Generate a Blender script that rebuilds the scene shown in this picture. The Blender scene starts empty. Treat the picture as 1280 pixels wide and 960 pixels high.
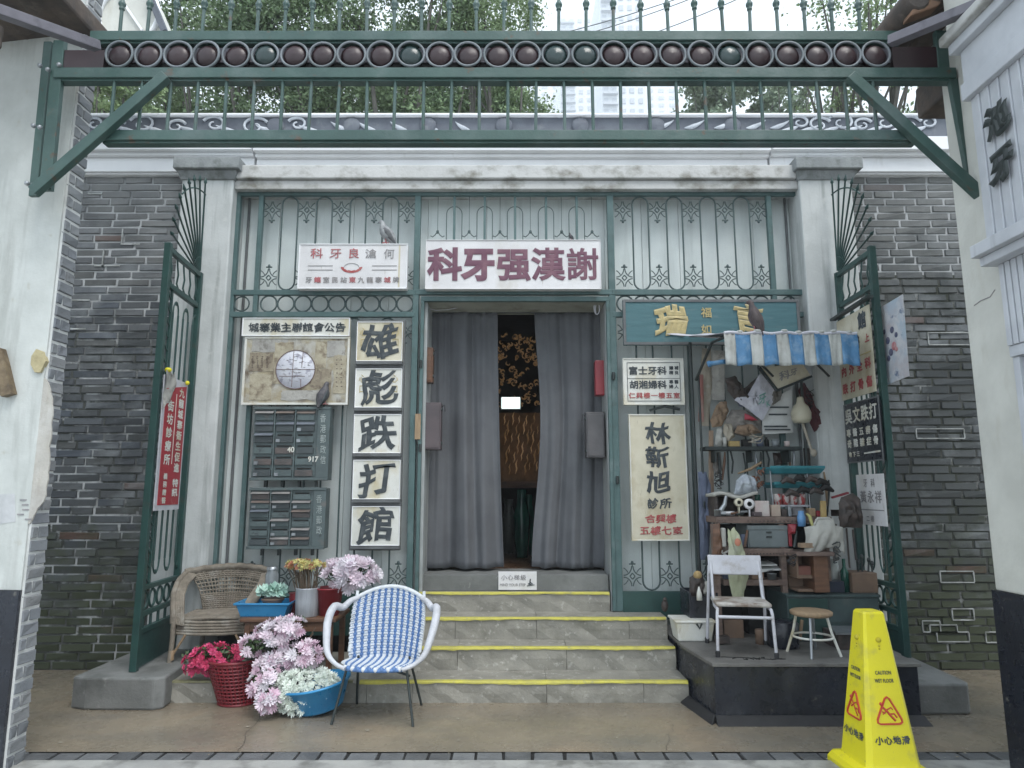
import bpy, math, random
from mathutils import Vector, Matrix, noise as mn
random.seed(7)
R_ = math.radians
S = bpy.context.scene
C = S.collection
PI = math.pi
# ---------------------------------------------------------------- camera
TH, EYE, F = R_(9.0), 1.5, 852.0
cd = bpy.data.cameras.new('camera'); cam = bpy.data.objects.new('camera', cd); C.objects.link(cam)
cam.location = (0, 0, EYE); cam.rotation_euler = (R_(90)+TH, 0, 0)
cd.sensor_width = 36; cd.lens = F/1280*36; cd.clip_start = 0.05; cd.clip_end = 3000
S.camera = cam
# ---------------------------------------------------------------- world: overcast sky
w = bpy.data.worlds.new('World'); S.world = w; w.use_nodes = True
nt = w.node_tree; nt.nodes.clear()
SUN_EL, SUN_AZ = R_(58), R_(150)      # azimuth measured like the sky texture's rotation
sky = nt.nodes.new('ShaderNodeTexSky'); sky.sky_type = 'NISHITA'; sky.sun_disc = False
sky.sun_elevation = SUN_EL; sky.sun_rotation = SUN_AZ; sky.air_density = 1.2; sky.dust_density = 3.0
mixc = nt.nodes.new('ShaderNodeMix'); mixc.data_type = 'RGBA'; mixc.inputs[0].default_value = 0.88
mixc.inputs[7].default_value = (8.1, 9.1, 9.9, 1)     # the cloud sheet
bgn = nt.nodes.new('ShaderNodeBackground'); bgn.inputs[1].default_value = 0.1
wo = nt.nodes.new('ShaderNodeOutputWorld')
nt.links.new(sky.outputs[0], mixc.inputs[6]); nt.links.new(mixc.outputs[2], bgn.inputs[0]); nt.links.new(bgn.outputs[0], wo.inputs[0])
sl = bpy.data.lights.new('sun', 'SUN'); sl.energy = 1.3; sl.angle = R_(25); sl.color = (1, .97, .93)
so = bpy.data.objects.new('sun', sl); C.objects.link(so)
sd = Vector((math.sin(SUN_AZ)*math.cos(SUN_EL), math.cos(SUN_AZ)*math.cos(SUN_EL), math.sin(SUN_EL)))   # towards the sun
so.rotation_euler = sd.to_track_quat('Z', 'Y').to_euler()
S.view_settings.view_transform = 'Standard'; S.view_settings.look = 'None'; S.view_settings.exposure = 1.0; S.view_settings.gamma = 1
try:
    S.cycles.use_denoising = True; S.cycles.max_bounces = 8
except Exception: pass
# ---------------------------------------------------------------- helpers
CT, ST = math.cos(TH), math.sin(TH)
def at(px, py, Y):
    """world X, Z of the point at depth Y that photograph pixel px, py shows"""
    u, v = (px-640)/F, (480-py)/F
    t = Y/(CT-v*ST)
    return u*t, EYE+t*(ST+v*CT)
def zz(py, Y): return at(640, py, Y)[1]
def xx(px, py, Y): return at(px, py, Y)[0]
OFF = {}
def smooth(pts, k=5):
    P = [Vector(p) for p in pts]; P = [P[0]*2-P[1]]+P+[P[-1]*2-P[-2]]; out = []
    for i in range(1, len(P)-2):
        for j in range(k):
            t = j/k; out.append(.5*((2*P[i])+(P[i+1]-P[i-1])*t+(2*P[i-1]-5*P[i]+4*P[i+1]-P[i+2])*t*t+(3*P[i]-P[i-1]-3*P[i+1]+P[i+2])*t**3))
    return out+[P[-2]]
class MB:
    def __init__(s): s.v, s.f, s.m, s.s, s.cur = [], [], [], [], 0
    def face(s, pts, sm=False):
        n = len(s.v); s.v += [tuple(p) for p in pts]; s.f.append(tuple(range(n, n+len(pts)))); s.m.append(s.cur); s.s.append(sm)
    def raw(s, vs, fs, sm=False):
        n = len(s.v); s.v += [tuple(p) for p in vs]
        for f in fs: s.f.append(tuple(i+n for i in f)); s.m.append(s.cur); s.s.append(sm)
    def box(s, x0, x1, y0, y1, z0, z1):
        if x0 > x1: x0, x1 = x1, x0
        if y0 > y1: y0, y1 = y1, y0
        if z0 > z1: z0, z1 = z1, z0
        s.raw([(x0,y0,z0),(x1,y0,z0),(x1,y1,z0),(x0,y1,z0),(x0,y0,z1),(x1,y0,z1),(x1,y1,z1),(x0,y1,z1)],
              [(0,3,2,1),(4,5,6,7),(0,1,5,4),(1,2,6,5),(2,3,7,6),(3,0,4,7)])
        return s
    def hexa(s, b, t):
        s.raw(list(b)+list(t), [(0,3,2,1),(4,5,6,7),(0,1,5,4),(1,2,6,5),(2,3,7,6),(3,0,4,7)]); return s
    def tube(s, pts, r, n=6, closed=False, flat=1.0, up=None, caps=True):
        P = [Vector(p) for p in pts]; k = len(P)
        rr = r if isinstance(r, (list, tuple)) else [r]*k
        vs, fs = [], []; prev = None
        for i in range(k):
            if closed: d = P[(i+1) % k]-P[i-1]
            else: d = P[min(i+1, k-1)]-P[max(i-1, 0)]
            d.normalize()
            if prev is None:
                a = Vector(up) if up else (Vector((0,0,1)) if abs(d.z) < .9 else Vector((0,1,0)))
            else: a = prev
            a = (a-d*a.dot(d)); a = a.normalized() if a.length > 1e-6 else Vector((1,0,0)); prev = a
            b = d.cross(a)
            for j in range(n):
                q = 2*PI*j/n+PI/n
                vs.append(P[i]+(a*math.cos(q)+b*math.sin(q)*flat)*rr[i])
        for i in range(k if closed else k-1):
            for j in range(n):
                i2 = (i+1) % k
                fs.append((i*n+j, i2*n+j, i2*n+(j+1) % n, i*n+(j+1) % n))
        s.raw(vs, fs, n > 4)
        if not closed and caps:
            s.raw(vs[:n], [tuple(range(n))]); s.raw(vs[-n:], [tuple(reversed(range(n)))])
        return s
    def bar(s, a, b, w, h=None, up=None):       # square bar between two points
        h = h or w
        A, B = Vector(a), Vector(b); d = (B-A).normalized()
        u = Vector(up) if up else (Vector((0,0,1)) if abs(d.z) < .9 else Vector((0,1,0)))
        u = (u-d*u.dot(d)).normalized(); q = d.cross(u)
        c = [u*h/2+q*w/2, u*h/2-q*w/2, -u*h/2-q*w/2, -u*h/2+q*w/2]
        s.hexa([A+k for k in c], [B+k for k in c]); return s
    def lathe(s, prof, c=(0,0,0), n=16, axis='z', sy=1.0):
        vs, fs = [], []
        for r, h in prof:
            for j in range(n):
                q = 2*PI*j/n; a, b = r*math.cos(q), r*math.sin(q)*sy
                if axis == 'z': p = (c[0]+a, c[1]+b, c[2]+h)
                elif axis == 'y': p = (c[0]+a, c[1]+h, c[2]-b)
                else: p = (c[0]+h, c[1]+a, c[2]+b)
                vs.append(p)
        for i in range(len(prof)-1):
            for j in range(n): fs.append((i*n+j, i*n+(j+1) % n, (i+1)*n+(j+1) % n, (i+1)*n+j))
        s.raw(vs, fs, True)
        if prof[0][0] > 1e-4: s.raw(vs[:n], [tuple(reversed(range(n)))])
        if prof[-1][0] > 1e-4: s.raw(vs[-n:], [tuple(range(n))])
        return s
    def ball(s, c, rx, ry=None, rz=None, n=10, k=7):
        ry = ry or rx; rz = rz or rx; vs, fs = [], []
        for i in range(k+1):
            p = PI*i/k
            for j in range(n):
                q = 2*PI*j/n; vs.append((c[0]+rx*math.sin(p)*math.cos(q), c[1]+ry*math.sin(p)*math.sin(q), c[2]-rz*math.cos(p)))
        for i in range(k):
            for j in range(n): fs.append((i*n+j, i*n+(j+1) % n, (i+1)*n+(j+1) % n, (i+1)*n+j))
        s.raw(vs, fs, True); return s
    def grid(s, fn, nu, nv, sm=True):
        vs = [fn(i/nu, j/nv) for j in range(nv+1) for i in range(nu+1)]
        s.raw(vs, [(j*(nu+1)+i, j*(nu+1)+i+1, (j+1)*(nu+1)+i+1, (j+1)*(nu+1)+i) for j in range(nv) for i in range(nu)], sm); return s
    def prism(s, poly, y0, y1):      # polygon of x, z drawn out along y
        n = len(poly)
        a = [(p[0], y0, p[1]) for p in poly]; b = [(p[0], y1, p[1]) for p in poly]
        s.raw(a+b, [tuple(range(n)), tuple(reversed(range(n, 2*n)))]+[(i, i+n, (i+1) % n+n, (i+1) % n) for i in range(n)]); return s
    def prismz(s, poly, z0, z1):
        n = len(poly)
        a = [(p[0], p[1], z0) for p in poly]; b = [(p[0], p[1], z1) for p in poly]
        s.raw(a+b, [tuple(reversed(range(n))), tuple(range(n, 2*n))]+[(i, (i+1) % n, (i+1) % n+n, i+n) for i in range(n)]); return s
    def mesh(s, name, mats, off=(0,0,0)):
        me = bpy.data.meshes.new(name)
        ox, oy, oz = off
        me.from_pydata([(a-ox, b-oy, c-oz) for a, b, c in s.v], [], s.f)
        for m in (mats if isinstance(mats, (list, tuple)) else [mats]): me.materials.append(m)
        me.polygons.foreach_set('material_index', s.m); me.polygons.foreach_set('use_smooth', s.s)
        me.update(); return me
    def build(s, name, mats, parent=None, bevel=0, kind=None, label=None, local=False):
        off = (0,0,0)
        if parent is not None and not local: off = OFF.get(parent.name, (0,0,0))
        me = s.mesh(name, mats, off)
        o = bpy.data.objects.new(name, me); C.objects.link(o)
        if parent is not None: o.parent = parent; OFF[o.name] = off
        if bevel:
            b = o.modifiers.new('edge', 'BEVEL'); b.width = bevel; b.segments = 2; b.limit_method = 'ANGLE'
        if kind: o['kind'] = kind
        if label: o['label'] = label
        return o
def inst(name, me, parent, loc=(0,0,0), rot=(0,0,0), sc=(1,1,1), label=None):
    o = bpy.data.objects.new(name, me); C.objects.link(o); o.parent = parent
    f = OFF.get(parent.name, (0,0,0)) if parent is not None else (0,0,0)
    o.location = (loc[0]-f[0], loc[1]-f[1], loc[2]-f[2]); o.rotation_euler = rot; o.scale = sc
    if label: o['label'] = label
    return o
def tag(o, label, cat, group=None):
    o['label'] = label; o['category'] = cat
    if group: o['group'] = group
    return o
def thing(name, label, cat, loc=(0,0,0), group=None, rz=0):
    o = bpy.data.objects.new(name, None); C.objects.link(o); o.location = loc; o.rotation_euler = (0,0,rz); o.empty_display_size = .1
    OFF[o.name] = tuple(loc) if rz == 0 else (0,0,0)
    return tag(o, label, cat, group)
def children(o): return [c for c in C.objects if c.parent == o]
def dup(o, loc, rz=0, label=None):
    def cp(a, par):
        c = a.copy(); C.objects.link(c); c.parent = par
        for ch in children(a): cp(ch, c)
        return c
    r = cp(o, None); r.location = loc; r.rotation_euler = (0,0,rz)
    if label: r['label'] = label
    return r
# ---------------------------------------------------------------- materials
def M(name, c1, c2=None, sc=5, rough=.6, metal=0, bump=.15, bsc=60, stain=None, rnd=0, st=(1,1,1), trans=0, alpha=1, emit=None, lo=.38, hi=.62, rvar=.12, stain2=None):
    m = bpy.data.materials.new(name); m.use_nodes = True
    n, l = m.node_tree.nodes, m.node_tree.links
    b = n['Principled BSDF']
    g = n.new('ShaderNodeNewGeometry'); mp = n.new('ShaderNodeMapping'); mp.inputs['Scale'].default_value = st
    l.new(g.outputs['Position'], mp.inputs['Vector'])
    def noise(scale, det=6, vec=mp):
        t = n.new('ShaderNodeTexNoise'); t.inputs['Scale'].default_value = scale; t.inputs['Detail'].default_value = det
        t.inputs['Roughness'].default_value = .6
        l.new(vec.outputs[0], t.inputs['Vector']); return t
    def mixn(fac, a, bb):
        x = n.new('ShaderNodeMix'); x.data_type = 'RGBA'
        l.new(fac, x.inputs[0])
        for k, q in ((6, a), (7, bb)):
            if isinstance(q, tuple): x.inputs[k].default_value = (*q, 1)
            else: l.new(q, x.inputs[k])
        return x.outputs[2]
    def ramp(src, a, bb):
        r = n.new('ShaderNodeMapRange'); r.inputs[1].default_value = a; r.inputs[2].default_value = bb; l.new(src, r.inputs[0]); return r.outputs[0]
    c2 = c2 or tuple(x*.8 for x in c1)
    col = mixn(ramp(noise(sc).outputs[0], lo, hi), c1, c2)
    for stn in (stain, stain2):
        if stn:
            sc_, ss, a, bb = stn[0], stn[1], stn[2], stn[3]
            mp2 = n.new('ShaderNodeMapping'); mp2.inputs['Scale'].default_value = stn[4] if len(stn) > 4 else (1,1,1)
            mp2.inputs['Location'].default_value = (3.7*ss, 1.3, 5.1)
            l.new(g.outputs['Position'], mp2.inputs['Vector'])
            col = mixn(ramp(noise(ss, 8, mp2).outputs[0], a, bb), col, sc_)
    if rnd:
        oi = n.new('ShaderNodeObjectInfo'); h = n.new('ShaderNodeHueSaturation')
        mr = n.new('ShaderNodeMapRange'); mr.inputs[3].default_value = 1-rnd; mr.inputs[4].default_value = 1+rnd
        l.new(oi.outputs['Random'], mr.inputs[0]); l.new(mr.outputs[0], h.inputs['Value']); l.new(col, h.inputs['Color']); col = h.outputs[0]
    l.new(col, b.inputs['Base Color'])
    b.inputs['Metallic'].default_value = metal
    rr = n.new('ShaderNodeMapRange'); rr.inputs[3].default_value = max(0, rough-rvar); rr.inputs[4].default_value = min(1, rough+rvar)
    nz = noise(sc*3+2); l.new(nz.outputs[0], rr.inputs[0]); l.new(rr.outputs[0], b.inputs['Roughness'])
    if bump:
        bp = n.new('ShaderNodeBump'); bp.inputs['Strength'].default_value = bump; bp.inputs['Distance'].default_value = .01
        l.new(noise(bsc, 5).outputs[0], bp.inputs['Height']); l.new(bp.outputs[0], b.inputs['Normal'])
    if trans: b.inputs['Transmission Weight'].default_value = trans
    if alpha < 1: b.inputs['Alpha'].default_value = alpha
    if emit: b.inputs['Emission Color'].default_value = (*emit[0], 1); b.inputs['Emission Strength'].default_value = emit[1]
    return m
def P(name, col, rough=.55, **k): return M(name, col, rough=rough, **k)
DIRT = (.10,.095,.08)
m_plaster = M('aged plaster', (.55,.57,.55), (.46,.48,.46), 3, .85, bump=.25, bsc=30, stain=((.30,.31,.29), 2.2, .52, .75, (3,3,.35)), stain2=((.36,.33,.25), 6, .64, .8))
m_plasterB = M('cream plaster', (.62,.62,.575), (.54,.54,.50), 3, .85, bump=.25, bsc=30, stain=((.45,.43,.36), 2.5, .56, .8, (2,2,.5)))
m_pillar = M('painted pillar render', (.56,.58,.575), (.48,.50,.495), 4, .8, bump=.2, bsc=40, stain=((.22,.24,.23), 3, .52, .78, (4,4,.3)), stain2=((.6,.61,.59), 9, .6, .75))
m_stonecap = M('grey stone cap', (.30,.32,.325), (.22,.235,.24), 5, .85, bump=.4, bsc=50, stain=((.10,.11,.10), 7, .5, .75))
m_entab = M('weathered render beam', (.56,.56,.55), (.48,.48,.47), 3, .85, bump=.3, bsc=40, stain=((.20,.19,.16), 5, .5, .72, (1,1,1.4)))
m_cornice = M('white painted cornice', (.86,.87,.89), (.80,.81,.83), 2, .7, bump=.1, stain=((.5,.5,.48), 4, .62, .85, (2,2,.4)))
m_board = M('pale painted board', (.66,.71,.70), (.60,.645,.64), 3, .7, bump=.15, bsc=50, stain=((.42,.46,.45), 2.0, .54, .85, (4,4,.3)), rnd=.04, stain2=((.40,.35,.28), 7, .70, .84, (3,3,.5)))
m_green = M('faded green iron paint', (.082,.142,.142), (.062,.115,.115), 6, .5, bump=.15, bsc=80, stain=((.05,.07,.06), 9, .58, .75), stain2=((.15,.20,.20), 5, .55, .8))
m_loop = M('dull green bar paint', (.065,.10,.10), (.05,.08,.082), 6, .55, bump=.1)
m_dgreen = M('dark green iron paint', (.022,.068,.06), (.017,.052,.048), 6, .42, bump=.15, bsc=80, stain=((.05,.06,.05), 9, .6, .8))
m_beam = M('green beam paint', (.044,.092,.08), (.032,.072,.064), 4, .42, bump=.2, bsc=55, stain=((.085,.055,.035), 11, .61, .69), stain2=((.10,.14,.135), 3, .5, .75))
m_iron = M('dark iron', (.03,.04,.04), (.02,.028,.028), 8, .5, bump=.1)
m_ringgrey = M('grey ring paint', (.17,.19,.21), (.12,.14,.15), 6, .5, bump=.1)
m_maroon = M('maroon glaze', (.030,.013,.016), (.022,.010,.013), 6, .38, bump=.1)
m_purple = M('purple grey steel', (.16,.15,.175), (.12,.115,.135), 5, .55, bump=.2, stain=((.05,.05,.06), 8, .55, .75))
m_concrete = M('grey concrete', (.20,.205,.20), (.15,.155,.15), 4, .7, bump=.3, bsc=50, stain=((.09,.095,.09), 5, .5, .75), stain2=((.3,.3,.29), 12, .62, .75))
m_stone = M('worn granite step', (.32,.305,.265), (.245,.235,.205), 5, .8, bump=.5, bsc=45, stain=((.15,.145,.115), 5, .54, .82), rnd=.06, stain2=((.46,.44,.40), 22, .58, .7))
m_yellow = M('yellow step paint', (.56,.51,.08), (.44,.40,.09), 12, .6, bump=.3, stain=((.30,.28,.15), 18, .6, .72))
m_floor = M('wet concrete ground', (.25,.21,.155), (.18,.155,.12), 1.6, .26, bump=.15, bsc=30, stain=((.27,.205,.145), 1.3, .52, .82), rvar=.3, stain2=((.145,.14,.125), 1.7, .52, .82, (.6,1.2,1)))
m_setts = M('drain sett', (.13,.135,.14), (.09,.095,.10), 6, .45, bump=.4, rnd=.3)
m_kerb = M('light kerb', (.36,.36,.34), (.28,.28,.27), 4, .5, bump=.2, stain=((.16,.16,.15), 6, .5, .7))
m_black = M('black dado paint', (.016,.020,.030), (.011,.013,.020), 4, .30, bump=.2, stain=((.075,.08,.09), 3, .52, .8, (1,1,.5)), stain2=((.14,.135,.12), 14, .64, .74), rvar=.25)
m_dark = M('soot black', (.012,.012,.012), rough=.8)
m_white = M('white sign paint', (.74,.73,.74), (.66,.65,.66), 4, .5, bump=.1, stain=((.52,.49,.42), 3.5, .54, .8, (1,1,.5)), stain2=((.34,.30,.24), 11, .64, .78, (2,2,.5)))
m_cream = M('yellowed sign', (.62,.58,.46), (.54,.50,.38), 5, .55, bump=.08, stain=((.38,.30,.16), 4, .52, .74, (1,1,.6)), stain2=((.24,.19,.12), 12, .64, .76, (2,2,.5)))
m_signw = M('pale sign enamel', (.70,.70,.66), (.62,.62,.57), 5, .5, bump=.08, stain=((.52,.45,.28), 5, .5, .74, (1,1,.6)), stain2=((.30,.26,.19), 12, .63, .76, (2,2,.5)))
m_ink = M('sign ink', (.04,.05,.058), (.10,.115,.12), 16, .6, bump=0, lo=.5, hi=.72)
m_purpleink = M('plum sign letters', (.15,.06,.095), (.22,.11,.14), 9, .6, bump=0, lo=.45, hi=.7)
m_redink = M('red sign letters', (.36,.045,.05), (.42,.14,.13), 14, .6, bump=0)
m_pinkink = M('faded red letters', (.45,.14,.15), (.35,.12,.13), 20, .6, bump=0)
m_greyink = M('faded grey letters', (.22,.22,.23), (.30,.28,.28), 20, .6, bump=0)
m_gold = M('gold letters', (.52,.42,.20), (.36,.30,.15), 14, .45, bump=.1)
m_teal = M('teal signboard', (.07,.165,.185), (.05,.13,.15), 3, .55, bump=.15, st=(1,1,8), stain=((.14,.20,.20), 5, .58, .8, (1,1,6)))
m_frameg = M('grey frame wood', (.14,.15,.155), (.10,.105,.11), 6, .6)
m_wood = M('brown wood', (.16,.08,.045), (.10,.05,.03), 5, .55, bump=.2, st=(1,1,6), stain=((.05,.03,.02), 6, .55, .75))
m_wood2 = M('pale raw wood', (.36,.25,.15), (.26,.18,.11), 6, .65, bump=.2, st=(6,1,1))
m_brown = M('brown card', (.20,.13,.09), (.15,.10,.07), 6, .7)
m_redplastic = M('red plastic', (.30,.03,.04), (.24,.025,.035), 6, .35, bump=.02)
m_basket = M('crimson basket', (.20,.018,.028), (.15,.014,.02), 9, .4, bump=.1)
m_blue = M('blue plastic', (.035,.26,.52), (.03,.21,.44), 5, .3, bump=.02)
m_steel = M('dull steel', (.36,.38,.40), (.28,.30,.32), 6, .35, metal=.7, bump=.08)
m_whiteplastic = M('white plastic', (.56,.56,.60), (.48,.48,.52), 4, .45, bump=.03, stain=((.33,.30,.28), 9, .55, .74))
m_wicker = M('grey brown wicker', (.26,.225,.18), (.17,.145,.115), 14, .75, bump=.6, bsc=90, stain=((.36,.34,.30), 8, .55, .75))
m_curtain = M('slate curtain cloth', (.132,.138,.15), (.108,.113,.124), 3, .95, bump=.25, bsc=160, st=(1,1,1))
m_cyellow = M('caution yellow plastic', (.74,.66,.015), (.70,.62,.02), 3, .42, bump=.06, stain=((.48,.42,.08), 7, .56, .75), stain2=((.30,.27,.10), 22, .66, .74))
m_rubber = M('black rubber', (.02,.02,.022), rough=.7)
m_meshgrey = M('box grey enamel', (.17,.20,.205), (.13,.155,.16), 6, .45, bump=.05, stain=((.12,.08,.06), 8, .64, .8))
m_leaf = M('green leaf', (.05,.095,.03), (.03,.06,.02), 3, .6, bump=0)
m_glass = M('window glass', (.5,.55,.58), rough=.08, trans=.6, bump=0, rvar=.02)
m_paper = M('newsprint', (.62,.63,.62), (.54,.55,.54), 9, .8, bump=.1)
m_maroon_cloth = M('maroon cloth', (.10,.03,.035), (.07,.02,.025), 9, .85, bump=.9, bsc=22)
m_bluecloth = M('denim apron', (.12,.14,.20), (.08,.10,.15), 9, .9, bump=.9, bsc=22)
m_bag = M('canvas bag', (.46,.455,.42), (.36,.355,.33), 8, .85, bump=.9, bsc=20)
m_tealp = M('teal plastic', (.04,.21,.25), (.03,.17,.20), 8, .4, bump=.05)
m_roof = M('dark grey roof tile', (.12,.135,.16), (.09,.10,.125), 5, .7, bump=.2, stain=((.2,.21,.22), 8, .58, .8))
# ---------------------------------------------------------------- writing
_gl = {}
def _font_mesh(txt, bold):
    cu = bpy.data.curves.new('t', 'FONT'); cu.body = txt; cu.size = 1; cu.bevel_depth = bold; cu.bevel_resolution = 0; cu.resolution_u = 3
    cu.fill_mode = 'FRONT'
    o = bpy.data.objects.new('t', cu); C.objects.link(o)
    dg = bpy.context.evaluated_depsgraph_get(); dg.update()
    me = bpy.data.meshes.new_from_object(o.evaluated_get(dg))
    vs = [tuple(v.co) for v in me.vertices]; fs = [tuple(p.vertices) for p in me.polygons]
    bpy.data.objects.remove(o); bpy.data.curves.remove(cu); bpy.data.meshes.remove(me)
    return vs, fs
_ref = []
def glyph(txt, bold):
    k = (txt, bold)
    if k not in _gl:
        if not _ref:
            v, _ = _font_mesh('國', 0.0)
            xs = [p[0] for p in v]; ys = [p[1] for p in v]
            _ref.append(((min(xs)+max(xs))/2, (min(ys)+max(ys))/2, max(xs)-min(xs), max(ys)-min(ys)))
        v, f = _font_mesh(txt, bold)
        if len(txt) == 1 and ord(txt) > 0x2e80: cx, cy, W, H = _ref[0]
        else:
            xs = [p[0] for p in v]; ys = [p[1] for p in v]
            cx, cy, W, H = (min(xs)+max(xs))/2, (min(ys)+max(ys))/2, max(xs)-min(xs), max(ys)-min(ys)
        q = .89 if len(txt) == 1 else 1
        _gl[k] = ([((x-cx)/W*q, (y-cy)/H*q, z) for x, y, z in v], f)
    return _gl[k]
class Plane:
    """a frame on a surface: u to the right, v up, n out of the surface"""
    def __init__(s, O, U=(1,0,0), V=(0,0,1)):
        s.O, s.U, s.V = Vector(O), Vector(U).normalized(), Vector(V).normalized(); s.N = s.U.cross(s.V)
    def p(s, u, v, n=0): return s.O+s.U*u+s.V*v+s.N*n
def letters(mb, pl, items, n=.002, th=.004):
    """items: (text, centre u, centre v, width, height[, bold[, shear]])"""
    for it in items:
        t, u, v, ww, hh = it[:5]; bold = it[5] if len(it) > 5 else .02; sh = it[6] if len(it) > 6 else 0
        vs, fs = glyph(t, bold)
        br = .045 if sh else 0      # brush written: strokes swing a little
        mb.raw([pl.p(u+(x+br*math.sin(y*7+ord(t[0])))*ww, v+(y+br*math.sin(x*6+ord(t[0])))*hh+x*ww*sh, n+(z/max(bold, .001)*.5+.5)*th) for x, y, z in vs], fs)
def pixplane(px, py, Y): x, z = at(px, py, Y); return Plane((x, Y, z))
def face_letters(parent, mat, Y, items, name='lettering', th=.004):
    """items: (text, px, py, width px, height px[, bold[, shear]]) on a wall plane at depth Y"""
    mb = MB()
    for it in items:
        t, px, py, w_, h_ = it[:5]
        if h_ >= 9.5 and len(t) == 1: mb2 = mb; mb = MB()
        x0, z0 = at(px, py, Y); x1, _ = at(px+w_, py, Y); _, z1 = at(px, py-h_, Y)
        letters(mb, Plane((x0, Y, z0)), [(t, 0, 0, x1-x0, z1-z0)+tuple(it[5:])], 0, th)
        if h_ >= 9.5 and len(t) == 1: mb.build('character', mat, parent); mb = mb2
    if mb.v: return mb.build(name, mat, parent, kind='stuff' if len(items) > 1 else None)
def plane_letters(parent, mat, pl, items, n=.024, th=.003):
    sm = MB()
    for it in items:
        if it[4] >= .075:
            mb = MB(); letters(mb, pl, [it], n, th); mb.build('character', mat, parent)
        else: letters(sm, pl, [it], n, th)
    if sm.v: sm.build('small_lettering', mat, parent, kind='stuff')
def rect(x0, y0, x1, y1, Y):
    """world X0, X1, Z0, Z1 of a pixel rectangle at depth Y"""
    ym = (y0+y1)/2
    return xx(x0, ym, Y), xx(x1, ym, Y), zz(y1, Y), zz(y0, Y)
# ================================================================ SETTING
YS, YB, YW = 6.03, 6.12, 6.20       # iron screen, brick faces, boards behind the screen
def struct(o): o['kind'] = 'structure'; return o
g = MB(); g.grid(lambda u, v: (-120+240*u, 4.27+(332-4.27)*v**3, 0), 30, 30, False); struct(g.build('ground', m_floor))
g = MB(); g.box(-6, 6, 4.12, 4.6, -.05, -.008); dr = struct(g.build('drain_channel', m_dark))
# setts of the drain strip
sm_ = []
for k in range(4):
    b = MB(); j = [random.uniform(-.03, .03) for _ in range(8)]
    b.hexa([(-.5+j[0], -.5, 0), (.5+j[1], -.5, 0), (.5+j[2], .5, 0), (-.5+j[3], .5, 0)], [(-.46+j[0], -.44, 1), (.46+j[1], -.44, 1+j[4]), (.46+j[2], .44, 1), (-.46+j[3], .44, 1+j[5])])
    sm_.append(b.mesh('sett', m_setts))
x = -3.3
while x < 3.4:
    L = random.uniform(.12, .19)
    inst('sett', random.choice(sm_), dr, (x+L/2, 4.195, -.03), (0, 0, random.uniform(-.03, .03)), (L-.008, .138, .03+random.uniform(-.004, .005)))
    x += L
g = MB(); g.box(-60, 60, -60, 4.118, -.1, .012); struct(g.build('road', m_kerb, bevel=.006))
# leaf litter and specks on the wet floor
g = MB()
for k in range(260):
    X, Y_ = random.uniform(-3.2, 3.2), random.uniform(4.13, 5.3)
    a = random.uniform(0, 6.28); r = random.uniform(.002, .009) if k > 40 else random.uniform(.006, .018)
    z = .004 if Y_ > 4.28 else .006
    g.face([(X+r*math.cos(a+q)*random.uniform(.5, 1), Y_+r*math.sin(a+q)*random.uniform(.4, 1), z+random.uniform(0, .003)) for q in (0, 1.3, 2.6, 3.9, 5.1)])
o = g.build('litter', M('pale scraps', (.42,.40,.34), (.2,.16,.1), 30, .7)); o['kind'] = 'stuff'

# hairline cracks and an expansion joint in the pavement
g = MB()
def crack(a, b_, w_, n=14, amp=.03):
    pv = None
    for i in range(n+1):
        t = i/n; X = a[0]+(b_[0]-a[0])*t+amp*mn.noise(Vector((t*6, a[0], 3))); Y_ = a[1]+(b_[1]-a[1])*t+amp*mn.noise(Vector((t*6, a[1], 9))); hw = w_*(.6+.5*mn.noise(Vector((t*9, 1, 1))))
        if pv: g.face([(pv[0]-pv[2], pv[1]-pv[2]*.4, .003), (pv[0]+pv[2], pv[1]+pv[2]*.4, .003), (X+hw, Y_+hw*.4, .003), (X-hw, Y_-hw*.4, .003)])
        pv = (X, Y_, hw)
crack((-1.62, 4.275), (-1.75, 5.2), .0022); crack((.9, 4.275), (1.05, 4.74), .002); crack((-.4, 4.6), (.5, 5.19), .0012, amp=.1); crack((2.9, 4.3), (3.0, 5.0), .002)
o = g.build('pavement_crack', m_dark); o['kind'] = 'structure'
# ---- stone steps
steps = thing('stone_steps', 'worn granite steps with yellow painted nosings climbing to the curtained doorway', 'steps', (0, 5.2, 0))
def step(x0, x1, y0, y1, z0, z1, cuts):
    cs = [x0]+cuts+[x1]
    for a, b in zip(cs, cs[1:]):
        s = MB()
        n = max(2, int((b-a)/.12)); 
        # a slab whose front arris is chipped
        top, bot = [], []
        jf = [random.uniform(-.006, .006) for _ in range(n+1)]; jz = [random.uniform(-.006, .003) for _ in range(n+1)]
        jr = [random.uniform(-.012, .008) for _ in range(n+1)]
        X = [a+.0015+(b-a-.003)*i/n for i in range(n+1)]
        rows = [[(X[i], y1, z1) for i in range(n+1)], [(X[i], y0+.018+jf[i]*.3, z1+jz[i]*.3) for i in range(n+1)], [(X[i], y0+jf[i], z1-.014+jz[i]) for i in range(n+1)],
                [(X[i], y0+.004+jr[i], (z0+z1)/2) for i in range(n+1)], [(X[i], y0+.006-jr[i], z0) for i in range(n+1)]]
        for r0, r1 in zip(rows, rows[1:]):
            s.raw(r0+r1, [(i, i+n+1, i+n+2, i+1) for i in range(n)])
        for i, sg in ((0, 1), (n, -1)):
            p = [r[i] for r in rows]+[(X[i], y1, z0)]
            s.raw(p, [tuple(range(6)) if sg > 0 else tuple(reversed(range(6)))])
        s.build('step_stone', m_stone, steps)
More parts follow.
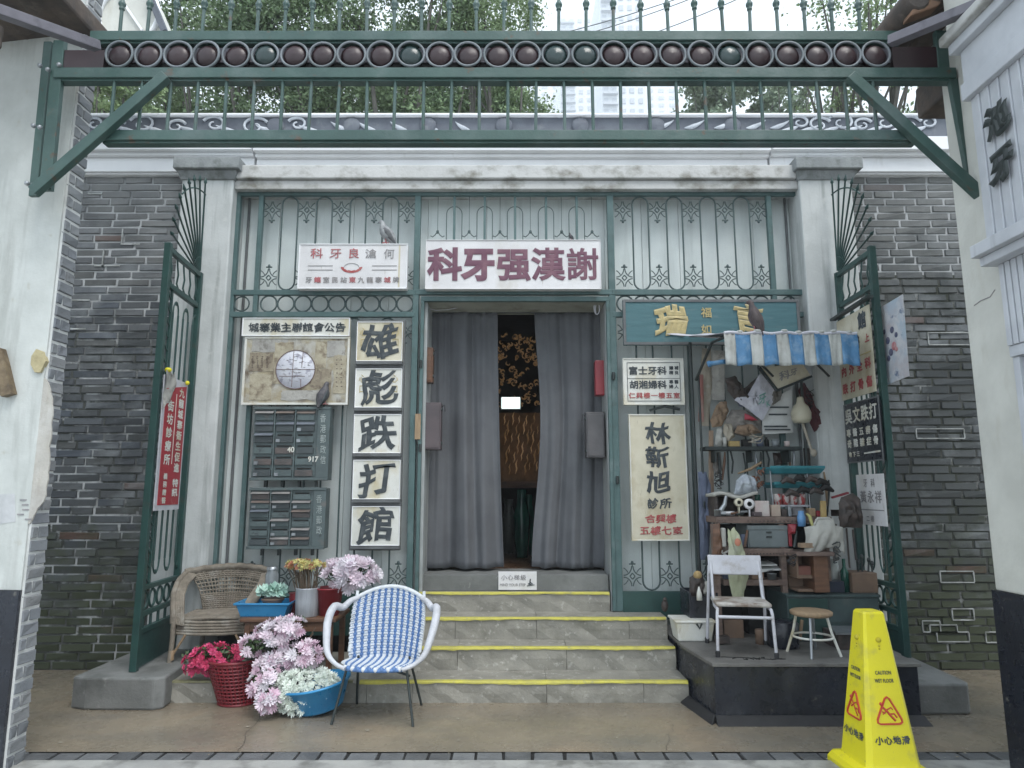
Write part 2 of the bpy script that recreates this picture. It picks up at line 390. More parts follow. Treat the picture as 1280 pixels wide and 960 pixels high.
def nosing(x0, x1, y0, z1, wd=.022):
    s = MB(); n = int((x1-x0)/.05)
    vs = []
    ph = random.uniform(0, 6)
    for i in range(n+1):
        X = x0+(x1-x0)*i/n; q = random.uniform(-.004, .004)
        wv = .004*math.sin(X*5+ph)
        vs += [(X, y0+wd+q+.01, z1+.003), (X, y0-.004, z1+.004), (X, y0-.012, z1-.008+wv), (X, y0-.0125, z1-.016+q+wv)]
    s.raw(vs, [(i*4+j, i*4+j+1, i*4+j+5, i*4+j+4) for i in range(n) for j in range(3)])
    s.build('yellow_stripe', m_yellow, steps)
SZ1, SZ2, SZ3, SZ4, SZ5 = .15, .32, .49, .65, .79
step(-2.51, 1.275, 5.2, 6.12, -.02, SZ1, [-1.9, -1.05, -.72, .25, .95])
step(-1.12, 1.262, 5.5, 6.12, SZ1, SZ2, [-.42, .42])
step(-1.10, 1.262, 5.77, 6.12, SZ2, SZ3, [-.46, .2, .95])
step(-.83, .84, 6.05, 6.30, SZ3, SZ4, [])
nosing(-1.1, 1.27, 5.2, SZ1); nosing(-.95, 1.255, 5.5, SZ2); nosing(-1.0, 1.25, 5.77, SZ3); nosing(-.825, .835, 6.05, SZ4, .015)
s = MB(); s.box(-.83, .84, 6.12, 6.60, SZ4, SZ5); s.build('threshold', m_concrete, steps, .006)
nosing(-.83, .84, 6.12, SZ5, .004) if False else None
m_moss = M('mossy paint remnant', (.26,.25,.14), (.18,.17,.11), 14, .8)
s = MB(); s.box(-2.5, -1.15, 5.196, 5.23, SZ1-.012, SZ1+.003); s.build('worn_stripe', m_moss, steps)

# ---- brick walls: a mortar bed and single bricks
m_mortar = M('lime mortar', (.48,.49,.50), (.095,.10,.10), 1.7, .9, bump=.5, lo=.42, hi=.56, stain=((.06,.065,.06), 4, .47, .56))
m_mortar_t = M('pale washed mortar', (.42,.43,.44), (.20,.21,.215), 2.4, .9, bump=.5, lo=.50, hi=.62)
m_mortar2 = M('white mortar', (.62,.63,.62), (.48,.49,.48), 5, .9, bump=.3)
def brickmat(name, base, top, moss=True):
    m = bpy.data.materials.new(name); m.use_nodes = True
    n, l = m.node_tree.nodes, m.node_tree.links; b = n['Principled BSDF']
    oi = n.new('ShaderNodeObjectInfo'); r = n.new('ShaderNodeValToRGB'); r.color_ramp.interpolation = 'LINEAR'
    el = r.color_ramp.elements; el[0].position = 0; el[0].color = (*base[0], 1); el[1].position = 1; el[1].color = (*base[-1], 1)
    for i, c in enumerate(base[1:-1]):
        e = el.new((i+1)/(len(base)-1)); e.color = (*c, 1)
    l.new(oi.outputs['Random'], r.inputs[0])
    g = n.new('ShaderNodeNewGeometry')
    def noise(s_, st=(1,1,1), d=8):
        mp = n.new('ShaderNodeMapping'); mp.inputs['Scale'].default_value = st; l.new(g.outputs['Position'], mp.inputs['Vector'])
        t = n.new('ShaderNodeTexNoise'); t.inputs['Scale'].default_value = s_; t.inputs['Detail'].default_value = d; t.inputs['Roughness'].default_value = .62; l.new(mp.outputs[0], t.inputs['Vector']); return t.outputs[0]
    def mix(f, a, c, A, B):
        mr = n.new('ShaderNodeMapRange'); mr.inputs[1].default_value = A; mr.inputs[2].default_value = B; l.new(f, mr.inputs[0])
        x = n.new('ShaderNodeMix'); x.data_type = 'RGBA'; l.new(mr.outputs[0], x.inputs[0]); l.new(a, x.inputs[6]); x.inputs[7].default_value = (*c, 1); return x.outputs[2]
    col = r.outputs[0]
    col = mix(noise(26, (1,1,2)), col, (.045,.048,.05), .54, .85)
    col = mix(noise(1.7, (1,1,1.2)), col, (.26,.28,.295), .50, .80)     # lime bloom
    # grey lichen film thickens towards the coping, soot in the middle
    sx = n.new('ShaderNodeSeparateXYZ'); l.new(g.outputs['Position'], sx.inputs[0])
    nz = noise(2.3); ad = n.new('ShaderNodeMath'); ad.operation = 'MULTIPLY_ADD'; ad.inputs[1].default_value = 2.4; l.new(nz, ad.inputs[0]); l.new(sx.outputs[2], ad.inputs[2])
    col = mix(ad.outputs[0], col, top, 4.4, 6.2)
    if moss:
        s2 = n.new('ShaderNodeMath'); s2.operation = 'MULTIPLY_ADD'; s2.inputs[1].default_value = -2.6; l.new(noise(4.1), s2.inputs[0]); l.new(sx.outputs[2], s2.inputs[2])
        col = mix(s2.outputs[0], col, (.045,.055,.03), .1, -.9)
    l.new(col, b.inputs['Base Color']); b.inputs['Roughness'].default_value = .82
    bp = n.new('ShaderNodeBump'); bp.inputs['Strength'].default_value = .5; bp.inputs['Distance'].default_value = .006; l.new(noise(70), bp.inputs['Height']); l.new(bp.outputs[0], b.inputs['Normal'])
    return m
m_brick = brickmat('old grey brick', [(.070,.080,.090), (.085,.095,.105), (.045,.051,.059), (.068,.075,.082), (.105,.113,.12), (.054,.060,.064), (.075,.088,.108), (.050,.055,.055), (.078,.082,.082)], (.27,.275,.275))
m_brick_dark = brickmat('dark mossy brick', [(.046,.053,.056), (.064,.072,.077), (.036,.043,.045), (.054,.061,.062), (.078,.086,.09), (.044,.05,.047)], (.22,.225,.22))
m_mortar_r = M('sooty mortar', (.30,.31,.31), (.055,.058,.055), 2.6, .9, bump=.5, lo=.36, hi=.46, stain=((.04,.045,.035), 4, .47, .56))
m_brick_red = brickmat('red brown brick', [(.12,.068,.052), (.09,.06,.052)], (.2,.2,.2))
m_brick_near = brickmat('pale grey brick', [(.20,.21,.23), (.15,.165,.185), (.24,.245,.25), (.17,.18,.19), (.14,.15,.165)], (.26,.27,.28), False)
def brick_protos(mats, ax='y'):
    out = []
    for m in mats:
        L = []
        for k in range(7):
            b = MB(); j = lambda s=.02: random.uniform(-s, s)
            o = [(-.5, -.5), (.5, -.5), (.5, .5), (-.5, .5)]
            back = [(px, .5, pz) for px, pz in o]
            mid = [(px+j(.012), -.25, pz+j(.03)) for px, pz in o]
            frt = [(px*.93+j(.02), -.5+j(.14), pz*.84+j(.05)) for px, pz in o]
            b.raw(back+mid+frt, [(0,1,5,4), (1,2,6,5), (2,3,7,6), (3,0,4,7), (4,5,9,8), (5,6,10,9), (6,7,11,10), (7,4,8,11), (8,9,10,11)])
            L.append(b.mesh('brick', m))
        out.append(L)
    return out
bp_main = brick_protos([m_brick, m_brick_red]); bp_right = brick_protos([m_brick_dark, m_brick_red]); bp_near = brick_protos([m_brick_near])
def lay_bricks(parent, protos, x0, x1, z0, z1, Y, pitch, lens, red=.012, rz=0, origin=None, gap=.012, skip=None, edge=None):
    """rows of bricks on a face that looks towards -y (rz = 0)"""
    nr = int(round((z1-z0)/pitch)); pitch = (z1-z0)/nr; cnt = 0; rest = []
    for r in range(nr):
        x = x0; first = True
        while x < x1-.02:
            L = random.choice(lens)*random.uniform(.92, 1.08)
            if first: L *= random.choice((.45, .7, 1)); first = False
            if x+L > x1-.07: L = x1-x
            zc = z0+(r+.5)*pitch
            if not (skip and skip(x, x+L, zc)):
                pr = protos[1] if len(protos) > 1 and random.random() < red*(3 if zc < 1.2 else .5) else protos[0]
                if rz == 0: p, rot = (x+L/2, Y+.025+random.uniform(-.003, .002), zc), (0, random.uniform(-.006, .006), 0)
                else: p, rot = (origin[0]-.025, x+L/2, zc), (0, 0, rz)
                me_, sc_ = random.choice(pr), (L-gap, .05, pitch-gap*random.uniform(.75, 1.15))
                if edge and not edge[0] < x+L/2 < edge[1]: rest.append((me_, p, sc_)); x += L; continue
                inst('brick', me_, parent, p, rot, sc_); cnt += 1
            x += L
    if rest:          # bricks past the edge of what shows: one joined part
        g = MB()
        for me_, p, sc_ in rest: g.raw([(v.co.x*sc_[0]+p[0], v.co.y*sc_[1]+p[1], v.co.z*sc_[2]+p[2]) for v in me_.vertices], [tuple(q.vertices) for q in me_.polygons])
        g.build('brickwork', rest[0][0].materials[0], parent, kind='stuff')
    return cnt
CORN = zz(221, YB)       # underside of the white cornice
wl = thing('brick_wall', 'old grey brick wall left of the entrance, patched with a few reddish bricks', 'wall', (-3.6, YB, 0), 'brick walls either side of the entrance')
g = MB(); g.box(-4.6, -3.0, YB+.009, YB+.34, -.02, 3.1); g.build('mortar_bed', m_mortar, wl); g = MB(); g.box(-4.6, -3.0, YB+.009, YB+.34, 3.101, CORN+.3); g.build('mortar_bed', m_mortar_t, wl)
nb = lay_bricks(wl, bp_main, -4.38, -3.0, 0, CORN, YB, .072, [.30, .26, .36, .2], edge=(-4.12, 0))
wr = thing('brick_wall', 'dark mossy brick wall right of the entrance beside the hanging photo banner', 'wall', (3.6, YB, 0), 'brick walls either side of the entrance')
g = MB(); g.box(3.05, 4.8, YB+.009, YB+.34, -.02, 3.5); g.build('mortar_bed', m_mortar_r, wr); g = MB(); g.box(3.05, 4.8, YB+.009, YB+.34, 3.501, CORN+.3); g.build('mortar_bed', m_mortar_t, wr)
nb = lay_bricks(wr, bp_right, 3.05, 4.62, 0, CORN, YB, .072, [.30, .27, .38, .2], red=.006, edge=(0, 4.22))
# single bricks outlined by fresh white pointing on the right wall
m_point = M('fresh white pointing', (.46,.48,.48), (.22,.23,.22), 9, .9)
for (a, b_, c, d) in ((1175, 714, 1217, 728), (1162, 781, 1196, 790), (1153, 776, 1175, 790), (1171, 790, 1211, 802), (1232, 790, 1262, 803), (1190, 761, 1217, 775), (1160, 416, 1218, 431), (1145, 536, 1205, 548), (310, 0, 0, 0)):
    if c == 0: continue
    x0, x1, z0, z1 = rect(a, b_, c, d, YB)
    g = MB(); t = .0045
    for q in ((x0, x1, z1-t, z1+t), (x0, x1, z0-t, z0+t), (x0-t, x0+t, z0+t, z1-t), (x1-t, x1+t, z0+t, z1-t)): g.box(q[0], q[1], YB-.008, YB+.02, q[2], q[3])
    g.build('pointing', m_point, wr)
for (a, b_, c, d) in ((110, 240, 128, 243), (152, 286, 176, 306), (118, 330, 150, 333), (128, 312, 131, 333), (80, 372, 112, 376), (88, 410, 107, 412)):
    x0, x1, z0, z1 = rect(a, b_, c, d, YB)
    g = MB(); g.box(x0, x1, YB-.006, YB+.02, z0, z0+.012); g.box(x0, x0+.012, YB-.006, YB+.02, z0+.012, z1); g.build('pointing', m_point, wl)

# ---- entrance portal: pillars, beam, cornice, boards, doorway
portal = thing('entrance_portal', 'pale rendered entrance portal with capped pillars and long white cornice', 'portal', (0, 6.2, 0))
PL = (-3.05, -2.575); PR = (2.655, 3.14)
for (a, b_) in (PL, PR):
    g = MB(); g.box(a, b_, 5.93, 6.5, 0, zz(222, 5.93)); g.build('pillar', m_pillar, portal, .012)
    zc0, zc1, zc2 = zz(222, 5.88), zz(211, 5.86), zz(195, 5.84)
    g = MB()
    g.hexa([(a-.01, 5.915, zc0), (b_+.01, 5.915, zc0), (b_+.01, 6.6, zc0), (a-.01, 6.6, zc0)], [(a-.03, 5.88, zc1), (b_+.04, 5.88, zc1), (b_+.04, 6.6, zc1), (a-.03, 6.6, zc1)])
    cp = g.build('cap', m_stonecap, portal, .006)
    g = MB(); g.box(a-.055, b_+.075, 5.845, 6.6, zc1+.004, zc2); g.build('cap_slab', m_stonecap, portal, .008)
xa, xb = PL[1]+.02, PR[0]-.02
ze0, ze1, ze2, ze3 = zz(236, 5.96), zz(222.5, 5.93), zz(207, 5.95), zz(180, 6.0)
g = MB(); g.box(xa-.02, xb+.02, 5.965, 6.5, ze0, ze1-.006); g.build('lintel_fascia', m_entab, portal, .006)
g = MB(); g.box(xa, xb, 5.93, 6.5, ze1, ze2); g.build('lintel_beam', m_entab, portal, .01)
g = MB()
for (y0, za, zb) in ((6.045, zz(207, 6.045), zz(196, 6.0)), (6.0, zz(196, 6.0)+.001, zz(190, 5.97)), (5.94, zz(190, 5.97)+.001, zz(178, 5.94)), (5.90, zz(178, 5.94)+.001, zz(168, 5.9))):
    g.box(-2.2 if 0 else -2.42, 2.42, y0, 6.7, za, zb)
g.build('cornice', m_cornice, portal, .006)
for (a, b_) in ((-4.9, -2.44), (2.44, 5.0)):
    g = MB()
    g.box(a, b_, 6.07, 6.7, CORN, zz(216, 6.07)); g.box(a, b_, 6.045, 6.7, zz(216, 6.07)+.001, zz(196, 6.03)); g.box(a, b_, 6.0, 6.7, zz(196, 6.03)+.001, zz(190, 6.0)); g.box(a, b_, 5.95, 6.7, zz(190, 6.0)+.001, zz(170, 5.95))
    g.build('side_cornice', m_cornice, portal, .006)
# boards behind the screen
DXL, DXR = xx(531, 540, YS), xx(760, 540, YS); DTOP = zz(377, YS)
def boards(x0, x1, z0, z1, n):
    for i in range(n):
        a = x0+(x1-x0)*i/n; b_ = x0+(x1-x0)*(i+1)/n
        g = MB(); g.box(a+.0015, b_-.0015, YW+random.uniform(-.003, .003), YW+.03, z0, z1); g.build('wall_board', m_board, portal, .002)
boards(PL[1], DXL-.03, .3, ze0, 5); boards(DXR+.03, PR[0], .3, ze0, 5); boards(DXL-.03, DXR+.03, DTOP+.03, ze0, 3)
g = MB(); g.box(PL[1], DXL-.03, YW+.031, YW+.2, 0, ze0+.1); g.box(DXR+.03, PR[0], YW+.031, YW+.2, 0, ze0+.1); g.box(DXL-.03, DXR+.03, YW+.031, YW+.2, DTOP+.03, ze0+.1); g.build('back_wall', m_dark, portal)
# two dark pipes running up in the side strips
for px in (308, 985):
    g = MB(); X = xx(px, 300, 6.15); g.tube([(X, 6.17, .5), (X, 6.17, ze0)], .012, 8); g.build('conduit', m_frameg, portal)
m_jamb = M('doorway lining', (.40,.42,.42), (.32,.34,.34), 4, .7, bump=.1, stain=((.16,.15,.13), 3, .55, .8, (2,2,.4)))
g = MB(); g.box(DXL-.03, DXL, YS+.03, 6.5, SZ3, DTOP); g.build('door_jamb', m_jamb, portal, .003)
g = MB(); g.box(DXR, DXR+.03, YS+.03, 6.5, SZ3, DTOP); g.build('door_jamb', m_jamb, portal, .003)
g = MB(); g.box(DXL-.03, DXR+.03, YS+.03, 6.5, DTOP+.001, DTOP+.04); g.build('door_soffit', M('yellowed soffit', (.40,.40,.34), (.30,.30,.25), 4, .8, stain=((.2,.19,.15), 4, .5, .7)), portal)

# ---- tiled parapet roof above the cornice with white scrollwork
rf = thing('tiled_roof', 'grey roof ridge with white plaster scrolls above the entrance cornice', 'roof', (0, 6.4, 4.8))
zr0, zr1 = zz(170, 6.3), zz(147, 6.3)
g = MB(); g.box(-5, 5, 6.3, 6.75, zr0-.35, zr1); g.build('ridge_wall', m_roof, rf)
g = MB(); g.box(-5, 5, 6.25, 6.8, zr1+.001, zz(141, 6.25)); g.build('ridge_cap', m_cornice, rf, .006)
m_scroll = M('white plaster scroll', (.56,.59,.63), (.38,.41,.45), 8, .7)
def crescent(cx, cz, w_, h_, sgn):
    pts = []
    for i in range(9):
        t = i/8; pts.append((cx+sgn*w_*(t-.5), cz+h_*(t**2-.5)))
    g = MB(); g.tube([(p[0], 6.29, p[1]) for p in pts], [.004, .014, .02, .024, .024, .02, .016, .01, .003], 6, flat=.7); g.build('scroll', m_scroll, rf)
for i, px in enumerate((425, 458, 498, 538, 578)):
    X, Z = at(px, 157, 6.29); crescent(X, Z, .19-.012*i, .085, -1)
for px in (830, 868, 905, 945, 975):
    X, Z = at(px, 155, 6.29); crescent(X, Z, .2, .085, 1)
def curl(px, py, r, sg):
    X, Z = at(px, py, 6.285)
    pts = [(X+sg*(r*(1-t*.75))*math.cos(t*7.2+.4), 6.285, Z+(r*(1-t*.75))*.75*math.sin(t*7.2+.4)) for t in [i/16 for i in range(17)]]
    g = MB(); g.tube(pts, [.016-.0005*i for i in range(17)], 6); g.build('scroll', m_scroll, rf)
for i, px in enumerate((118, 142, 178, 220, 268, 318, 372)):
    curl(px, 155+(i % 2)*3, .10+.02*(i % 3), 1 if i % 2 else -1)
    X, Z = at(px+14, 160, 6.29); crescent(X, Z, .2, .06, -1)
for i, px in enumerate((1000, 1024, 1052, 1078, 1106, 1136, 1160)):
    curl(px, 153+(i % 2)*3, .10+.02*(i % 3), 1 if i % 2 else -1)
    X, Z = at(px-12, 160, 6.29); crescent(X, Z, .2, .06, 1)
for k in range(7):
    X, Z = at(345+k*95, 158, 6.3)
    g = MB(); g.lathe([(.085, 0), (.085, -.02), (.07, -.03), (0, -.032)], (X, 6.30, Z), 14, 'y'); g.build('tile_end', m_roof, rf)

# ---- concrete plinths under the gate leaves
g = MB()
g.prismz([(-3.10, 5.08), (-2.98, 5.04), (-2.50, 5.03), (-2.44, 5.07), (-2.55, 6.1), (-3.1, 6.1)], 0, .215)
tag(g.build('gate_plinth', m_concrete, bevel=.015), 'low grey concrete plinth under the left gate leaf', 'plinth', 'concrete plinths below the gates')
g = MB(); g.prismz([(2.70, 4.94), (3.12, 4.94), (3.16, 4.99), (3.22, 6.1), (2.70, 6.1)], 0, .20)
tag(g.build('gate_plinth', m_concrete, bevel=.015), 'grey concrete plinth between the black platform and right brick wall', 'plinth', 'concrete plinths below the gates')
# ================================================================ IRON SCREEN
scr = thing('iron_screen', 'faded green wrought iron screen with rings and loops framing the doorway', 'screen', (0, YS, .3))
def vpost(px, py, w_, z0, z1, d=.05, mat=m_green, y=YS):
    X = xx(px, py, y); g = MB(); g.box(X-w_/2, X+w_/2, y, y+d, z0, z1); g.build('post', mat, scr, .004); return X
ZT, ZT2 = zz(245, YS), ze0+.0
ZB = .30
def hrail(x0, x1, ya, yb, d=.045, y=YS-.004):
    g = MB(); g.box(x0, x1, y, y+d, zz(yb, y), zz(ya, y)); g.build('rail', m_green, scr, .004)
XO_L = vpost(287, 400, .05, ZB, ZT2); XS_L = vpost(321.5, 330, .042, ZB, ZT2)
XC_L = vpost(520.5, 330, .055, SZ3+.005, ZT2, .06); XC_R = vpost(764.5, 330, .06, SZ3+.005, ZT2, .06)
XS_R = vpost(966, 330, .045, ZB, ZT2); XO_R = vpost(1004, 330, .05, ZB, ZT2)
hrail(XO_L, XO_R, 237, 244); 
hrail(XO_L, XC_L, 362, 368.5); hrail(XO_L, XC_L, 389.5, 396); hrail(XC_R, XO_R, 361.5, 368.5); hrail(XC_R, XO_R, 389.5, 396)
hrail(XC_L, XC_R, 361.5, 368); 
# inner door frame
g = MB(); X0, X1 = xx(528.5, 400, YS), xx(759.5, 400, YS); zt = zz(371, YS)
g.box(X0-.018, X0+.012, YS-.015, YS+.04, SZ3+.01, zt-.045); g.box(X1-.012, X1+.018, YS-.015, YS+.04, SZ3+.01, zt-.045); g.box(X0-.018, X1+.018, YS-.016, YS+.04, zt-.044, zt); g.build('door_frame', m_green, scr, .003)
# base panels
g = MB(); g.box(XC_R+.03, XO_R, YS, YS+.02, .43, zz(739, YS)); g.build('base_panel', m_dgreen, scr, .003)
g = MB(); g.box(XO_L, XC_L-.03, YS, YS+.02, .3, zz(739, YS)); g.build('base_panel', m_dgreen, scr, .003)
ZU0, ZU1 = zz(361.5, YS)-0, zz(245, YS)
def loop_mesh(h, w_, r=.008):      # a closed upright loop of round bar, centred at 0
    pts = []; a = w_/2
    for i in range(9): q = PI*i/8; pts.append((a*math.cos(q), 0, h/2-a+a*math.sin(q)))
    for i in range(9): q = PI+PI*i/8; pts.append((a*math.cos(q), 0, -h/2+a+a*math.sin(q)))
    g = MB(); g.tube(pts, r, 6, True); return g
def ring_mesh(R, r=.008, n=18, name='ring', mat=None):
    g = MB(); g.tube([(R*math.cos(2*PI*i/n), 0, R*math.sin(2*PI*i/n)) for i in range(n)], r, 6, True); return g.mesh(name, mat or m_loop)
def rosette_mesh(s, up=1, r=.0055):
    """concave diamond with a small diamond inside, corner sprigs and a bud on the tip"""
    g = MB()
    for sx in (-1, 1):
        for sz in (-1, 1):
            pts = []
            for i in range(7):          # quarter arc bowed towards the middle
                a = PI/2*i/6; pts.append((sx*s*(1-.92*math.sin(a)), 0, sz*s*(1.12-1.02*math.cos(a))))
            g.tube(pts, r, 5)
            g.bar((sx*s*.30, 0, 0), (0, 0, sz*s*.34), r*1.7)
            g.tube([(sx*s*1.0, 0, sz*s*.92), (sx*s*.80, 0, sz*s*.80), (sx*s*.62, 0, sz*s*.60), (sx*s*.50, 0, sz*s*.40)], r*.85, 5)
    g.tube([(0, 0, up*s*1.05), (0, 0, up*s*1.5)], r, 5)
    g.ball((0, 0, up*s*1.5), r*2.4, r*2.4, r*3.2, 6, 4); g.bar((-r*5, 0, up*s*1.36), (r*5, 0, up*s*1.36), r*2)
    return g.mesh('rosette', m_loop)
hU = ZU1-ZU0; wU = .148
me_loopU = loop_mesh(hU, wU).mesh('loop_bar', m_loop)
YL = YS+.022
xl_loops = [xx(p, 305, YS) for p in (359.5, 402.8, 445.6, 486.8)]; xr_loops = [xx(p, 305, YS) for p in (802, 845, 887.5, 930)]
xl_ros = [xx(p, 305, YS) for p in (337, 380.6, 424, 466, 507.5)]; xr_ros = [xx(p, 305, YS) for p in (780, 823.5, 866, 909, 951)]
ros_t, ros_b = rosette_mesh(.075, -1), rosette_mesh(.075, 1)
for x in xl_loops+xr_loops: inst('loop_bar', me_loopU, scr, (x, YL, (ZU0+ZU1)/2))
for x in xl_ros+xr_ros:
    inst('rosette', ros_t, scr, (x, YL, ZU1-.13)); inst('rosette', ros_b, scr, (x, YL, ZU0+.115))
# lower loops and rosettes
ZL0, ZL1 = zz(738, YS), zz(397, YS)
me_loopL = loop_mesh(ZL1-ZL0, wU).mesh('loop_bar', m_loop)
for x in xl_loops+xr_loops: inst('loop_bar', me_loopL, scr, (x, YL, (ZL0+ZL1)/2))
for x in xl_ros+xr_ros:
    inst('rosette', ros_t, scr, (x, YL, ZL1-.13)); inst('rosette', ros_b, scr, (x, YL, ZL0+.115))
# ring frieze
ZR = (zz(369, YS)+zz(389, YS))/2; RR = (zz(369, YS)-zz(389, YS))/2
me_ring = ring_mesh(RR*1.0, .008)
for k in range(9):
    inst('ring', me_ring, scr, (xx(335+21.35*k, 379, YS), YL, ZR))
    inst('ring', me_ring, scr, (xx(782+21.35*k, 379, YS), YL, ZR))
inst('ring', me_ring, scr, (xx(301, 379, YS), YL, ZR), (0,0,0), (.9,1,.9)); inst('ring', me_ring, scr, (xx(988, 379, YS), YL, ZR), (0,0,0), (.9,1,.9))
# centre over the door: arches, bars and forked drops
za, zb = zz(257, YS), zz(302, YS)
arch = MB(); R0 = .072
pts = [(-R0, 0, zb-za)]+[(R0*math.cos(PI-PI*i/10), 0, R0*math.sin(PI-PI*i/10)-R0) for i in range(11)]+[(R0, 0, zb-za)]
arch.tube(pts, .0045, 5); me_arch = arch.mesh('arch_bar', m_loop)
drop = MB(); dh = zz(245, YS)-zz(288, YS)
drop.bar((0, 0, dh), (0, 0, 0), .005)
for sg in (-1, 1): drop.tube([(0, 0, .0), (sg*.022, 0, -.035), (sg*.045, 0, -.055), (sg*.065, 0, -.045)], .005, 5)
drop.ball((0, 0, -.005), .014, .01, .02, 6, 4)
me_drop = drop.mesh('forked_bar', m_loop)
for px in (567.7, 605.8, 643.8, 682.6, 721):
    X = xx(px, 270, YS); inst('arch_bar', me_arch, scr, (X, YL, za))
    g = MB(); g.box(X-.011, X+.011, YL-.012, YL+.012, zb, ZU1); g.build('bar', m_green, scr)
for px in (547, 586.5, 625, 663, 702, 740): inst('forked_bar', me_drop, scr, (xx(px, 270, YS), YL, zz(288, YS)))
# hinges and clamps of the screen
for (px, py) in ((268, 560), (526, 455), (525, 560), (767, 470), (772, 600), (1003, 318)):
    X, Z = at(px, py, YS-.02); g = MB(); g.lathe([(.012, -.035), (.014, -.02), (.014, .02), (.012, .035)], (X, YS-.016, Z), 8); g.build('hinge', m_iron, scr)

# ================================================================ GATE LEAVES
def gate_leaf(label, hx, hy, ox, oy, zbot, ztop, side):
    t = thing('iron_gate', label, 'gate', (hx, hy, 0), 'open gate leaves either side of the entrance')
    H_, O_ = Vector((hx, hy, 0)), Vector((ox, oy, 0)); Lg = (O_-H_).length; U = (O_-H_).normalized()
    pl = Plane((hx, hy, 0), U, (0,0,1)); N = pl.N
    def B(name, u0, u1, z0, z1, d, mat=m_dgreen, bev=.003):
        g = MB(); a, b_ = -d/2, d/2
        g.hexa([pl.p(u0, z0, a), pl.p(u1, z0, a), pl.p(u1, z0, b_), pl.p(u0, z0, b_)], [pl.p(u0, z1, a), pl.p(u1, z1, a), pl.p(u1, z1, b_), pl.p(u0, z1, b_)]); return g.build(name, mat, t, bev)
    def T(name, pts, r, n=6, closed=False, mat=m_dgreen):
        g = MB(); g.tube([pl.p(*p) for p in pts], r, n, closed); return g.build(name, mat, t)
    B('gate_post', Lg-.05, Lg, zbot, ztop+.02, .05, m_dgreen); B('gate_post', 0, .045, zbot, ztop-.0, .05)
    for z in (ztop-.045, ztop-.33): B('gate_rail', .046, Lg-.051, z, z+.042, .04)
    zm = .78
    for z in (zm, zm-.19, zm-.31): B('gate_rail', .046, Lg-.051, z, z+.035, .04)
    B('kick_panel', .046, Lg-.051, zbot+.01, zm-.315, .015)
    # slanting S bars between the top rails
    nb = 5; 
    for k in range(nb):
        u = .09+(Lg-.2)*k/(nb-1)
        T('scroll_bar', [(u-.03, ztop-.285, 0), (u+.01, ztop-.25, 0), (u-.012, ztop-.17, 0), (u+.012, ztop-.11, 0), (u+.03, ztop-.05, 0)], .008, 5)
    # inner stile with a rope of slanting bars
    ur = Lg-.15
    B('gate_stile', ur-.02, ur, zm+.036, ztop-.331, .02)
    n = int((ztop-.33-zm)/.105)
    g = MB()
    for k in range(n):
        z = zm+.05+k*.105; g.bar(pl.p(ur+.004, z, 0), pl.p(Lg-.052, z+.075, 0), .011)
    g.build('rope_strip', m_dgreen, t, kind='stuff')
    # upright bars ending in scrolls
    nbar = 5
    for k in range(nbar):
        u = .10+(ur-.16)*k/(nbar-1)
        T('gate_bar', [(u, zm+.2, 0), (u, ztop-.5, 0)], .009)
        sg = 1 if k % 2 else -1
        for zc, sv in ((ztop-.5, 1), (zm+.2, -1)):
            pts = [(u, zc, 0)]+[(u+sg*(.034-.034*math.cos(a)*(1-.12*a)), zc+sv*(.02+.05*math.sin(a*.9)*(1-.05*a)+.018*a), 0) for a in [.5*i for i in range(1, 9)]]
            T('scroll', pts, .007, 5)
    # ring row low down, short bars under it
    for k in range(5):
        u = .09+(Lg-.20)*k/4; c = zm-.0775; R = .065
        T('gate_ring', [(u+R*.8*math.cos(2*PI*i/14), c+R*math.sin(2*PI*i/14), 0) for i in range(14)], .010, 6, True)
        T('gate_bar', [(u, zm-.28, 0), (u, zm-.19, 0)], .012)
    # fan of spikes from the hinge
    hz = ztop-.02
    for k in range(9):
        a = R_(2+k*9.6); L = .92-.022*k
        u0, z0 = .02+.04*math.sin(a), hz+.04*math.cos(a)
        u1, z1 = .02+L*math.sin(a)*.93, hz+L*math.cos(a)
        if z1 < ztop+.1: continue
        g = MB(); A, Bq = pl.p(u0, z0, 0), pl.p(u1, z1, 0); D = (Bq-A)
        g.tube([A, A+D*.93, A+D*.94, A+D*.965, A+D], [.0085, .0085, .017, .011, .002], 6); g.build('fan_spike', m_dgreen, t)
    T('fan_band', [(.02+.72*math.sin(R_(a)), hz+.76*math.cos(R_(a)), 0) for a in range(0, 46, 5)], .007, 5)
    T('fan_band', [(.02+.16*math.sin(R_(a)), hz+.16*math.cos(R_(a)), 0) for a in range(0, 80, 10)], .007, 5)
    return t, pl, Lg
gl, plL, LgL = gate_leaf('dark green iron gate leaf with red banner and spiked fan, left of the entrance', -2.80, 5.90, -2.735, 5.17, .218, 3.44, -1)
gr, plR, LgR = gate_leaf('dark green iron gate leaf hung with dental signs, right of the cobbler stall', 2.92, 5.90, 2.90, 5.24, .30, 3.44, 1)

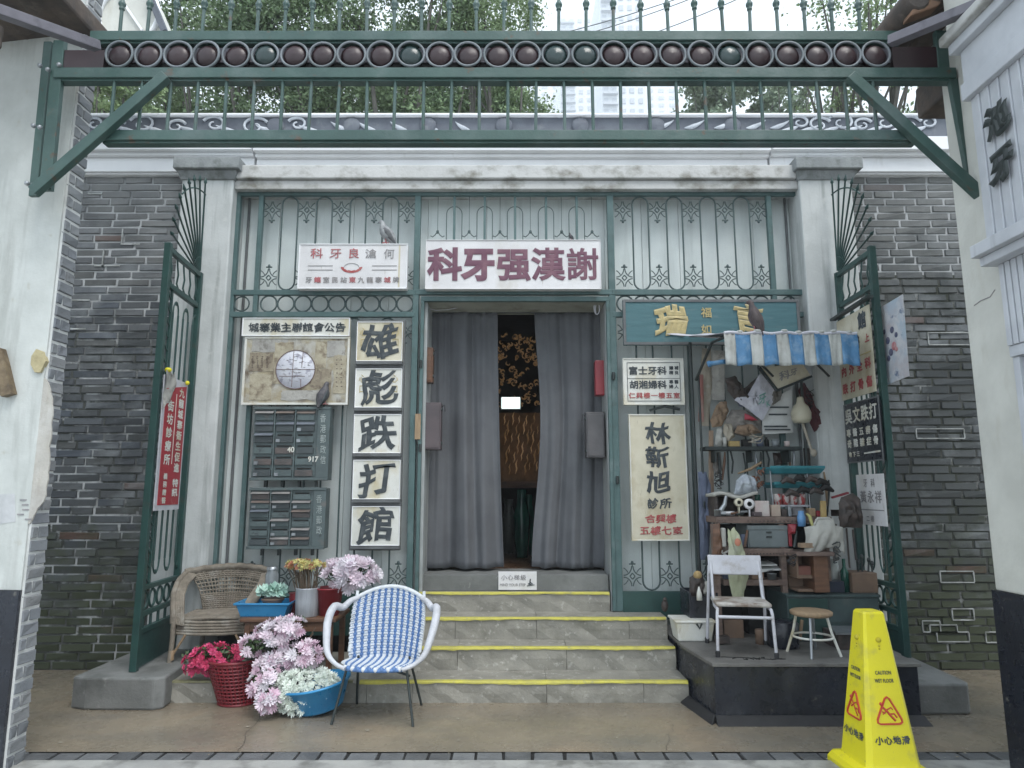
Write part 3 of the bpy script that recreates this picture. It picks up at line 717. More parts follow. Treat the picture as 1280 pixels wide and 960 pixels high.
# ================================================================ NEAR ALLEY WALLS
XL, XR = -2.75, 2.72
aw = thing('alley_wall', 'white plaster wall end with black dado and brick edge at the left of the frame', 'wall', (XL, 4.0, 0), 'near alley walls')
HT = 5.2
g = MB(); g.prismz([(-4.6, 4.25), (XL-.012, 3.965), (XL-.012, 4.12), (-4.6, 4.6)], .955, HT); g.build('plaster_face', m_plaster, aw)
g = MB(); g.prismz([(-4.6, 4.235), (XL-.010, 3.95), (XL-.010, 4.118), (-4.6, 4.6)], 0, .953); g.build('dado', m_black, aw)
g = MB(); g.box(XL-.011, XL+.003, 3.975, 4.115, 0, HT); g.build('mortar_bed', m_mortar2, aw)
nr = int(HT/.077)
for r in range(nr):
    zc = (r+.5)*.077
    for (ya, yb) in ([(3.97, 4.118)] if r % 2 else [(3.97, 4.03), (4.032, 4.118)]):
        inst('brick', random.choice(bp_near[0]), aw, (XL-.012, (ya+yb)/2, zc), (0, 0, PI/2), (yb-ya-.012, .05, .077-.014))
# stains, holes and torn paper on the left wall
def on_left(px, py): # a point on the sloping plaster face
    # face line from (-4.6,4.25) to (XL,3.965)
    for k in range(12):
        Yk = 4.0 if k == 0 else 3.965+(XL-X)*(.285/1.85)
        X, Z = at(px, py, Yk)
    return X, Yk, Z
def poly_on_left(name, pts, mat, th=.006, **k):
    q = [on_left(*p) for p in pts]; g = MB()
    n = len(q); a = [(x, y-th, z) for x, y, z in q]; b_ = [(x, y+.01, z) for x, y, z in q]
    g.raw(a+b_, [tuple(range(n)), tuple(reversed(range(n, 2*n)))]+[(i, i+n, (i+1) % n+n, (i+1) % n) for i in range(n)])
    return g.build(name, mat, aw, **k)
poly_on_left('broken_bracket', [(0, 438), (8, 437), (13, 455), (22, 493), (9, 497), (0, 488)], M('rusted wood', (.20,.15,.09), (.11,.08,.05), 14, .8, bump=.5), .05)
poly_on_left('yellow_foam', [(42, 446), (48, 437), (56, 440), (60, 452), (53, 466), (46, 466), (41, 456)], M('yellow foam', (.46,.40,.24), (.36,.31,.18), 18, .9, bump=.5), .02)
m_glue = M('glue and paper remains', (.46,.44,.40), (.38,.36,.33), 6, .9, bump=.4, stain=((.54,.54,.52), 4, .42, .7), stain2=((.30,.26,.21), 7, .56, .78, (2,2,.5)))
edge_ = [(0, 498), (14, 500), (26, 497), (31, 474), (44, 471), (58, 473), (64, 490), (66, 520), (62, 560), (59, 600), (55, 626), (44, 640), (38, 656), (20, 650), (0, 656)]
ex_ = []
for a, b_ in zip(edge_, edge_[1:]):
    for k in range(4): ex_.append((a[0]+(b_[0]-a[0])*k/4+random.uniform(-1.3, 1.3)*(a[0] > 0), a[1]+(b_[1]-a[1])*k/4+random.uniform(-1.5, 1.5)))
poly_on_left('paper_remains', ex_+[edge_[-1]], m_glue, .001)
poly_on_left('paper_patch', [(0, 618), (19, 617), (20, 652), (0, 655)], M('torn paper', (.50,.51,.52), (.42,.43,.44), 12, .9), .004)
for k in range(5):
    px, py = 20+random.uniform(0, 12), 624+k*6; poly_on_left('stencil_mark', [(px, py), (px+8, py), (px+8, py+2), (px, py+2)], m_greyink, .005)

ar = thing('alley_wall', 'cream plaster wall end with black dado below at the right of the frame', 'wall', (XR, 4.0, 0), 'near alley walls')
g = MB(); g.prismz([(XR, 3.0), (XR, 3.97), (4.6, 4.2), (4.6, 2.9)], .955, HT); g.build('plaster_face', m_plasterB, ar, .01)
g = MB(); g.prismz([(XR-.004, 2.99), (XR-.012, 3.985), (4.6, 4.22), (4.6, 2.88)], 0, .953); g.build('dado', m_black, ar)
# crack
g = MB(); pts = [at(px, py, 3.62) for px, py in ((1218, 382), (1226, 376), (1238, 372), (1246, 362))]
ptsw = []
for px, py in ((1218, 382), (1226, 376), (1238, 371), (1244, 362)):
    dpt = F*XR/(px-640); vd = (480-py)/F*dpt; ptsw.append((XR-.001, dpt*CT-vd*ST, EYE+dpt*ST+vd*CT))
g.tube(ptsw, .003, 4); g.build('crack', m_greyink, ar)

# ---- right shopfront of white corrugated boards
sf = thing('shopfront', 'white boarded shopfront with mouldings and two raised black characters', 'shopfront', (2.58, 3.3, 2.6))
XF = 2.58
def onX(X, px, py):      # point of the plane x = X seen at a pixel
    d = F*X/(px-640); vd = (480-py)/F*d; return (X, d*CT-vd*ST, EYE+d*ST+vd*CT)
m_shop = M('white shop boards', (.56,.58,.62), (.48,.50,.54), 4, .6, bump=.1, stain=((.32,.33,.35), 4, .6, .85, (3,3,.3)))
yF = onX(XF, 1212, 130)[1]; zlo = onX(XF, 1238, 303)[2]; zhi = onX(XF, 1212, 125)[2]
y = yF; k = 0
while y > 2.0:
    g = MB(); d = .075
    g.hexa([(XF, y-d+.004, zlo), (XR+.0, y-d+.004, zlo), (XR+.0, y, zlo), (XF+.008, y, zlo)], [(XF, y-d+.004, zhi), (XR+.0, y-d+.004, zhi), (XR+.0, y, zhi), (XF+.008, y, zhi)])
    g.build('corrugated_board', m_shop, sf, .003); y -= d
# mouldings
def mould(z0, z1, x, name='moulding', y0=None): g = MB(); g.box(x, XR, 1.8, y0 or yF+.02, z0, z1); g.build(name, m_shop, sf, .005)
mould(zhi+.001, zhi+.10, XF-.03); mould(zhi+.101, zhi+.30, XF-.015, y0=yF+.01); mould(zhi+.301, zhi+.36, XF-.06, y0=yF+.04)
g = MB(); g.box(XF-.10, XR, 1.8, yF+.06, zhi+.361, zhi+.42); g.build('weathered_ledge', m_entab, sf, .01)
g = MB(); g.box(XF-.02, XR+.1, 1.8, yF+.10, zhi+.421, zhi+1.3); g.build('parapet', m_plasterB, sf, .01)
mould(zlo-.07, zlo-.001, XF-.07, y0=yF+.03); mould(zlo-.12, zlo-.071, XF-.03)
# lower slats and the window
yS = onX(XF+.04, 1247, 330)[1]; zw = onX(XF+.04, 1262, 432)[2]
y = yS
for k in range(16):
    g = MB(); g.box(XF+.04, XR, y-.035, y, zw, zlo-.121); g.build('slat', m_shop, sf, .004); y -= .045
g = MB(); g.box(XF+.05, XR, 1.9, yS+.004, zw-.06, zw-.001); g.build('window_head', m_shop, sf, .004)
g = MB(); g.box(XF+.06, XR, yS-.045, yS, .96, zw-.061); g.build('window_post', m_shop, sf, .004)
g = MB(); g.box(XF+.11, XF+.118, 1.9, yS-.046, 1.1, zw-.061); g.build('window_pane', m_glass, sf)
g = MB(); g.box(XF+.125, XR, 1.9, yS-.046, .96, zw-.061); g.build('window_back', M('pale window blind', (.5,.55,.52)), sf)
# raised characters  (they read down the boards)
for t, px, py in (('池', 1250, 150), ('牙', 1256, 206)):
    p = onX(XF, px, py); pl = Plane((p[0]-.004, p[1], p[2]), (0, -1, 0)); mb = MB()
    letters(mb, pl, [(t, 0, 0, .165, .175, .075, .12)], .006, .016)
    vs, fs = glyph(t, .055)
    mb.build('raised_character', m_iron, sf)

# ================================================================ IRON GATEWAY OVER THE ALLEY
YG = 3.80
gw = thing('iron_gateway', 'dark green riveted iron gateway spanning the alley with ringed frieze and diagonal braces', 'gateway', (0, YG, 3))
def gz(py): return zz(py, YG)
def gx(px, py): return xx(px, py, YG)
def rail(px0, px1, ya, yb, d=.06, y=YG, name='gateway_rail'):
    ym = (ya+yb)/2; g = MB(); g.box(gx(px0, ym), gx(px1, ym), y, y+d, gz(yb), gz(ya)); g.build(name, m_beam, gw, .004)
rail(112, 1128, 38, 49.5); rail(66, 1196, 84, 96.5); rail(126, 1148, 162, 174.5)
# thin lower lips (angle iron)
for (a, b_, yy) in ((112, 1128, 49.6), (66, 1196, 96.6), (126, 1148, 174.6)):
    g = MB(); g.box(gx(a, yy), gx(b_, yy), YG+.018, YG+.075, gz(yy)-.012, gz(yy)); g.build('rail_lip', m_beam, gw)
# diagonal braces
def brace(p0, p1, w_): 
    a, b_ = at(*p0, YG-.03), at(*p1, YG-.03); g = MB(); g.bar((a[0], YG-.03, a[1]), (b_[0], YG-.03, b_[1]), .05, .062, up=(1, 0, 0) if 0 else None); g.build('brace', m_beam, gw, .004)
brace((42, 240), (208, 95), 0); brace((1226, 244), (1062, 95), 0)
# wall brackets with bolts
def bracket(p0, p1, dy=0):
    a, b_ = at(*p0, YG), at(*p1, YG); g = MB(); g.bar((a[0], YG+.03, a[1]), (b_[0], YG+.03, b_[1]), .07, .035); g.build('wall_bracket', m_beam, gw, .004)
bracket((72, 48), (54, 236)); 
a, b_ = at(60, 52, YG+.06), at(41, 245, YG+.06); g = MB(); g.bar((a[0], YG+.07, a[1]), (b_[0], YG+.07, b_[1]), .05, .03); g.build('wall_bracket', m_beam, gw, .004)
bracket((1178, 36), (1183, 94)); bracket((1196, 96), (1224, 244))
a, b_ = at(1194, 40, YG+.06), at(1200, 92, YG+.06); g = MB(); g.bar((a[0], YG+.07, a[1]), (b_[0], YG+.07, b_[1]), .05, .03); g.build('wall_bracket', m_beam, gw, .004)
bm = MB(); bm.lathe([(.014, 0), (.014, -.012), (.009, -.02), (0, -.021)], (0,0,0), 8, 'y'); bm = bm.mesh('bolt', m_steel)
for px, py in ((51, 83), (61, 88), (43, 158), (51, 160), (35, 230), (43, 232), (75, 82), (1203, 84), (1196, 60), (1221, 232)):
    X, Z = at(px, py, YG+.005); inst('bolt', bm, gw, (X, YG+.004, Z))
# frieze: maroon glazed domes in grey rings
zr = (gz(50)+gz(84))/2; RRg = (gz(51)-gz(83.5))/2
g = MB(); g.box(gx(66, 67), gx(128, 67), YG+.02, YG+.06, gz(83), gz(60)); g.build('frieze_plate', m_maroon, gw)
g = MB(); g.box(gx(1118, 67), gx(1180, 67), YG+.02, YG+.06, gz(83), gz(56)); g.build('frieze_plate', m_maroon, gw)
g = MB(); g.box(gx(128, 67), gx(1118, 67), YG+.045, YG+.055, gz(72), gz(54)); g.build('frieze_strip', m_purple, gw)
g = MB(); g.box(gx(112, 67), gx(1128, 67), YG+.056, YG+.066, gz(83.5), gz(50)); g.build('frieze_back', m_dark, gw)
me_r = ring_mesh(RRg*.96, .0085, 22, 'frieze_ring', m_ringgrey)
dm = MB(); dm.lathe([(RRg*.86, .03), (RRg*.84, .012), (RRg*.62, -.006), (RRg*.32, -.014), (0, -.017)], (0,0,0), 18, 'y'); me_d = dm.mesh('glazed_dome', m_maroon)
dm = MB(); dm.lathe([(RRg*.86, .03), (RRg*.84, .012), (RRg*.62, -.006), (RRg*.32, -.014), (0, -.017)], (0,0,0), 18, 'y'); me_d2 = dm.mesh('glazed_dome', M('dark green glaze', (.02,.04,.04), rough=.2))
n = 27
for k in range(n):
    px = 148+(1096-148)*k/(n-1); X = gx(px, 67)
    inst('frieze_ring', me_r, gw, (X+random.uniform(-.004, .004), YG+.008+random.uniform(-.003, .003), zr+random.uniform(-.003, .003)), (random.uniform(-.06, .06), random.uniform(0, 1), random.uniform(-.08, .08)), (random.uniform(.96, 1.03),)*3); inst('glazed_dome', me_d2 if k in (5, 10, 15, 16, 21) else me_d, gw, (X+random.uniform(-.003, .003), YG+.014, zr+random.uniform(-.003, .003)))
# vertical bars and spikes
k = 0
for i in range(28):
    px = 137+i*35.55
    X = gx(px, 130)
    if px < 1140: g = MB(); g.tube([(X+random.uniform(-.004, .004), YG+.03, gz(163)), (X+random.uniform(-.004, .004), YG+.03, gz(96))], .0105, 8); g.build('gateway_bar', m_beam, gw)
sp = MB(); zt0 = gz(38); zt1 = gz(8)
sp.tube([(0, 0, 0), (0, 0, zt1-zt0)], .0105, 8)
sp.lathe([(.0106, 0), (.016, .004), (.016, .014), (.011, .02), (.021, .032), (.022, .046), (.014, .06), (.005, .10), (0, .12)], (0, 0, zt1-zt0-.004), 10)
sp = sp.mesh('spike', m_beam)
for i in range(28):
    px = 148+i*34.4; inst('spike', sp, gw, (gx(px, 20), YG+.03, zt0), (random.uniform(-.02, .02), random.uniform(-.02, .02), 0), (1, 1, random.uniform(.97, 1.03)))
# sloping steel members at both corners
def member(p0, p1, y0, y1, w_, lab, mat=m_purple):
    a, b_ = at(*p0, y0), at(*p1, y1); g = MB(); g.bar((a[0], y0, a[1]), (b_[0], y1, b_[1]), w_, w_*.9)
    tag(g.build('eaves_bar', mat, bevel=.004), lab, 'steel bar', 'steel bars below the eaves')
member((-40, 0), (122, 58), 3.1, 3.72, .062, 'purple grey steel bar running from the left eave down to the gateway')
member((1258, -8), (1112, 52), 3.25, 3.72, .062, 'purple grey steel bar running from the right eave down to the gateway')
# eaves: clay tiles and timber ends
m_clay = M('old clay eave tile', (.10,.075,.06), (.06,.05,.045), 7, .8, bump=.4, stain=((.16,.13,.11), 9, .55, .75))
ea = thing('tiled_eave', 'dark clay tile eave above the left alley wall', 'eave', (-3.0, 3.9, 4.4), 'eaves over the alley')
for k in range(5):
    X = xx(70, 0, 3.75)-.26*k; g = MB(); g.lathe([(.13, -.25), (.135, .0), (.13, .7)], (X-.1, 3.75, zz(-8+0*k, 3.75)+.02*k), 12, 'y'); g.build('round_tile', m_clay, ea)
g = MB(); g.box(-4.3, xx(96, 20, 3.8), 3.55, 4.3, zz(33, 3.9), zz(-5, 3.8)); g.build('eave_timber', m_clay, ea, .02)
g = MB(); g.box(-4.3, -2.95, 3.4, 3.6, zz(50, 3.5), zz(20, 3.5)); g.build('eave_timber', m_clay, ea, .02)
er = thing('tiled_eave', 'broken brown clay tile eave above the right end of the gateway', 'eave', (2.6, 3.9, 4.4), 'eaves over the alley')
for (px, py, r) in ((1136, 12, .085), (1160, -2, .11), (1188, 2, .09), (1205, -14, .10)):
    X, Z = at(px, py, 3.75); g = MB(); g.lathe([(r*.7, -.10), (r, -.08), (r, .5)], (X, 3.75, Z), 12, 'y'); g.build('round_tile', m_clay, er)
X, Z = at(1150, 22, 3.74); g = MB(); g.hexa([(X-.11, 3.66, Z-.05), (X+.07, 3.66, Z+.02), (X+.07, 3.75, Z+.02), (X-.11, 3.75, Z-.05)], [(X-.05, 3.66, Z+.12), (X+.12, 3.66, Z+.1), (X+.12, 3.75, Z+.1), (X-.05, 3.75, Z+.12)]); g.build('tile_shard', M('raw orange clay', (.22,.12,.07), (.15,.09,.06), 9, .8), er, .01)
X, Z = at(1222, 6, 3.9); g = MB(); g.box(X-.1, X+1.2, 3.8, 4.4, Z-.12, Z+.9); g.build('eave_block', m_entab, er, .02)
X, Z = at(1193, 100, 4.0); g = MB(); g.box(X-.07, X+.2, 4.0, 4.3, Z-.1, Z+.12); g.build('broken_brick_end', m_clay, er, .015)
# gable of the neighbouring house, upper left
gb = thing('gable_wall', 'cream gable wall with a raised round moulding behind the gateway spikes', 'gable', (-3.6, 5.6, 4.3))
x0, z0 = at(96, 40, 5.4); x1, z1 = at(206, 40, 5.4); x2, z2 = at(184, -12, 5.4)
g = MB(); zq_ = zz(80, 5.4); g.prism([(x0-.6, zq_), (x1, zq_), (x1, z1), (x2, z2), (x2-.3, z2+.5), (x0-.6, z2+.9)], 5.4, 5.7); g.build('gable_face', m_plasterB, gb, .01)
g = MB(); X, Z = at(160, 18, 5.38); R = .26
g.tube([(X+R*math.cos(2*PI*i/28), 5.39, Z+R*1.05*math.sin(2*PI*i/28)) for i in range(28)], .022, 8, True); g.build('round_moulding', m_cornice, gb)
g = MB(); a, b_ = at(148, -6, 5.38), at(178, 38, 5.38); g.bar((a[0], 5.38, a[1]), (b_[0], 5.38, b_[1]), .02); g.build('moulding_spoke', m_cornice, gb)
g = MB(); a, b_ = at(186, -8, 5.35), at(206, 40, 5.35); g.bar((a[0], 5.35, a[1]), (b_[0], 5.35, b_[1]), .05); g.build('verge_trim', m_roof, gb)
# ================================================================ SIGNS
def signbox(label, x0, y0, x1, y1, Y, face, th=.04, frame=None, fw=.012, group=None, cat='sign', name='signboard', tilt=0, tilt_dir=0):
    X0, X1, Z0, Z1 = rect(x0, y0, x1, y1, Y)
    t = thing(name, label, cat, ((X0+X1)/2, Y+th, Z0), group)
    g = MB(); g.box(X0, X1, Y, Y+th, Z0, Z1); g.build('panel', face, t, .003)
    if frame:
        g = MB(); f = fw
        g.box(X0-.001, X1+.001, Y-.008, Y+.01, Z1-f, Z1+.001); g.box(X0-.001, X1+.001, Y-.008, Y+.01, Z0-.001, Z0+f)
        g.box(X0-.001, X0+f, Y-.007, Y+.009, Z0+f, Z1-f); g.box(X1-f, X1+.001, Y-.007, Y+.009, Z0+f, Z1-f); g.build('frame', frame, t, .002)
    return t, (X0, X1, Z0, Z1)
YF = 5.94
# 1 dental sign, pink letters
t, q = signbox('white dental sign with faded red characters and denture drawing, upper left of the doorway', 373, 305, 509, 361, YF, m_white, .07, m_cornice, .008)
face_letters(t, m_pinkink, YF-.003, [('科', 396, 317, 15, 13, .012), ('牙', 419.5, 317, 15, 13, .006), ('良', 442, 317, 14, 13, .012)], 'lettering', .003)
face_letters(t, m_greyink, YF-.003, [('滄', 463.5, 317.3, 14, 12, .004), ('何', 486.5, 317.5, 13, 13, .002)], 'faded_lettering', .003)
bt = '牙鑲室民站東九龍寨城牌'
face_letters(t, m_greyink, YF-.003, [(c, 386+10.9*i, 350, 8, 7.5, .02) for i, c in enumerate(bt) if i not in (1, 5, 9)], 'small_lettering', .003)
face_letters(t, m_pinkink, YF-.003, [(c, 386+10.9*i, 350, 8, 7.5, .03) for i, c in enumerate(bt) if i in (1, 5, 9)], 'small_lettering', .003)
g = MB()
for (a, b_) in ((385, 416), (465, 496)):
    for yy in (332.3, 337.5): X0, X1, Z0, Z1 = rect(a, yy-.4, b_, yy+.4, YF); g.box(X0, X1, YF-.003, YF, Z0, Z1)
g.build('ruled_line', m_greyink, t)
g = MB()      # denture drawing: a crescent with a scalloped upper edge
X, Z = at(439.5, 335.5, YF); s = at(440.5, 335.5, YF)[0]-X
outer = [(X+13.5*s*math.cos(a), YF-.003, Z+2*s+8*s*math.sin(a)) for a in [PI+PI*i/16 for i in range(17)]]
inner = [(X+9.5*s*math.cos(a), YF-.003, Z+1.5*s-1.2*s*abs(math.sin(a*5))+3.6*s*math.sin(a)) for a in [2*PI-PI*i/16 for i in range(17)]]
for i in range(16): g.face([outer[i], outer[i+1], inner[15-i], inner[16-i]])
g.build('denture_drawing', m_redink, t)
g = MB(); g.tube([(X+9*s*math.cos(a), YF-.002, Z+2*s+4.5*s*math.sin(a)) for a in [PI*i/10 for i in range(11)]], .0025, 4); g.build('denture_outline', m_greyink, t)
m_rust = M('water stain', (.50,.44,.30), (.62,.58,.46), 8, .6, st=(1,1,.3))
X0, X1, Z0, Z1 = rect(498, 307, 500, 359, YF); g = MB(); g.box(X0, X1, YF-.002, YF, Z0, Z1); g.build('rust_run', m_rust, t)

# 2 big plum sign over the door
t, q = signbox('wide white sign with bold plum characters directly above the curtained doorway', 532, 300, 751, 361.5, YF, m_white, .07, m_white, .005)
face_letters(t, m_purpleink, YF-.003, [('科', 556, 331, 40, 41, .04), ('牙', 598, 331, 39, 41, .05), ('强', 642, 331, 40, 41, .034), ('漢', 685, 331, 40, 41, .028), ('謝', 728, 331, 39, 41, .02)], 'lettering', .003)

# 3 notice board with header
t, q = signbox('pale header board with nine dark characters above the weathered notice board', 303, 397.5, 437, 420, YF, m_signw, .05, m_cornice, .006)
face_letters(t, m_ink, YF-.003, [(c, 317.5+13.5*i, 409.5, 12.5, 11.5, .028, .06) for i, c in enumerate('城寨業主聯誼會公告')], 'lettering', .003)
m_notice = M('weathered notice board', (.40,.355,.25), (.30,.255,.175), 5, .8, bump=.3, bsc=40, stain=((.45,.44,.40), 7, .44, .62), stain2=((.13,.10,.07), 9, .50, .68, (1,1,.5)))
t, q = signbox('weathered brown notice board with round white paper map and torn notices', 304, 421, 436, 506, YF+.01, m_notice, .04, m_signw, .018, cat='notice board', name='notice_board')
YN = YF+.01
def patch(parent, name, px0, py0, px1, py1, Y, mat, th=.003, rot=0):
    X0, X1, Z0, Z1 = rect(px0, py0, px1, py1, Y); c = []
    cs = [(X0, Z0), (X1, Z0), (X1, Z1), (X0, Z1)]
    for k in range(4):
        a, b_ = cs[k], cs[(k+1) % 4]; tear = random.random() < .5
        for i in range(6): q = i/6; jj = .008 if tear and i else .0015; c.append((a[0]+(b_[0]-a[0])*q+random.uniform(-jj, jj), a[1]+(b_[1]-a[1])*q+random.uniform(-jj, jj)))
    g = MB(); g.prism(c, Y-th, Y+.001); return g.build(name, mat, parent)
m_old1 = M('brown old paper', (.24,.20,.15), (.34,.30,.22), 14, .85, bump=.3, stain=((.12,.09,.07), 16, .5, .66)); m_old2 = M('tan old paper', (.45,.41,.31), (.35,.31,.23), 12, .85, bump=.3, stain=((.22,.18,.13), 15, .5, .66)); m_old3 = M('grey old paper', (.42,.41,.38), (.33,.32,.30), 12, .85, bump=.3, stain=((.20,.19,.17), 15, .52, .68))
patch(t, 'old_notice', 312, 441, 342, 464, YN, m_old1); patch(t, 'old_notice', 315, 424, 360, 440, YN, m_old3); patch(t, 'old_notice', 343, 428, 366, 480, YN, m_old2, .004)
patch(t, 'old_notice', 409, 426, 431, 446, YN, m_old3); patch(t, 'old_notice', 417, 444, 432, 492, YN, m_old2, .004); patch(t, 'old_notice', 394, 428, 408, 460, YN, m_old2)
patch(t, 'old_notice', 312, 468, 340, 500, YN, m_old2); patch(t, 'old_notice', 352, 488, 400, 500, YN, m_old3, .004); patch(t, 'old_notice', 388, 461, 414, 486, YN, m_old1)
X, Z = at(369.5, 462, YN); r = xx(394, 462, YN)-X
g = MB(); g.lathe([(0, -.006), (r*.98, -.006), (r, 0)], (X, YN, Z), 28, 'y'); g.build('round_paper', M('white map paper', (.66,.67,.72), (.56,.57,.64), 9, .7, stain=((.38,.38,.45), 16, .54, .6)), t)
g = MB(); g.tube([(X+r*math.cos(2*PI*i/28), YN-.006, Z+r*math.sin(2*PI*i/28)) for i in range(28)], .004, 4, True)
for (a, b_) in (((-.98, 0), (.98, .0)), ((-.15, -.9), (-.12, .95)), ((.32, .1), (.36, .9)), ((-.8, -.35), (.5, -.35)), ((.3, -.5), (.32, -.9))): g.bar((X+a[0]*r, YN-.007, Z+a[1]*r), (X+b_[0]*r, YN-.007, Z+b_[1]*r), .004)
g.build('map_lines', M('faded brown ink', (.16,.10,.09)), t)
g = MB(); 
for k in range(46):
    a, d = random.uniform(0, 6.28), random.uniform(.05, .85)*r; cx, cz = X+d*math.cos(a), Z+d*math.sin(a); L = random.uniform(.006, .03)
    g.box(cx-L/2, cx+L/2, YN-.0085, YN-.006, cz, cz+.0035)
g.build('map_writing', m_greyink, t, kind='stuff')
g = MB()
for cx0, n_ in ((316, 6), (322, 6), (328, 6), (334, 6), (421, 7), (427, 7)):
    for i in range(n_):
        a, b_ = at(cx0+random.uniform(-.4, .4), (446 if cx0 < 400 else 450)+i*(2.6 if cx0 < 400 else 5.5), YN); g.box(a-.006, a+.006, YN-.0055, YN-.003, b_-.004, b_+.004)
g.build('notice_writing', M('brown writing', (.14,.11,.09)), t, kind='stuff')

# 4 five bone-setter panels in a dark backing
t5 = thing('panel_backing', 'tall grey frame carrying the five bone-setter character panels left of the doorway', 'sign frame', (xx(472, 540, YF+.03), YF+.06, zz(686, YF)))
g = MB(); za_, zb_ = zz(688, YF+.03), zz(400, YF+.03); xa_, xb_ = xx(441, 540, YF+.03), xx(503.5, 540, YF+.03)
g.box(xa_, xb_, YF+.035, YF+.07, za_, zb_); g.build('backing_board', m_frameg, t5, .003)
for ch, (x0, y0, x1, y1), lab, mt in (('雄', (446, 402.5, 503, 451.5), 'topmost of five white panels, yellowed, one black brush character 雄', m_cream), ('彪', (444, 461, 502, 509.5), 'second white panel from the top with black brush character 彪', m_signw), ('跌', (442, 518, 501, 566.5), 'middle white panel of five with black brush character 跌', m_signw), ('打', (441, 575, 500, 624), 'fourth white panel from the top, stained at one side, character 打', m_signw), ('館', (439.5, 633, 499.5, 682), 'lowest of five white panels with black brush character 館', m_signw)):
    t, q = signbox(lab, x0, y0, x1, y1, YF-.01, mt, .044, m_cornice, .005, group='bone-setter character panels', name='character_panel')
    face_letters(t, m_ink, YF-.014, [(ch, (x0+x1)/2+.5, (y0+y1)/2, 44, 43, .026, .13)], 'lettering', .003)
    X0, X1, Z0, Z1 = q
    g = MB(); g.box(X0-.004, X1+.004, YF-.02, YF+.033, Z0-.028, Z0-.006); g.build('sill_strip', m_frameg, t, .002)
    if ch in '雄彪': face_letters(t, m_gold, YF-.0125, [(c, (x0+x1)/2+dx, (y0+y1)/2-12+k*13, 9, 11, .01) for dx in (-20, 20) for k, c in enumerate('心口')], 'faint_gold_lettering', .001)

# 5 teal board with gilt characters
t, q = signbox('teal wooden signboard with gilt characters and grey frame above the awning', 779, 374.5, 1000, 431, YF, m_teal, .04, m_frameg, .024)
face_letters(t, m_gold, YF-.006, [('瑞', 839, 402, 37, 37, .05, .08), ('言', 936, 399, 35, 36, .04, -.1)], 'gilt_lettering', .008)
face_letters(t, m_gold, YF-.005, [('福', 883, 391, 13, 13, .02), ('如', 883, 412, 13, 12, .02)], 'small_gilt_lettering', .005)

# 6 small white clinic sign
t, q = signbox('small white clinic sign with black border, three lines of characters right of the doorway', 779, 448, 855, 506, YF, m_signw, .045, m_signw, .005)
g = MB(); X0, X1, Z0, Z1 = rect(784, 453, 850.5, 501.5, YF); e = .004
g.box(X0, X1, YF-.004, YF, Z1-e, Z1); g.box(X0, X1, YF-.004, YF, Z0, Z0+e); g.box(X0, X0+e, YF-.004, YF, Z0+e, Z1-e); g.box(X1-e, X1, YF-.004, YF, Z0+e, Z1-e)
zz_ = zz(473, YF); g.box(X0+e, X1-e, YF-.004, YF, zz_-.0015, zz_+.0015); g.build('black_border', m_ink, t)
face_letters(t, m_ink, YF-.003, [(c, 791.5+12*i, 463.5, 11, 10.5, .03) for i, c in enumerate('富士牙科')]+[(c, 792.5+11.7*i, 481, 11, 10.5, .03) for i, c in enumerate('胡湘婦科')]+[(c, 839+6.5*(i % 2), 460+6*(i//2)+(17.5 if k else 0), 5, 5, .03) for k in (0, 1) for i, c in enumerate(('鑲補精良', '專醫婦人')[k])], 'lettering', .003)
face_letters(t, m_redink, YF-.003, [(c, 790+9.3*i, 494.5, 8, 7.5, .025) for i, c in enumerate('仁興樓一樓五室')], 'red_lettering', .003)
# 7 tall clinic sign
t, q = signbox('tall yellowed clinic sign with large vertical black and small red characters', 788, 518, 859, 676, YF, m_cream, .045, m_signw, .01)
face_letters(t, m_ink, YF-.003, [('林', 822, 542, 29, 27, .03, .05), ('靳', 822, 572, 29, 26, .028, .05), ('旭', 823, 603, 29, 28, .03, .05), ('診', 816, 629.5, 13, 13, .03, .05), ('所', 832, 629.5, 14, 13, .03, .05)], 'lettering', .003)
face_letters(t, m_redink, YF-.003, [(c, 813+13*i, 648.5, 12, 11, .03, .05) for i, c in enumerate('合興樓')]+[(c, 806+13.6*i, 663.5, 12, 11, .03, .05) for i, c in enumerate('五樓七室')], 'red_lettering', .003)
X0, X1, Z0, Z1 = rect(812, 508.5, 850, 513, YF+.02); g = MB(); g.tube([(X0, YF+.03, Z0), ((X0+X1)/2, YF+.02, Z1+.005), (X1, YF+.03, Z0+.01)], .012, 6); tag(g.build('hanger_bar', m_iron), 'bent black hanger between the small and tall clinic signs', 'hanger')

# 8 red banner on the left gate
def plane_sign(name, label, cat, pl, u0, u1, z0, z1, n0, th, face, edge=None, group=None, zr=None):
    zr = zr or (z0, z1)
    base = pl.p((u0+u1)/2, z0, n0); t = thing(name, label, cat, tuple(base), group)
    g = MB(); a, b_ = n0, n0+th
    g.hexa([pl.p(u0, z0, a), pl.p(u1, zr[0], a), pl.p(u1, zr[0], b_), pl.p(u0, z0, b_)], [pl.p(u0, z1, a), pl.p(u1, zr[1], a), pl.p(u1, zr[1], b_), pl.p(u0, z1, b_)])
    g.build('panel', face, t)
    return t
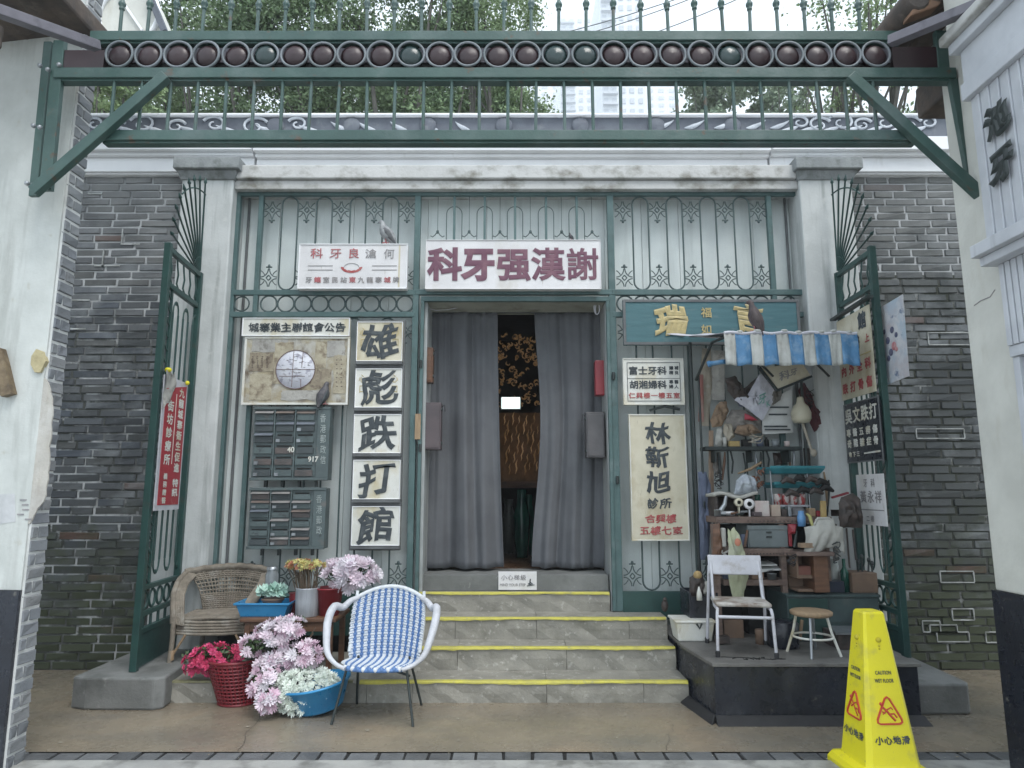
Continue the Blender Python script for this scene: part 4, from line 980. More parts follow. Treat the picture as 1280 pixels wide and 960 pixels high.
# plane seen from the alley centre: text must read left to right from near (outer) to far (hinge) on the left gate
O_ = Vector((-2.735, 5.17, 0)); Hh = Vector((-2.80, 5.90, 0)); UL = (Hh-O_).normalized()
plA = Plane(O_+Vector((.03, 0, 0)), UL, (0,0,1))      # U runs away from the camera; N must face +x
if plA.N.x < 0: plA.N = -plA.N
m_red = M('banner red', (.40,.03,.045), (.32,.03,.04), 4, .6, bump=.1, stain=((.5,.25,.22), 7, .64, .8))
t = plane_sign('red_banner', 'red banner with two columns of white characters tied to the left gate leaf', 'banner', plA, .03, .50, 1.36, 2.40, .012, .008, m_whiteplastic)
g = MB(); a = .021; g.hexa([plA.p(.075, 1.40, a-.004), plA.p(.475, 1.40, a-.004), plA.p(.475, 1.40, a+.002), plA.p(.075, 1.40, a+.002)], [plA.p(.075, 2.30, a-.004), plA.p(.475, 2.37, a-.004), plA.p(.475, 2.37, a+.002), plA.p(.075, 2.30, a+.002)]); g.build('red_field', m_red, t)
plane_letters(t, m_signw, plA, [(c, .38, 2.30-.087*i, .10, .075, .03) for i, c in enumerate('九龍城寨衛生促進')]+[(c, .38, 1.57-.075*i, .11, .065, .03) for i, c in enumerate('特訊')]+[(c, .18, 2.17-.105*i, .11, .085, .03) for i, c in enumerate('街坊診療所')]+[(c, .18, 1.62-.062*i, .07, .05, .02) for i, c in enumerate('義務贈醫')], .024, .002)
g = MB(); g.hexa([plA.p(.275, 1.72, .023), plA.p(.283, 1.72, .023), plA.p(.283, 1.72, .025), plA.p(.275, 1.72, .025)], [plA.p(.275, 2.28, .023), plA.p(.283, 2.28, .023), plA.p(.283, 2.28, .025), plA.p(.275, 2.28, .025)]); g.build('ruled_line', m_signw, t)
g = MB(); g.grid(lambda u, v: plA.p(.02+.2*u, 2.43-.30*v*(1-.5*u)+.02*math.sin(u*9), .03+.01*math.sin(v*7+u*4)), 6, 6); g.build('torn_corner', m_old3, t)
g = MB(); g.ball(plA.p(.06, 2.44, .03), .03, .03, .02, 6, 4); g.ball(plA.p(.46, 2.40, .03), .02, .02, .02, 6, 4); g.build('yellow_tape', m_cyellow, t)
# 9 signs on the right gate; U runs from hinge (far) to outer (near): reads left to right for the viewer
plR2 = Plane(Vector((2.92, 5.90, 0))+Vector((-.032, 0, 0)), Vector((2.90, 5.24, 0))-Vector((2.92, 5.90, 0)), (0,0,1))
if plR2.N.x > 0: plR2.N = -plR2.N
def rg(name, label, u0, u1, z0, z1, face): return plane_sign(name, label, 'sign', plR2, u0, u1, z0, z1, .012, .01, face)
t = rg('gate_sign', 'cream sign with black heading and red characters behind the awning end', .04, .62, 2.28, 2.98, m_cream)
plane_letters(t, m_ink, plR2, [('館', .50, 2.88, .13, .14, .05), ('醫', .38, 2.72, .10, .11, .05), ('中', .27, 2.72, .10, .11, .05)])
plane_letters(t, m_redink, plR2, [(c, .12+.14*i, 2.52, .09, .09, .05) for i, c in enumerate('內外全科')]+[(c, .12+.14*i, 2.37, .09, .09, .05) for i, c in enumerate('跌打骨傷')]+[('上', .56, 2.72, .07, .07, .04)])
g = MB(); g.hexa([plR2.p(.06, 2.60, .021), plR2.p(.60, 2.60, .021), plR2.p(.60, 2.60, .024), plR2.p(.06, 2.60, .024)], [plR2.p(.06, 2.61, .021), plR2.p(.60, 2.61, .021), plR2.p(.60, 2.61, .024), plR2.p(.06, 2.61, .024)]); g.build('gold_line', m_gold, t)
t = rg('gate_sign', 'black sign with white characters in the middle of the right gate leaf', .06, .66, 1.74, 2.24, m_black)
plane_letters(t, m_signw, plR2, [(c, .14+.14*i, 2.13, .12, .13, .03) for i, c in enumerate('吳文跌打')]+[(c, .12+.112*i, 1.99, .075, .07, .03) for i, c in enumerate('專醫五癆傷')]+[(c, .12+.112*i, 1.90, .075, .07, .03) for i, c in enumerate('奇難雜症骨')]+[(c, .12+.07*i, 1.81, .05, .045, .03) for i, c in enumerate('地下三')])
mb = MB(); mb.hexa([plR2.p(.36, 1.803, .023), plR2.p(.62, 1.806, .023), plR2.p(.62, 1.806, .026), plR2.p(.36, 1.803, .026)], [plR2.p(.36, 1.815, .023), plR2.p(.62, 1.82, .023), plR2.p(.62, 1.82, .026), plR2.p(.36, 1.815, .026)]); mb.build('white_line', m_signw, t)
g = MB()
for (u0, u1, z0, z1) in ((.06, .66, 2.228, 2.24), (.06, .66, 1.74, 1.752), (.06, .072, 1.752, 2.228), (.648, .66, 1.752, 2.228)):
    g.hexa([plR2.p(u0, z0, .013), plR2.p(u1, z0, .013), plR2.p(u1, z0, .027), plR2.p(u0, z0, .027)], [plR2.p(u0, z1, .013), plR2.p(u1, z1, .013), plR2.p(u1, z1, .027), plR2.p(u0, z1, .027)])
g.build('frame', m_frameg, t)
t = rg('gate_sign', 'white paper sign with grey characters low on the right gate leaf', .18, .62, 1.24, 1.64, m_white)
plane_letters(t, m_greyink, plR2, [('牙', .34, 1.57, .06, .07, .02), ('科', .46, 1.57, .06, .07, .02)]+[(c, .29+.12*i, 1.46, .10, .10, .02) for i, c in enumerate('黃永祥')]+[(c, .34+.07*i, 1.29, .05, .05, .02) for i, c in enumerate('二樓')])
mb = MB(); mb.hexa([plR2.p(.20, 1.355, .022), plR2.p(.60, 1.355, .022), plR2.p(.60, 1.355, .024), plR2.p(.20, 1.355, .024)], [plR2.p(.20, 1.363, .022), plR2.p(.60, 1.363, .022), plR2.p(.60, 1.363, .024), plR2.p(.20, 1.363, .024)]); mb.build('grey_line', m_greyink, t)
# dark flat bar above the cream sign
g = MB(); g.hexa([plR2.p(.0, 3.0, .01), plR2.p(.68, 3.02, .01), plR2.p(.68, 3.02, .06), plR2.p(.0, 3.0, .06)], [plR2.p(.0, 3.02, .01), plR2.p(.68, 3.04, .01), plR2.p(.68, 3.04, .06), plR2.p(.0, 3.02, .06)]); tag(g.build('lamp_bar', m_iron), 'thin black bar fixed across the right gate above the cream sign', 'bar')
# photo banner beyond the gate post
m_photo = M('faded photo print', (.42,.50,.58), (.50,.46,.48), 5, .45, bump=.02, stain=((.60,.60,.62), 6, .48, .6), stain2=((.14,.18,.28), 11, .60, .68))
x1, z1 = 3.0, 0
def onXp(X, px, py): d = F*X/(px-640); vd = (480-py)/F*d; return Vector((X, d*CT-vd*ST, EYE+d*ST+vd*CT))
c = [onXp(2.955, 1101, 484), onXp(2.955, 1136, 470), onXp(2.955, 1128, 368), onXp(2.955, 1096, 387)]
g = MB(); g.hexa([c[0], c[1], c[1]+Vector((.006, 0, 0)), c[0]+Vector((.006, 0, 0))], [c[3], c[2], c[2]+Vector((.006, 0, 0)), c[3]+Vector((.006, 0, 0))])
t = thing('photo_banner', 'faded colour photo banner hanging in front of the right brick wall', 'banner', tuple(c[0])); g.build('print', m_photo, t)
m_navy = M('navy print', (.07,.09,.17), (.14,.13,.18), 20); cc = (c[0]+c[1]+c[2]+c[3])/4
for dy, dz, r, in ((.05, .02, .03), (-.02, .09, .028), (-.07, .04, .022), (.02, -.08, .03), (.06, -.12, .025), (.09, .10, .022)):
    g = MB(); g.lathe([(0, -.001), (r*.7, -.003), (r, 0)], (cc.x-.002, cc.y+dy, cc.z+dz), 9, 'x'); g.build('printed_figure', m_navy, t)
g = MB()
m_pinkp = M('pink print', (.45,.16,.18), (.5,.3,.3), 20)
for dy, dz, r in ((-.03, -.04, .035), (-.06, -.07, .02)): g = MB(); g.lathe([(0, -.002), (r*.7, -.004), (r, 0)], (cc.x-.003, cc.y+dy, cc.z+dz), 9, 'x'); g.build('printed_figure', m_pinkp, t)

# ================================================================ LETTER BOXES
def mailbox(label, x0, y0, x1, y1, nums, seed, tint):
    rnd = random.Random(seed)
    Y = 5.90; X0, X1, Z0, Z1 = rect(x0, y0, x1, y1, Y)
    t = thing('letterbox_bank', label, 'letterboxes', ((X0+X1)/2, Y+.1, Z0), 'letterbox banks left of the doorway')
    g = MB(); g.box(X0, X1, Y+.02, Y+.14, Z0, Z1); g.box(X0-.004, X1+.004, Y-.005, Y+.02, Z1-.02, Z1+.004); g.box(X0-.004, X1+.004, Y-.005, Y+.02, Z0-.004, Z0+.02)
    W = X1-X0; sidew = W*.16
    g.box(X1-sidew, X1+.002, Y+.0, Y+.02, Z0+.02, Z1-.02)
    g.build('cabinet', m_lb, t, .003)
    cw = (W-sidew-.02)/3
    for k in range(1, 3): g = MB(); g.box(X0+.01+cw*k-.008, X0+.01+cw*k+.002, Y-.002, Y+.02, Z0+.021, Z1-.021); g.build('divider', m_lb, t)
    rows = 6; rh = (Z1-Z0-.05)/rows
    for c_ in range(3):
        for r in range(rows):
            cx = X0+.01+cw*(c_+.5)-.002; zc = Z0+.025+rh*(r+.5)
            col = rnd.choice(tint)
            lid = rnd.random() < .55
            g = MB(); g.box(cx-cw*.43, cx+cw*.41, Y+.004, Y+.0195, zc-rh*.42, zc+rh*.12); d = g.build('box_door', col, t, .002)
            g = MB(); g.box(cx-cw*.36, cx+cw*.34, Y+.012, Y+.0198, zc+rh*.2, zc+rh*.32); g.build('letter_slot', m_dark, t)
            if lid:
                a = rnd.uniform(.02, .045); yq = Y+.018
                g = MB(); g.hexa([(cx-cw*.45, yq-a, zc+rh*.18), (cx+cw*.43, yq-a, zc+rh*.18), (cx+cw*.43, yq, zc+rh*.30), (cx-cw*.45, yq, zc+rh*.30)], [(cx-cw*.45, yq-a, zc+rh*.23), (cx+cw*.43, yq-a, zc+rh*.23), (cx+cw*.43, yq, zc+rh*.46), (cx-cw*.45, yq, zc+rh*.46)]); g.build('slot_hood', rnd.choice(lids), t)
            if rnd.random() < .3: g = MB(); g.box(cx-cw*.4, cx-cw*.22, Y-.006, Y+.004, zc-rh*.4, zc-rh*.12); g.build('padlock', m_steel, t)
    face_letters(t, m_signw, Y-.001, nums, 'number', .003)
    px = x1-(x1-x0)*.075
    face_letters(t, m_greyink2, Y-.004, [(c_, px, y0+14+13*i, 7, 11, .0) for i, c_ in enumerate('香港郵政信箱'[:(y1-y0)//16])], 'faded_lettering', .002)
    for k in range(4): g = MB(); XX = X0+W*(.15+.22*k); g.box(XX, XX+.02, Y+.06, Y+.1, Z0-.06, Z0-.004); g.build('bracket', m_iron, t)
m_lb = M('grey green letterbox paint', (.10,.135,.138), (.075,.10,.103), 6, .5, bump=.12, stain=((.16,.15,.14), 9, .58, .75), stain2=((.03,.03,.03), 13, .6, .75))
m_lb2 = M('dark letterbox door', (.06,.075,.08), (.045,.055,.06), 6, .5, stain=((.13,.12,.11), 14, .6, .75)); m_lb3 = M('rusty letterbox door', (.12,.10,.095), (.07,.07,.07), 9, .6)
m_lid1 = M('pale slot hood', (.30,.29,.28), (.20,.19,.19), 9, .6); m_lid2 = M('brown slot hood', (.20,.16,.14), (.13,.11,.10), 9, .6); m_lid3 = M('blue grey slot hood', (.16,.18,.22), (.10,.12,.14), 9, .6)
m_greyink2 = M('faded white letters', (.42,.47,.46), (.30,.35,.34), 14, .7)
lids = [m_lid1, m_lid1, m_lid2, m_lid3]
mailbox('upper bank of grey green letterboxes with white painted numbers below the notice board', 315, 509, 411, 600, [('40', 363.5, 562, 9, 7, .03), ('917', 391.5, 574, 13, 7, .03)], 3, [m_lb, m_lb2, m_lb2, m_lb3])
mailbox('lower bank of mouldering green letterboxes just above the yellow flowers', 310, 610, 406, 686, [], 5, [m_lb, m_lb, m_lb2, m_lb3])
# ================================================================ DOORWAY
YC = 6.42
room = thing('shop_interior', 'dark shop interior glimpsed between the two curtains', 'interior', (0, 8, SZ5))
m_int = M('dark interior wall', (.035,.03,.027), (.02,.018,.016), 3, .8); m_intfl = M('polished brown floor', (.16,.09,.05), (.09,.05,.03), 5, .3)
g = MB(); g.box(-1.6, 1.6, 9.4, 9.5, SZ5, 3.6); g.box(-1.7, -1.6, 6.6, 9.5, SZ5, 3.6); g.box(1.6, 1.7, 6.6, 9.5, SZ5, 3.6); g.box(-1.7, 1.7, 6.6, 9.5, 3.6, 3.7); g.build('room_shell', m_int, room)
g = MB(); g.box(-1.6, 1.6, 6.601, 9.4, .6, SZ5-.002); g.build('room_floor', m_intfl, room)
def curtain(label, xt0, xt1, xb0, xb1, seed, folds, bulge=0):
    rnd = random.Random(seed); ph = [rnd.uniform(0, 6.28) for _ in range(6)]
    zt_, zb_ = zz(390, YC), zz(709.5, YC); ym = 540
    X = lambda px, py: xx(px, py, YC)
    a0, a1, b0, b1 = X(xt0, 400), X(xt1, 400), X(xb0, 700), X(xb1, 700)
    def fn(u, v):
        l, r = a0+(b0-a0)*v, a1+(b1-a1)*(v**1.4)
        l += bulge*math.sin(PI*min(1, v*1.05))**1.5*.07; x = l+(r-l)*u+.016*v*mn.noise(Vector((u*5+seed, v*1.5, 2)))
        f1 = mn.noise(Vector((u*folds*1.25+seed*7, v*.35, 0)))          # broad soft folds that drift
        f2 = mn.noise(Vector((u*folds*3.2+seed*3, v*.6, 5)))
        pl_ = math.sin(u*folds*2*PI*1.7+2*mn.noise(Vector((u*4, seed, 1))))      # gathers near the rod
        y = YC+(.05+.10*v)*f1+(.016+.016*v)*f2+.009*pl_*(1-v)**3
        z = zt_+(zb_-zt_)*v+(.010*mn.noise(Vector((u*9, seed, 7))) if v > .99 else 0)
        return (x, y, z)
    g = MB(); g.grid(fn, 130, 40); o = g.build('curtain', m_curtain)
    so_ = o.modifiers.new('cloth', 'SOLIDIFY'); so_.thickness = .004
    return tag(o, label, 'curtain', 'curtains in the doorway')
curtain('slate grey curtain hanging at the left side of the doorway', 537, 622, 531, 629, 4, 4.2)
curtain('slate grey curtain hanging at the right side of the doorway', 668, 757, 664, 755, 9, 3.6, 1)
g = MB(); X0, X1 = DXL, DXR; zr_ = zz(390.5, YC); g.tube([(X0+.002, YC, zr_), (X1-.002, YC, zr_)], .012, 8); tag(g.build('curtain_rod', m_iron), 'thin dark curtain rod across the top of the doorway', 'rod')
g = MB(); g.tube([at(530, 384, 6.25)[:1]+(6.25, at(530, 384, 6.25)[1])]+[(at(p, q_, 6.25)[0], 6.25, at(p, q_, 6.25)[1]) for p, q_ in ((545, 388), (560, 387), (575, 384), (580, 381))], .004, 5); tag(g.build('cable', m_whiteplastic), 'thin pale cable drooping under the door head at the left', 'cable')
g = MB(); pts = []
for i in range(18): a = i/17*2*PI*1.4+1.2; X, Z = at(745, 385, 6.16); pts.append((X+.022*math.cos(a)+.001*i, 6.16, Z+.055*math.sin(a)-.001*i))
g.tube(pts, .006, 6); tag(g.build('cable', m_whiteplastic), 'coiled white cable hanging at the top right corner of the doorway', 'cable')
# boxes on the jambs
def jbox(label, x0, y0, x1, y1, Y0, Y1, mat, name='electric_box', side=-1):
    X0, X1, Z0, Z1 = rect(x0, y0, x1, y1, Y0)
    t = thing(name, label, 'box', ((X0+X1)/2, Y1, Z0)); g = MB(); g.box(X0, X1, Y0, Y1, Z0, Z1); g.build('casing', mat, t, .006)
    g = MB(); g.box(X0+.012, X1-.012, Y0-.008, Y0-.0005, Z0+.015, Z1-.02); g.build('door', mat, t, .003)
    for z in (Z0+.06, Z1-.06): g = MB(); xk = X1 if side < 0 else X0; g.ball((xk, Y0+.02, z), .014, .014, .018, 8, 6); g.build('latch', m_iron, t)
    g = MB(); xk = X1 if side < 0 else X0; g.tube([(xk, Y0+.03, Z1-.04), (xk-side*.03, Y0+.02, Z1-.02), (xk-side*.035, Y0+.02, Z1-.08)], .004, 5); g.build('wire', m_rubber, t)
    return t
m_ebox = M('brown grey box paint', (.105,.08,.085), (.075,.06,.065), 5, .5, stain=((.2,.18,.17), 9, .62, .8))
m_ebox2 = M('dark grey box paint', (.10,.095,.10), (.07,.068,.072), 5, .5, stain=((.2,.2,.2), 9, .62, .8))
jbox('brown grey electric box on the left door jamb', 529, 503, 551, 562, 6.08, 6.22, m_ebox)
jbox('dark grey electric box on the right door jamb', 733, 515, 756, 572, 6.14, 6.30, m_ebox2, side=1)
jbox('small rusty brown box high on the left door jamb', 529.5, 434, 541, 478, 6.10, 6.2, m_wood)
t = thing('fire_box', 'small red box on the right door jamb above the electric box', 'box', (xx(749, 470, 6.2), 6.2, zz(494, 6.2)))
X0, X1, Z0, Z1 = rect(744, 450, 756, 494, 6.2); g = MB(); g.box(X0, X1, 6.2, 6.3, Z0, Z1); g.build('casing', m_redplastic, t, .01)
for (px, py, qy, lab) in ((532, 562, 700, 'red brown pipe running down the left door jamb'),):
    X = xx(px, py, 6.2); g = MB(); g.tube([(X, 6.2, zz(py, 6.2)), (X, 6.2, SZ5)], .008, 6); tag(g.build('pipe', m_wood), lab, 'pipe')
X0, X1, Z0, Z1 = rect(518.5, 517, 525.5, 549, YS-.03); g = MB(); g.box(X0, X1, YS-.024, YS-.003, Z0, Z1); tag(g.build('door_tag', m_wood2), 'small tan wooden tag on the green post beside the doorway', 'tag')
# goods inside: gilded leaves, lantern, screen, green vases, lit sign
m_goldlf = M('glowing tarnished gilt', (.30,.19,.09), (.10,.06,.03), 14, .4, metal=.5, emit=((1, .58, .24), .035))  # faint warm emission added to the gilt, which is no lamp
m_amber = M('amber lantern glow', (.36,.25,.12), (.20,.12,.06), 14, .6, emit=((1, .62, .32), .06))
t = thing('gilt_hangings', 'cluster of gilded leaf ornaments hanging at the top of the curtain gap', 'ornaments', (0, 7.6, zz(500, 7.6)))
for (y0, y1, n_) in ((418, 448, 60), (446, 482, 34), (476, 508, 34)):
    for k in range(n_):
        px, py = random.uniform(618, 674), random.uniform(y0, y1); Y = 7.6+random.uniform(-.1, .1); X, Z = at(px, py, Y)
        r = random.uniform(.012, .026); a = random.uniform(0, 6.28); g = MB()
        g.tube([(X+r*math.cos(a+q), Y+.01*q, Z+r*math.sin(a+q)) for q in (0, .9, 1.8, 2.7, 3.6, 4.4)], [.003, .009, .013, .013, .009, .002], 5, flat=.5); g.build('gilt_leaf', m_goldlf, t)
X, Z = at(638.5, 503.5, 7.3); X0, X1, Z0, Z1 = rect(627, 496.5, 650, 510, 7.3)
t = thing('lit_sign', 'small glowing white sign seen in the gap between the curtains', 'sign', (X, 7.3, Z0)); g = MB(); g.box(X0, X1, 7.3, 7.35, Z0, Z1); g.build('light_panel', M('lit sign face', (.8,.85,.85), emit=((.85, 1, .97), .9)), t)
g = MB(); g.box(X0-.01, X1+.01, 7.352, 7.37, Z0-.01, Z1+.01); g.build('casing', m_frameg, t)
t = thing('amber_screen', 'amber lit lattice screen standing inside behind the curtain gap', 'screen', (0, 8.4, SZ5))
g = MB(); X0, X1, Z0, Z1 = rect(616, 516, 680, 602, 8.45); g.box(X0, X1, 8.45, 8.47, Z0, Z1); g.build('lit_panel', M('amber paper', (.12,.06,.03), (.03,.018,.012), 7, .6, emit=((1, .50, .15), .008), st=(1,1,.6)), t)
for i in range(5):
    for j in range(6):
        px, py = 632+i*9+(j % 2)*4.5, 524+j*12; X, Z = at(px, py, 8.42)
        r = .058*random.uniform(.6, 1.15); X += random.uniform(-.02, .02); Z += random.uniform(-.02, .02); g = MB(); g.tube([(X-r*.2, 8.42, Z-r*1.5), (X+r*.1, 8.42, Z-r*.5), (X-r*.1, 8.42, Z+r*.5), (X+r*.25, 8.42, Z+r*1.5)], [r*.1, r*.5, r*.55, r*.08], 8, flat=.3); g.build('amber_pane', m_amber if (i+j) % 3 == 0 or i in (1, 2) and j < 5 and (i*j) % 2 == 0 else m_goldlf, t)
g = MB(); X0, X1, Z0, Z1 = rect(612, 602, 684, 610, 8.4); g.box(X0, X1, 8.2, 8.44, Z0, Z1); g.build('ledge', m_wood, t)
m_gg = M('green glaze', (.01,.09,.06), (.008,.05,.04), 5, .2)
for k, (px, r, lab) in enumerate(((652, .085, 'tall dark green glazed vase inside the doorway'), (661, .07, 'slim green vase standing behind the right curtain edge'), (636, .075, 'grey green vase near the left curtain edge inside'))):
    Y = 7.7+.25*k; X = xx(px, 640, Y); zb_ = SZ5; g = MB(); h = zz(612+6*k, Y)-zb_
    g.lathe([(0, .0), (r*.8, .0), (r, h*.3), (r*1.1, h*.6), (r*.6, h*.85), (r*.7, h), (r*.5, h)], (X, Y, zb_), 16); tag(g.build('vase', m_gg if k < 2 else M('grey glaze', (.10,.11,.10), rough=.3)), lab, 'vase')
# warning plate on the threshold
X0, X1, Z0, Z1 = rect(623, 714.5, 671, 737.5, 6.1)
t = thing('step_notice', 'white notice with grey characters fixed to the threshold riser', 'notice', ((X0+X1)/2, 6.1, Z0)); g = MB(); g.box(X0, X1, 6.105, 6.118, Z0, Z1); g.build('plate', m_white, t)
face_letters(t, m_greyink, 6.103, [(c, 630+8*i, 722, 7, 7, .01) for i, c in enumerate('小心梯級')]+[('MIND YOUR STEP', 641, 731, 32, 3.5, .01)], 'lettering', .002)
g = MB(); X, Z = at(663, 728, 6.103); g.bar((X-.03, 6.103, Z-.03), (X+.035, 6.103, Z-.02), .006); g.bar((X-.02, 6.103, Z-.01), (X+.01, 6.103, Z-.022), .01); g.bar((X+.0, 6.103, Z+.03), (X-.005, 6.103, Z-.01), .01); g.bar((X-.0, 6.103, Z-.0), (X+.02, 6.103, Z-.015), .008); g.build('pictogram', m_ink, t)

# ================================================================ PIGEONS
def pigeon(label, px, py_feet, Y, hgt_px, heading, dark, lean=.75, fat=1.0):
    X, Z = at(px, py_feet, Y); H_ = zz(py_feet-hgt_px, Y)-Z; s = H_/.26
    t = thing('pigeon', label, 'pigeon', (X, Y, Z), 'pigeons resting on the signs', heading)
    body = MB()
    def T(p):           # body axis tilted up towards the head
        x, y, z = p; c, q = math.cos(lean), math.sin(lean); return ((x*c-(z-.11)*q*.6)*s, y*s, (.11+x*q+(z-.11)*c)*s)
    P_ = [T(p) for p in ((-.165, 0, .085), (-.13, 0, .09), (-.09, 0, .10), (-.05, 0, .108), (-.01, 0, .112), (.03, 0, .118), (.06, 0, .135))]
    nx, ny, nz = P_[-1]; P_ += [(nx+.010*s, 0, nz+.03*s), (nx+.012*s, 0, nz+.052*s), (nx+.026*s, 0, nz+.066*s), (nx+.042*s, 0, nz+.064*s), (nx+.05*s, 0, nz+.061*s)]
    body.tube(P_, [q*s*fat for q in (.014, .024, .042, .058, .066, .060, .044, .030, .026, .026, .017, .006)], 12, up=(0, 0, 1))
    b_m = {'w': M('white grey feathers', (.36,.37,.38), (.22,.23,.24), 20, .7, bump=.3), 'd': M('dark feathers', (.05,.05,.06), (.09,.085,.09), 20, .6, bump=.3), 'b': M('brown feathers', (.085,.06,.06), (.05,.04,.045), 20, .6, bump=.3)}[dark]
    w_m = {'w': M('grey wing', (.16,.165,.17), (.09,.09,.1), 20, .7), 'd': m_ink, 'b': M('brown wing', (.06,.045,.045), (.10,.08,.08), 20, .7)}[dark]
    body.build('body', b_m, t, local=True)
    for sg in (-1, 1):
        g = MB(); g.tube([T(q) for q in ((.04, sg*.048, .125), (-.01, sg*.058, .118), (-.07, sg*.045, .105), (-.16, sg*.015, .09))], [.018*s, .034*s, .026*s, .005*s], 8, flat=.4, up=(0, 0, 1)); g.build('wing', w_m, t, local=True)
        g = MB(); g.tube([(.0, sg*.022*s, .085*s), (.005*s, sg*.024*s, .04*s), (.004*s, sg*.024*s, .004*s)], [.012*s, .006*s, .005*s], 6)
        for a in (-.4, 0, .4, 3.1): g.tube([(.004*s, sg*.024*s, .005*s), (.004*s+.035*s*math.cos(a), sg*.024*s+.03*s*math.sin(a), .003*s)], .004*s, 5)
        g.build('leg', m_pinkink, t, local=True)
    g = MB(); g.tube([(nx+.047*s, 0, nz+.062*s), (nx+.07*s, 0, nz+.054*s)], [.007*s, .001*s], 6); g.build('beak', m_ink, t, local=True)
pigeon('pale grey pigeon standing on top of the faded dental sign', 483, 305, 5.97, 30, PI, 'w')
pigeon('dark pigeon at the foot of the weathered notice board', 404, 505.5, 5.90, 29, R_(60), 'd', 1.0)
pigeon('brown pigeon standing on the striped awning', 945, 415, 5.28, 41, R_(150), 'b', 1.15, .8)
pigeon('tiny dark bird perched on the edge of the big plum sign', 714, 300, 5.97, 9, R_(200), 'd')
# ================================================================ CAUTION CONE
def on_ground(px, py, z=0.0):
    v = (480-py)/F; t = (z-EYE)/(ST+v*CT); return ((px-640)/F*t, t*(CT-v*ST), z)
cz_ = 0.0
# four-sided wet floor cone, turned so that one edge faces the camera
def cone():
    cx = xx(1096, 900, 3.98); cy = 3.98
    t = thing('caution_cone', 'yellow four-sided wet floor caution cone with red warning triangles', 'caution cone', (cx, cy, 0), rz=R_(3))
    Hc, b0, b1, zb = .845, .150, .060, .07
    g = MB()
    def ring(r, z, ch=.18):
        q = r*(1-ch); return [(q, -r, z), (r, -q, z), (r, q, z), (q, r, z), (-q, r, z), (-r, q, z), (-r, -q, z), (-q, -r, z)]
    prof = [(b0, zb), (b0-.004, zb+.02), (b1, Hc-.012), (b1-.008, Hc), (b1-.03, Hc-.001)]
    rs = [ring(*p) for p in prof]
    vs = [p for r in rs for p in r]; fs = [(i*8+j, i*8+(j+1) % 8, (i+1)*8+(j+1) % 8, (i+1)*8+j) for i in range(len(rs)-1) for j in range(8)]
    fs.append(tuple(range(len(vs)-8, len(vs)))); g.raw(vs, fs); g.build('body', m_cyellow, t, local=True)
    g = MB(); rs = [ring(.205, 0, .15), ring(.205, .03, .15), ring(.19, .055, .15), ring(.152, .07, .15)]; vs = [p for r in rs for p in r]
    g.raw(vs, [(i*8+j, i*8+(j+1) % 8, (i+1)*8+(j+1) % 8, (i+1)*8+j) for i in range(3) for j in range(8)]+[tuple(range(24, 32))]); g.build('base', m_cyellow, t, local=True)
    sl_ = (b0-b1)/(Hc-zb)
    for name, U, nrm in (('front', (1, 0, 0), (0, -1, 0)), ('side', (0, -1, 0), (-1, 0, 0)), ('side', (0, 1, 0), (1, 0, 0))):
        U, Nn = Vector(U), Vector(nrm); V = (Vector((0, 0, 1))-Nn*sl_).normalized()
        pl = Plane(Nn*(b0-.002)+Vector((0, 0, zb)), U, V); hh = lambda z: (z-zb)/V.z
        mb = MB(); letters(mb, pl, [('CAUTION', 0, hh(.535), .088, .020, .02), ('WET FLOOR', 0, hh(.495), .105, .020, .02)]+[(c, -.072+.048*i, hh(.205), .042, .042, .03, .05) for i, c in enumerate('小心地滑')], .003, .002); mb.build('lettering', m_ink, t, local=True, kind='stuff')
        g = MB(); c = hh(.345)
        tri = [(-.078, -.062), (.078, -.062), (0, .085)]; pts = []
        for i in range(3):
            a, b_ = Vector((*tri[i], 0)), Vector((*tri[(i+1) % 3], 0)); pr = Vector((*tri[i-1], 0))
            pts += [a+(pr-a)*.16, a+(pr-a)*.05+(b_-a)*.05, a+(b_-a)*.16]
        g.tube([pl.p(p.x, p.y+c, .004) for p in pts], .0055, 4, True)
        for line, r in ((((-.035, .03), (-.012, .008), (.012, -.022), (.038, -.05)), .0075), (((-.012, .008), (-.038, -.012)), .005), (((-.012, .012), (.02, .026), (.028, .012)), .005), (((.0, -.012), (.034, -.01), (.052, -.032)), .006), (((-.04, .004), (-.022, -.008)), .004)):
            g.tube([pl.p(p[0]*.85, p[1]*.85+c-.004, .003) for p in line], r*.8, 5, flat=.4)
        g.lathe([(0, 0)], (0, 0, 0), 3) if 0 else None
        q = pl.p(-.036, c+.036, .003); g.ball(q, .009, .009, .009, 8, 5)
        g.build('warning_triangle', M('warning red', (.55,.05,.03), (.48,.05,.03)), t, local=True)
        g = MB(); 
        for dz, r in ((.70, .016), (.67, .007), (.655, .006)): q = pl.p(0, hh(dz), .001); g.ball(q, r, r, r*.9, 8, 5)
        g.build('keyhole_boss', M('ochre yellow plastic', (.50,.42,.02), (.45,.38,.02)), t, local=True)
cone()

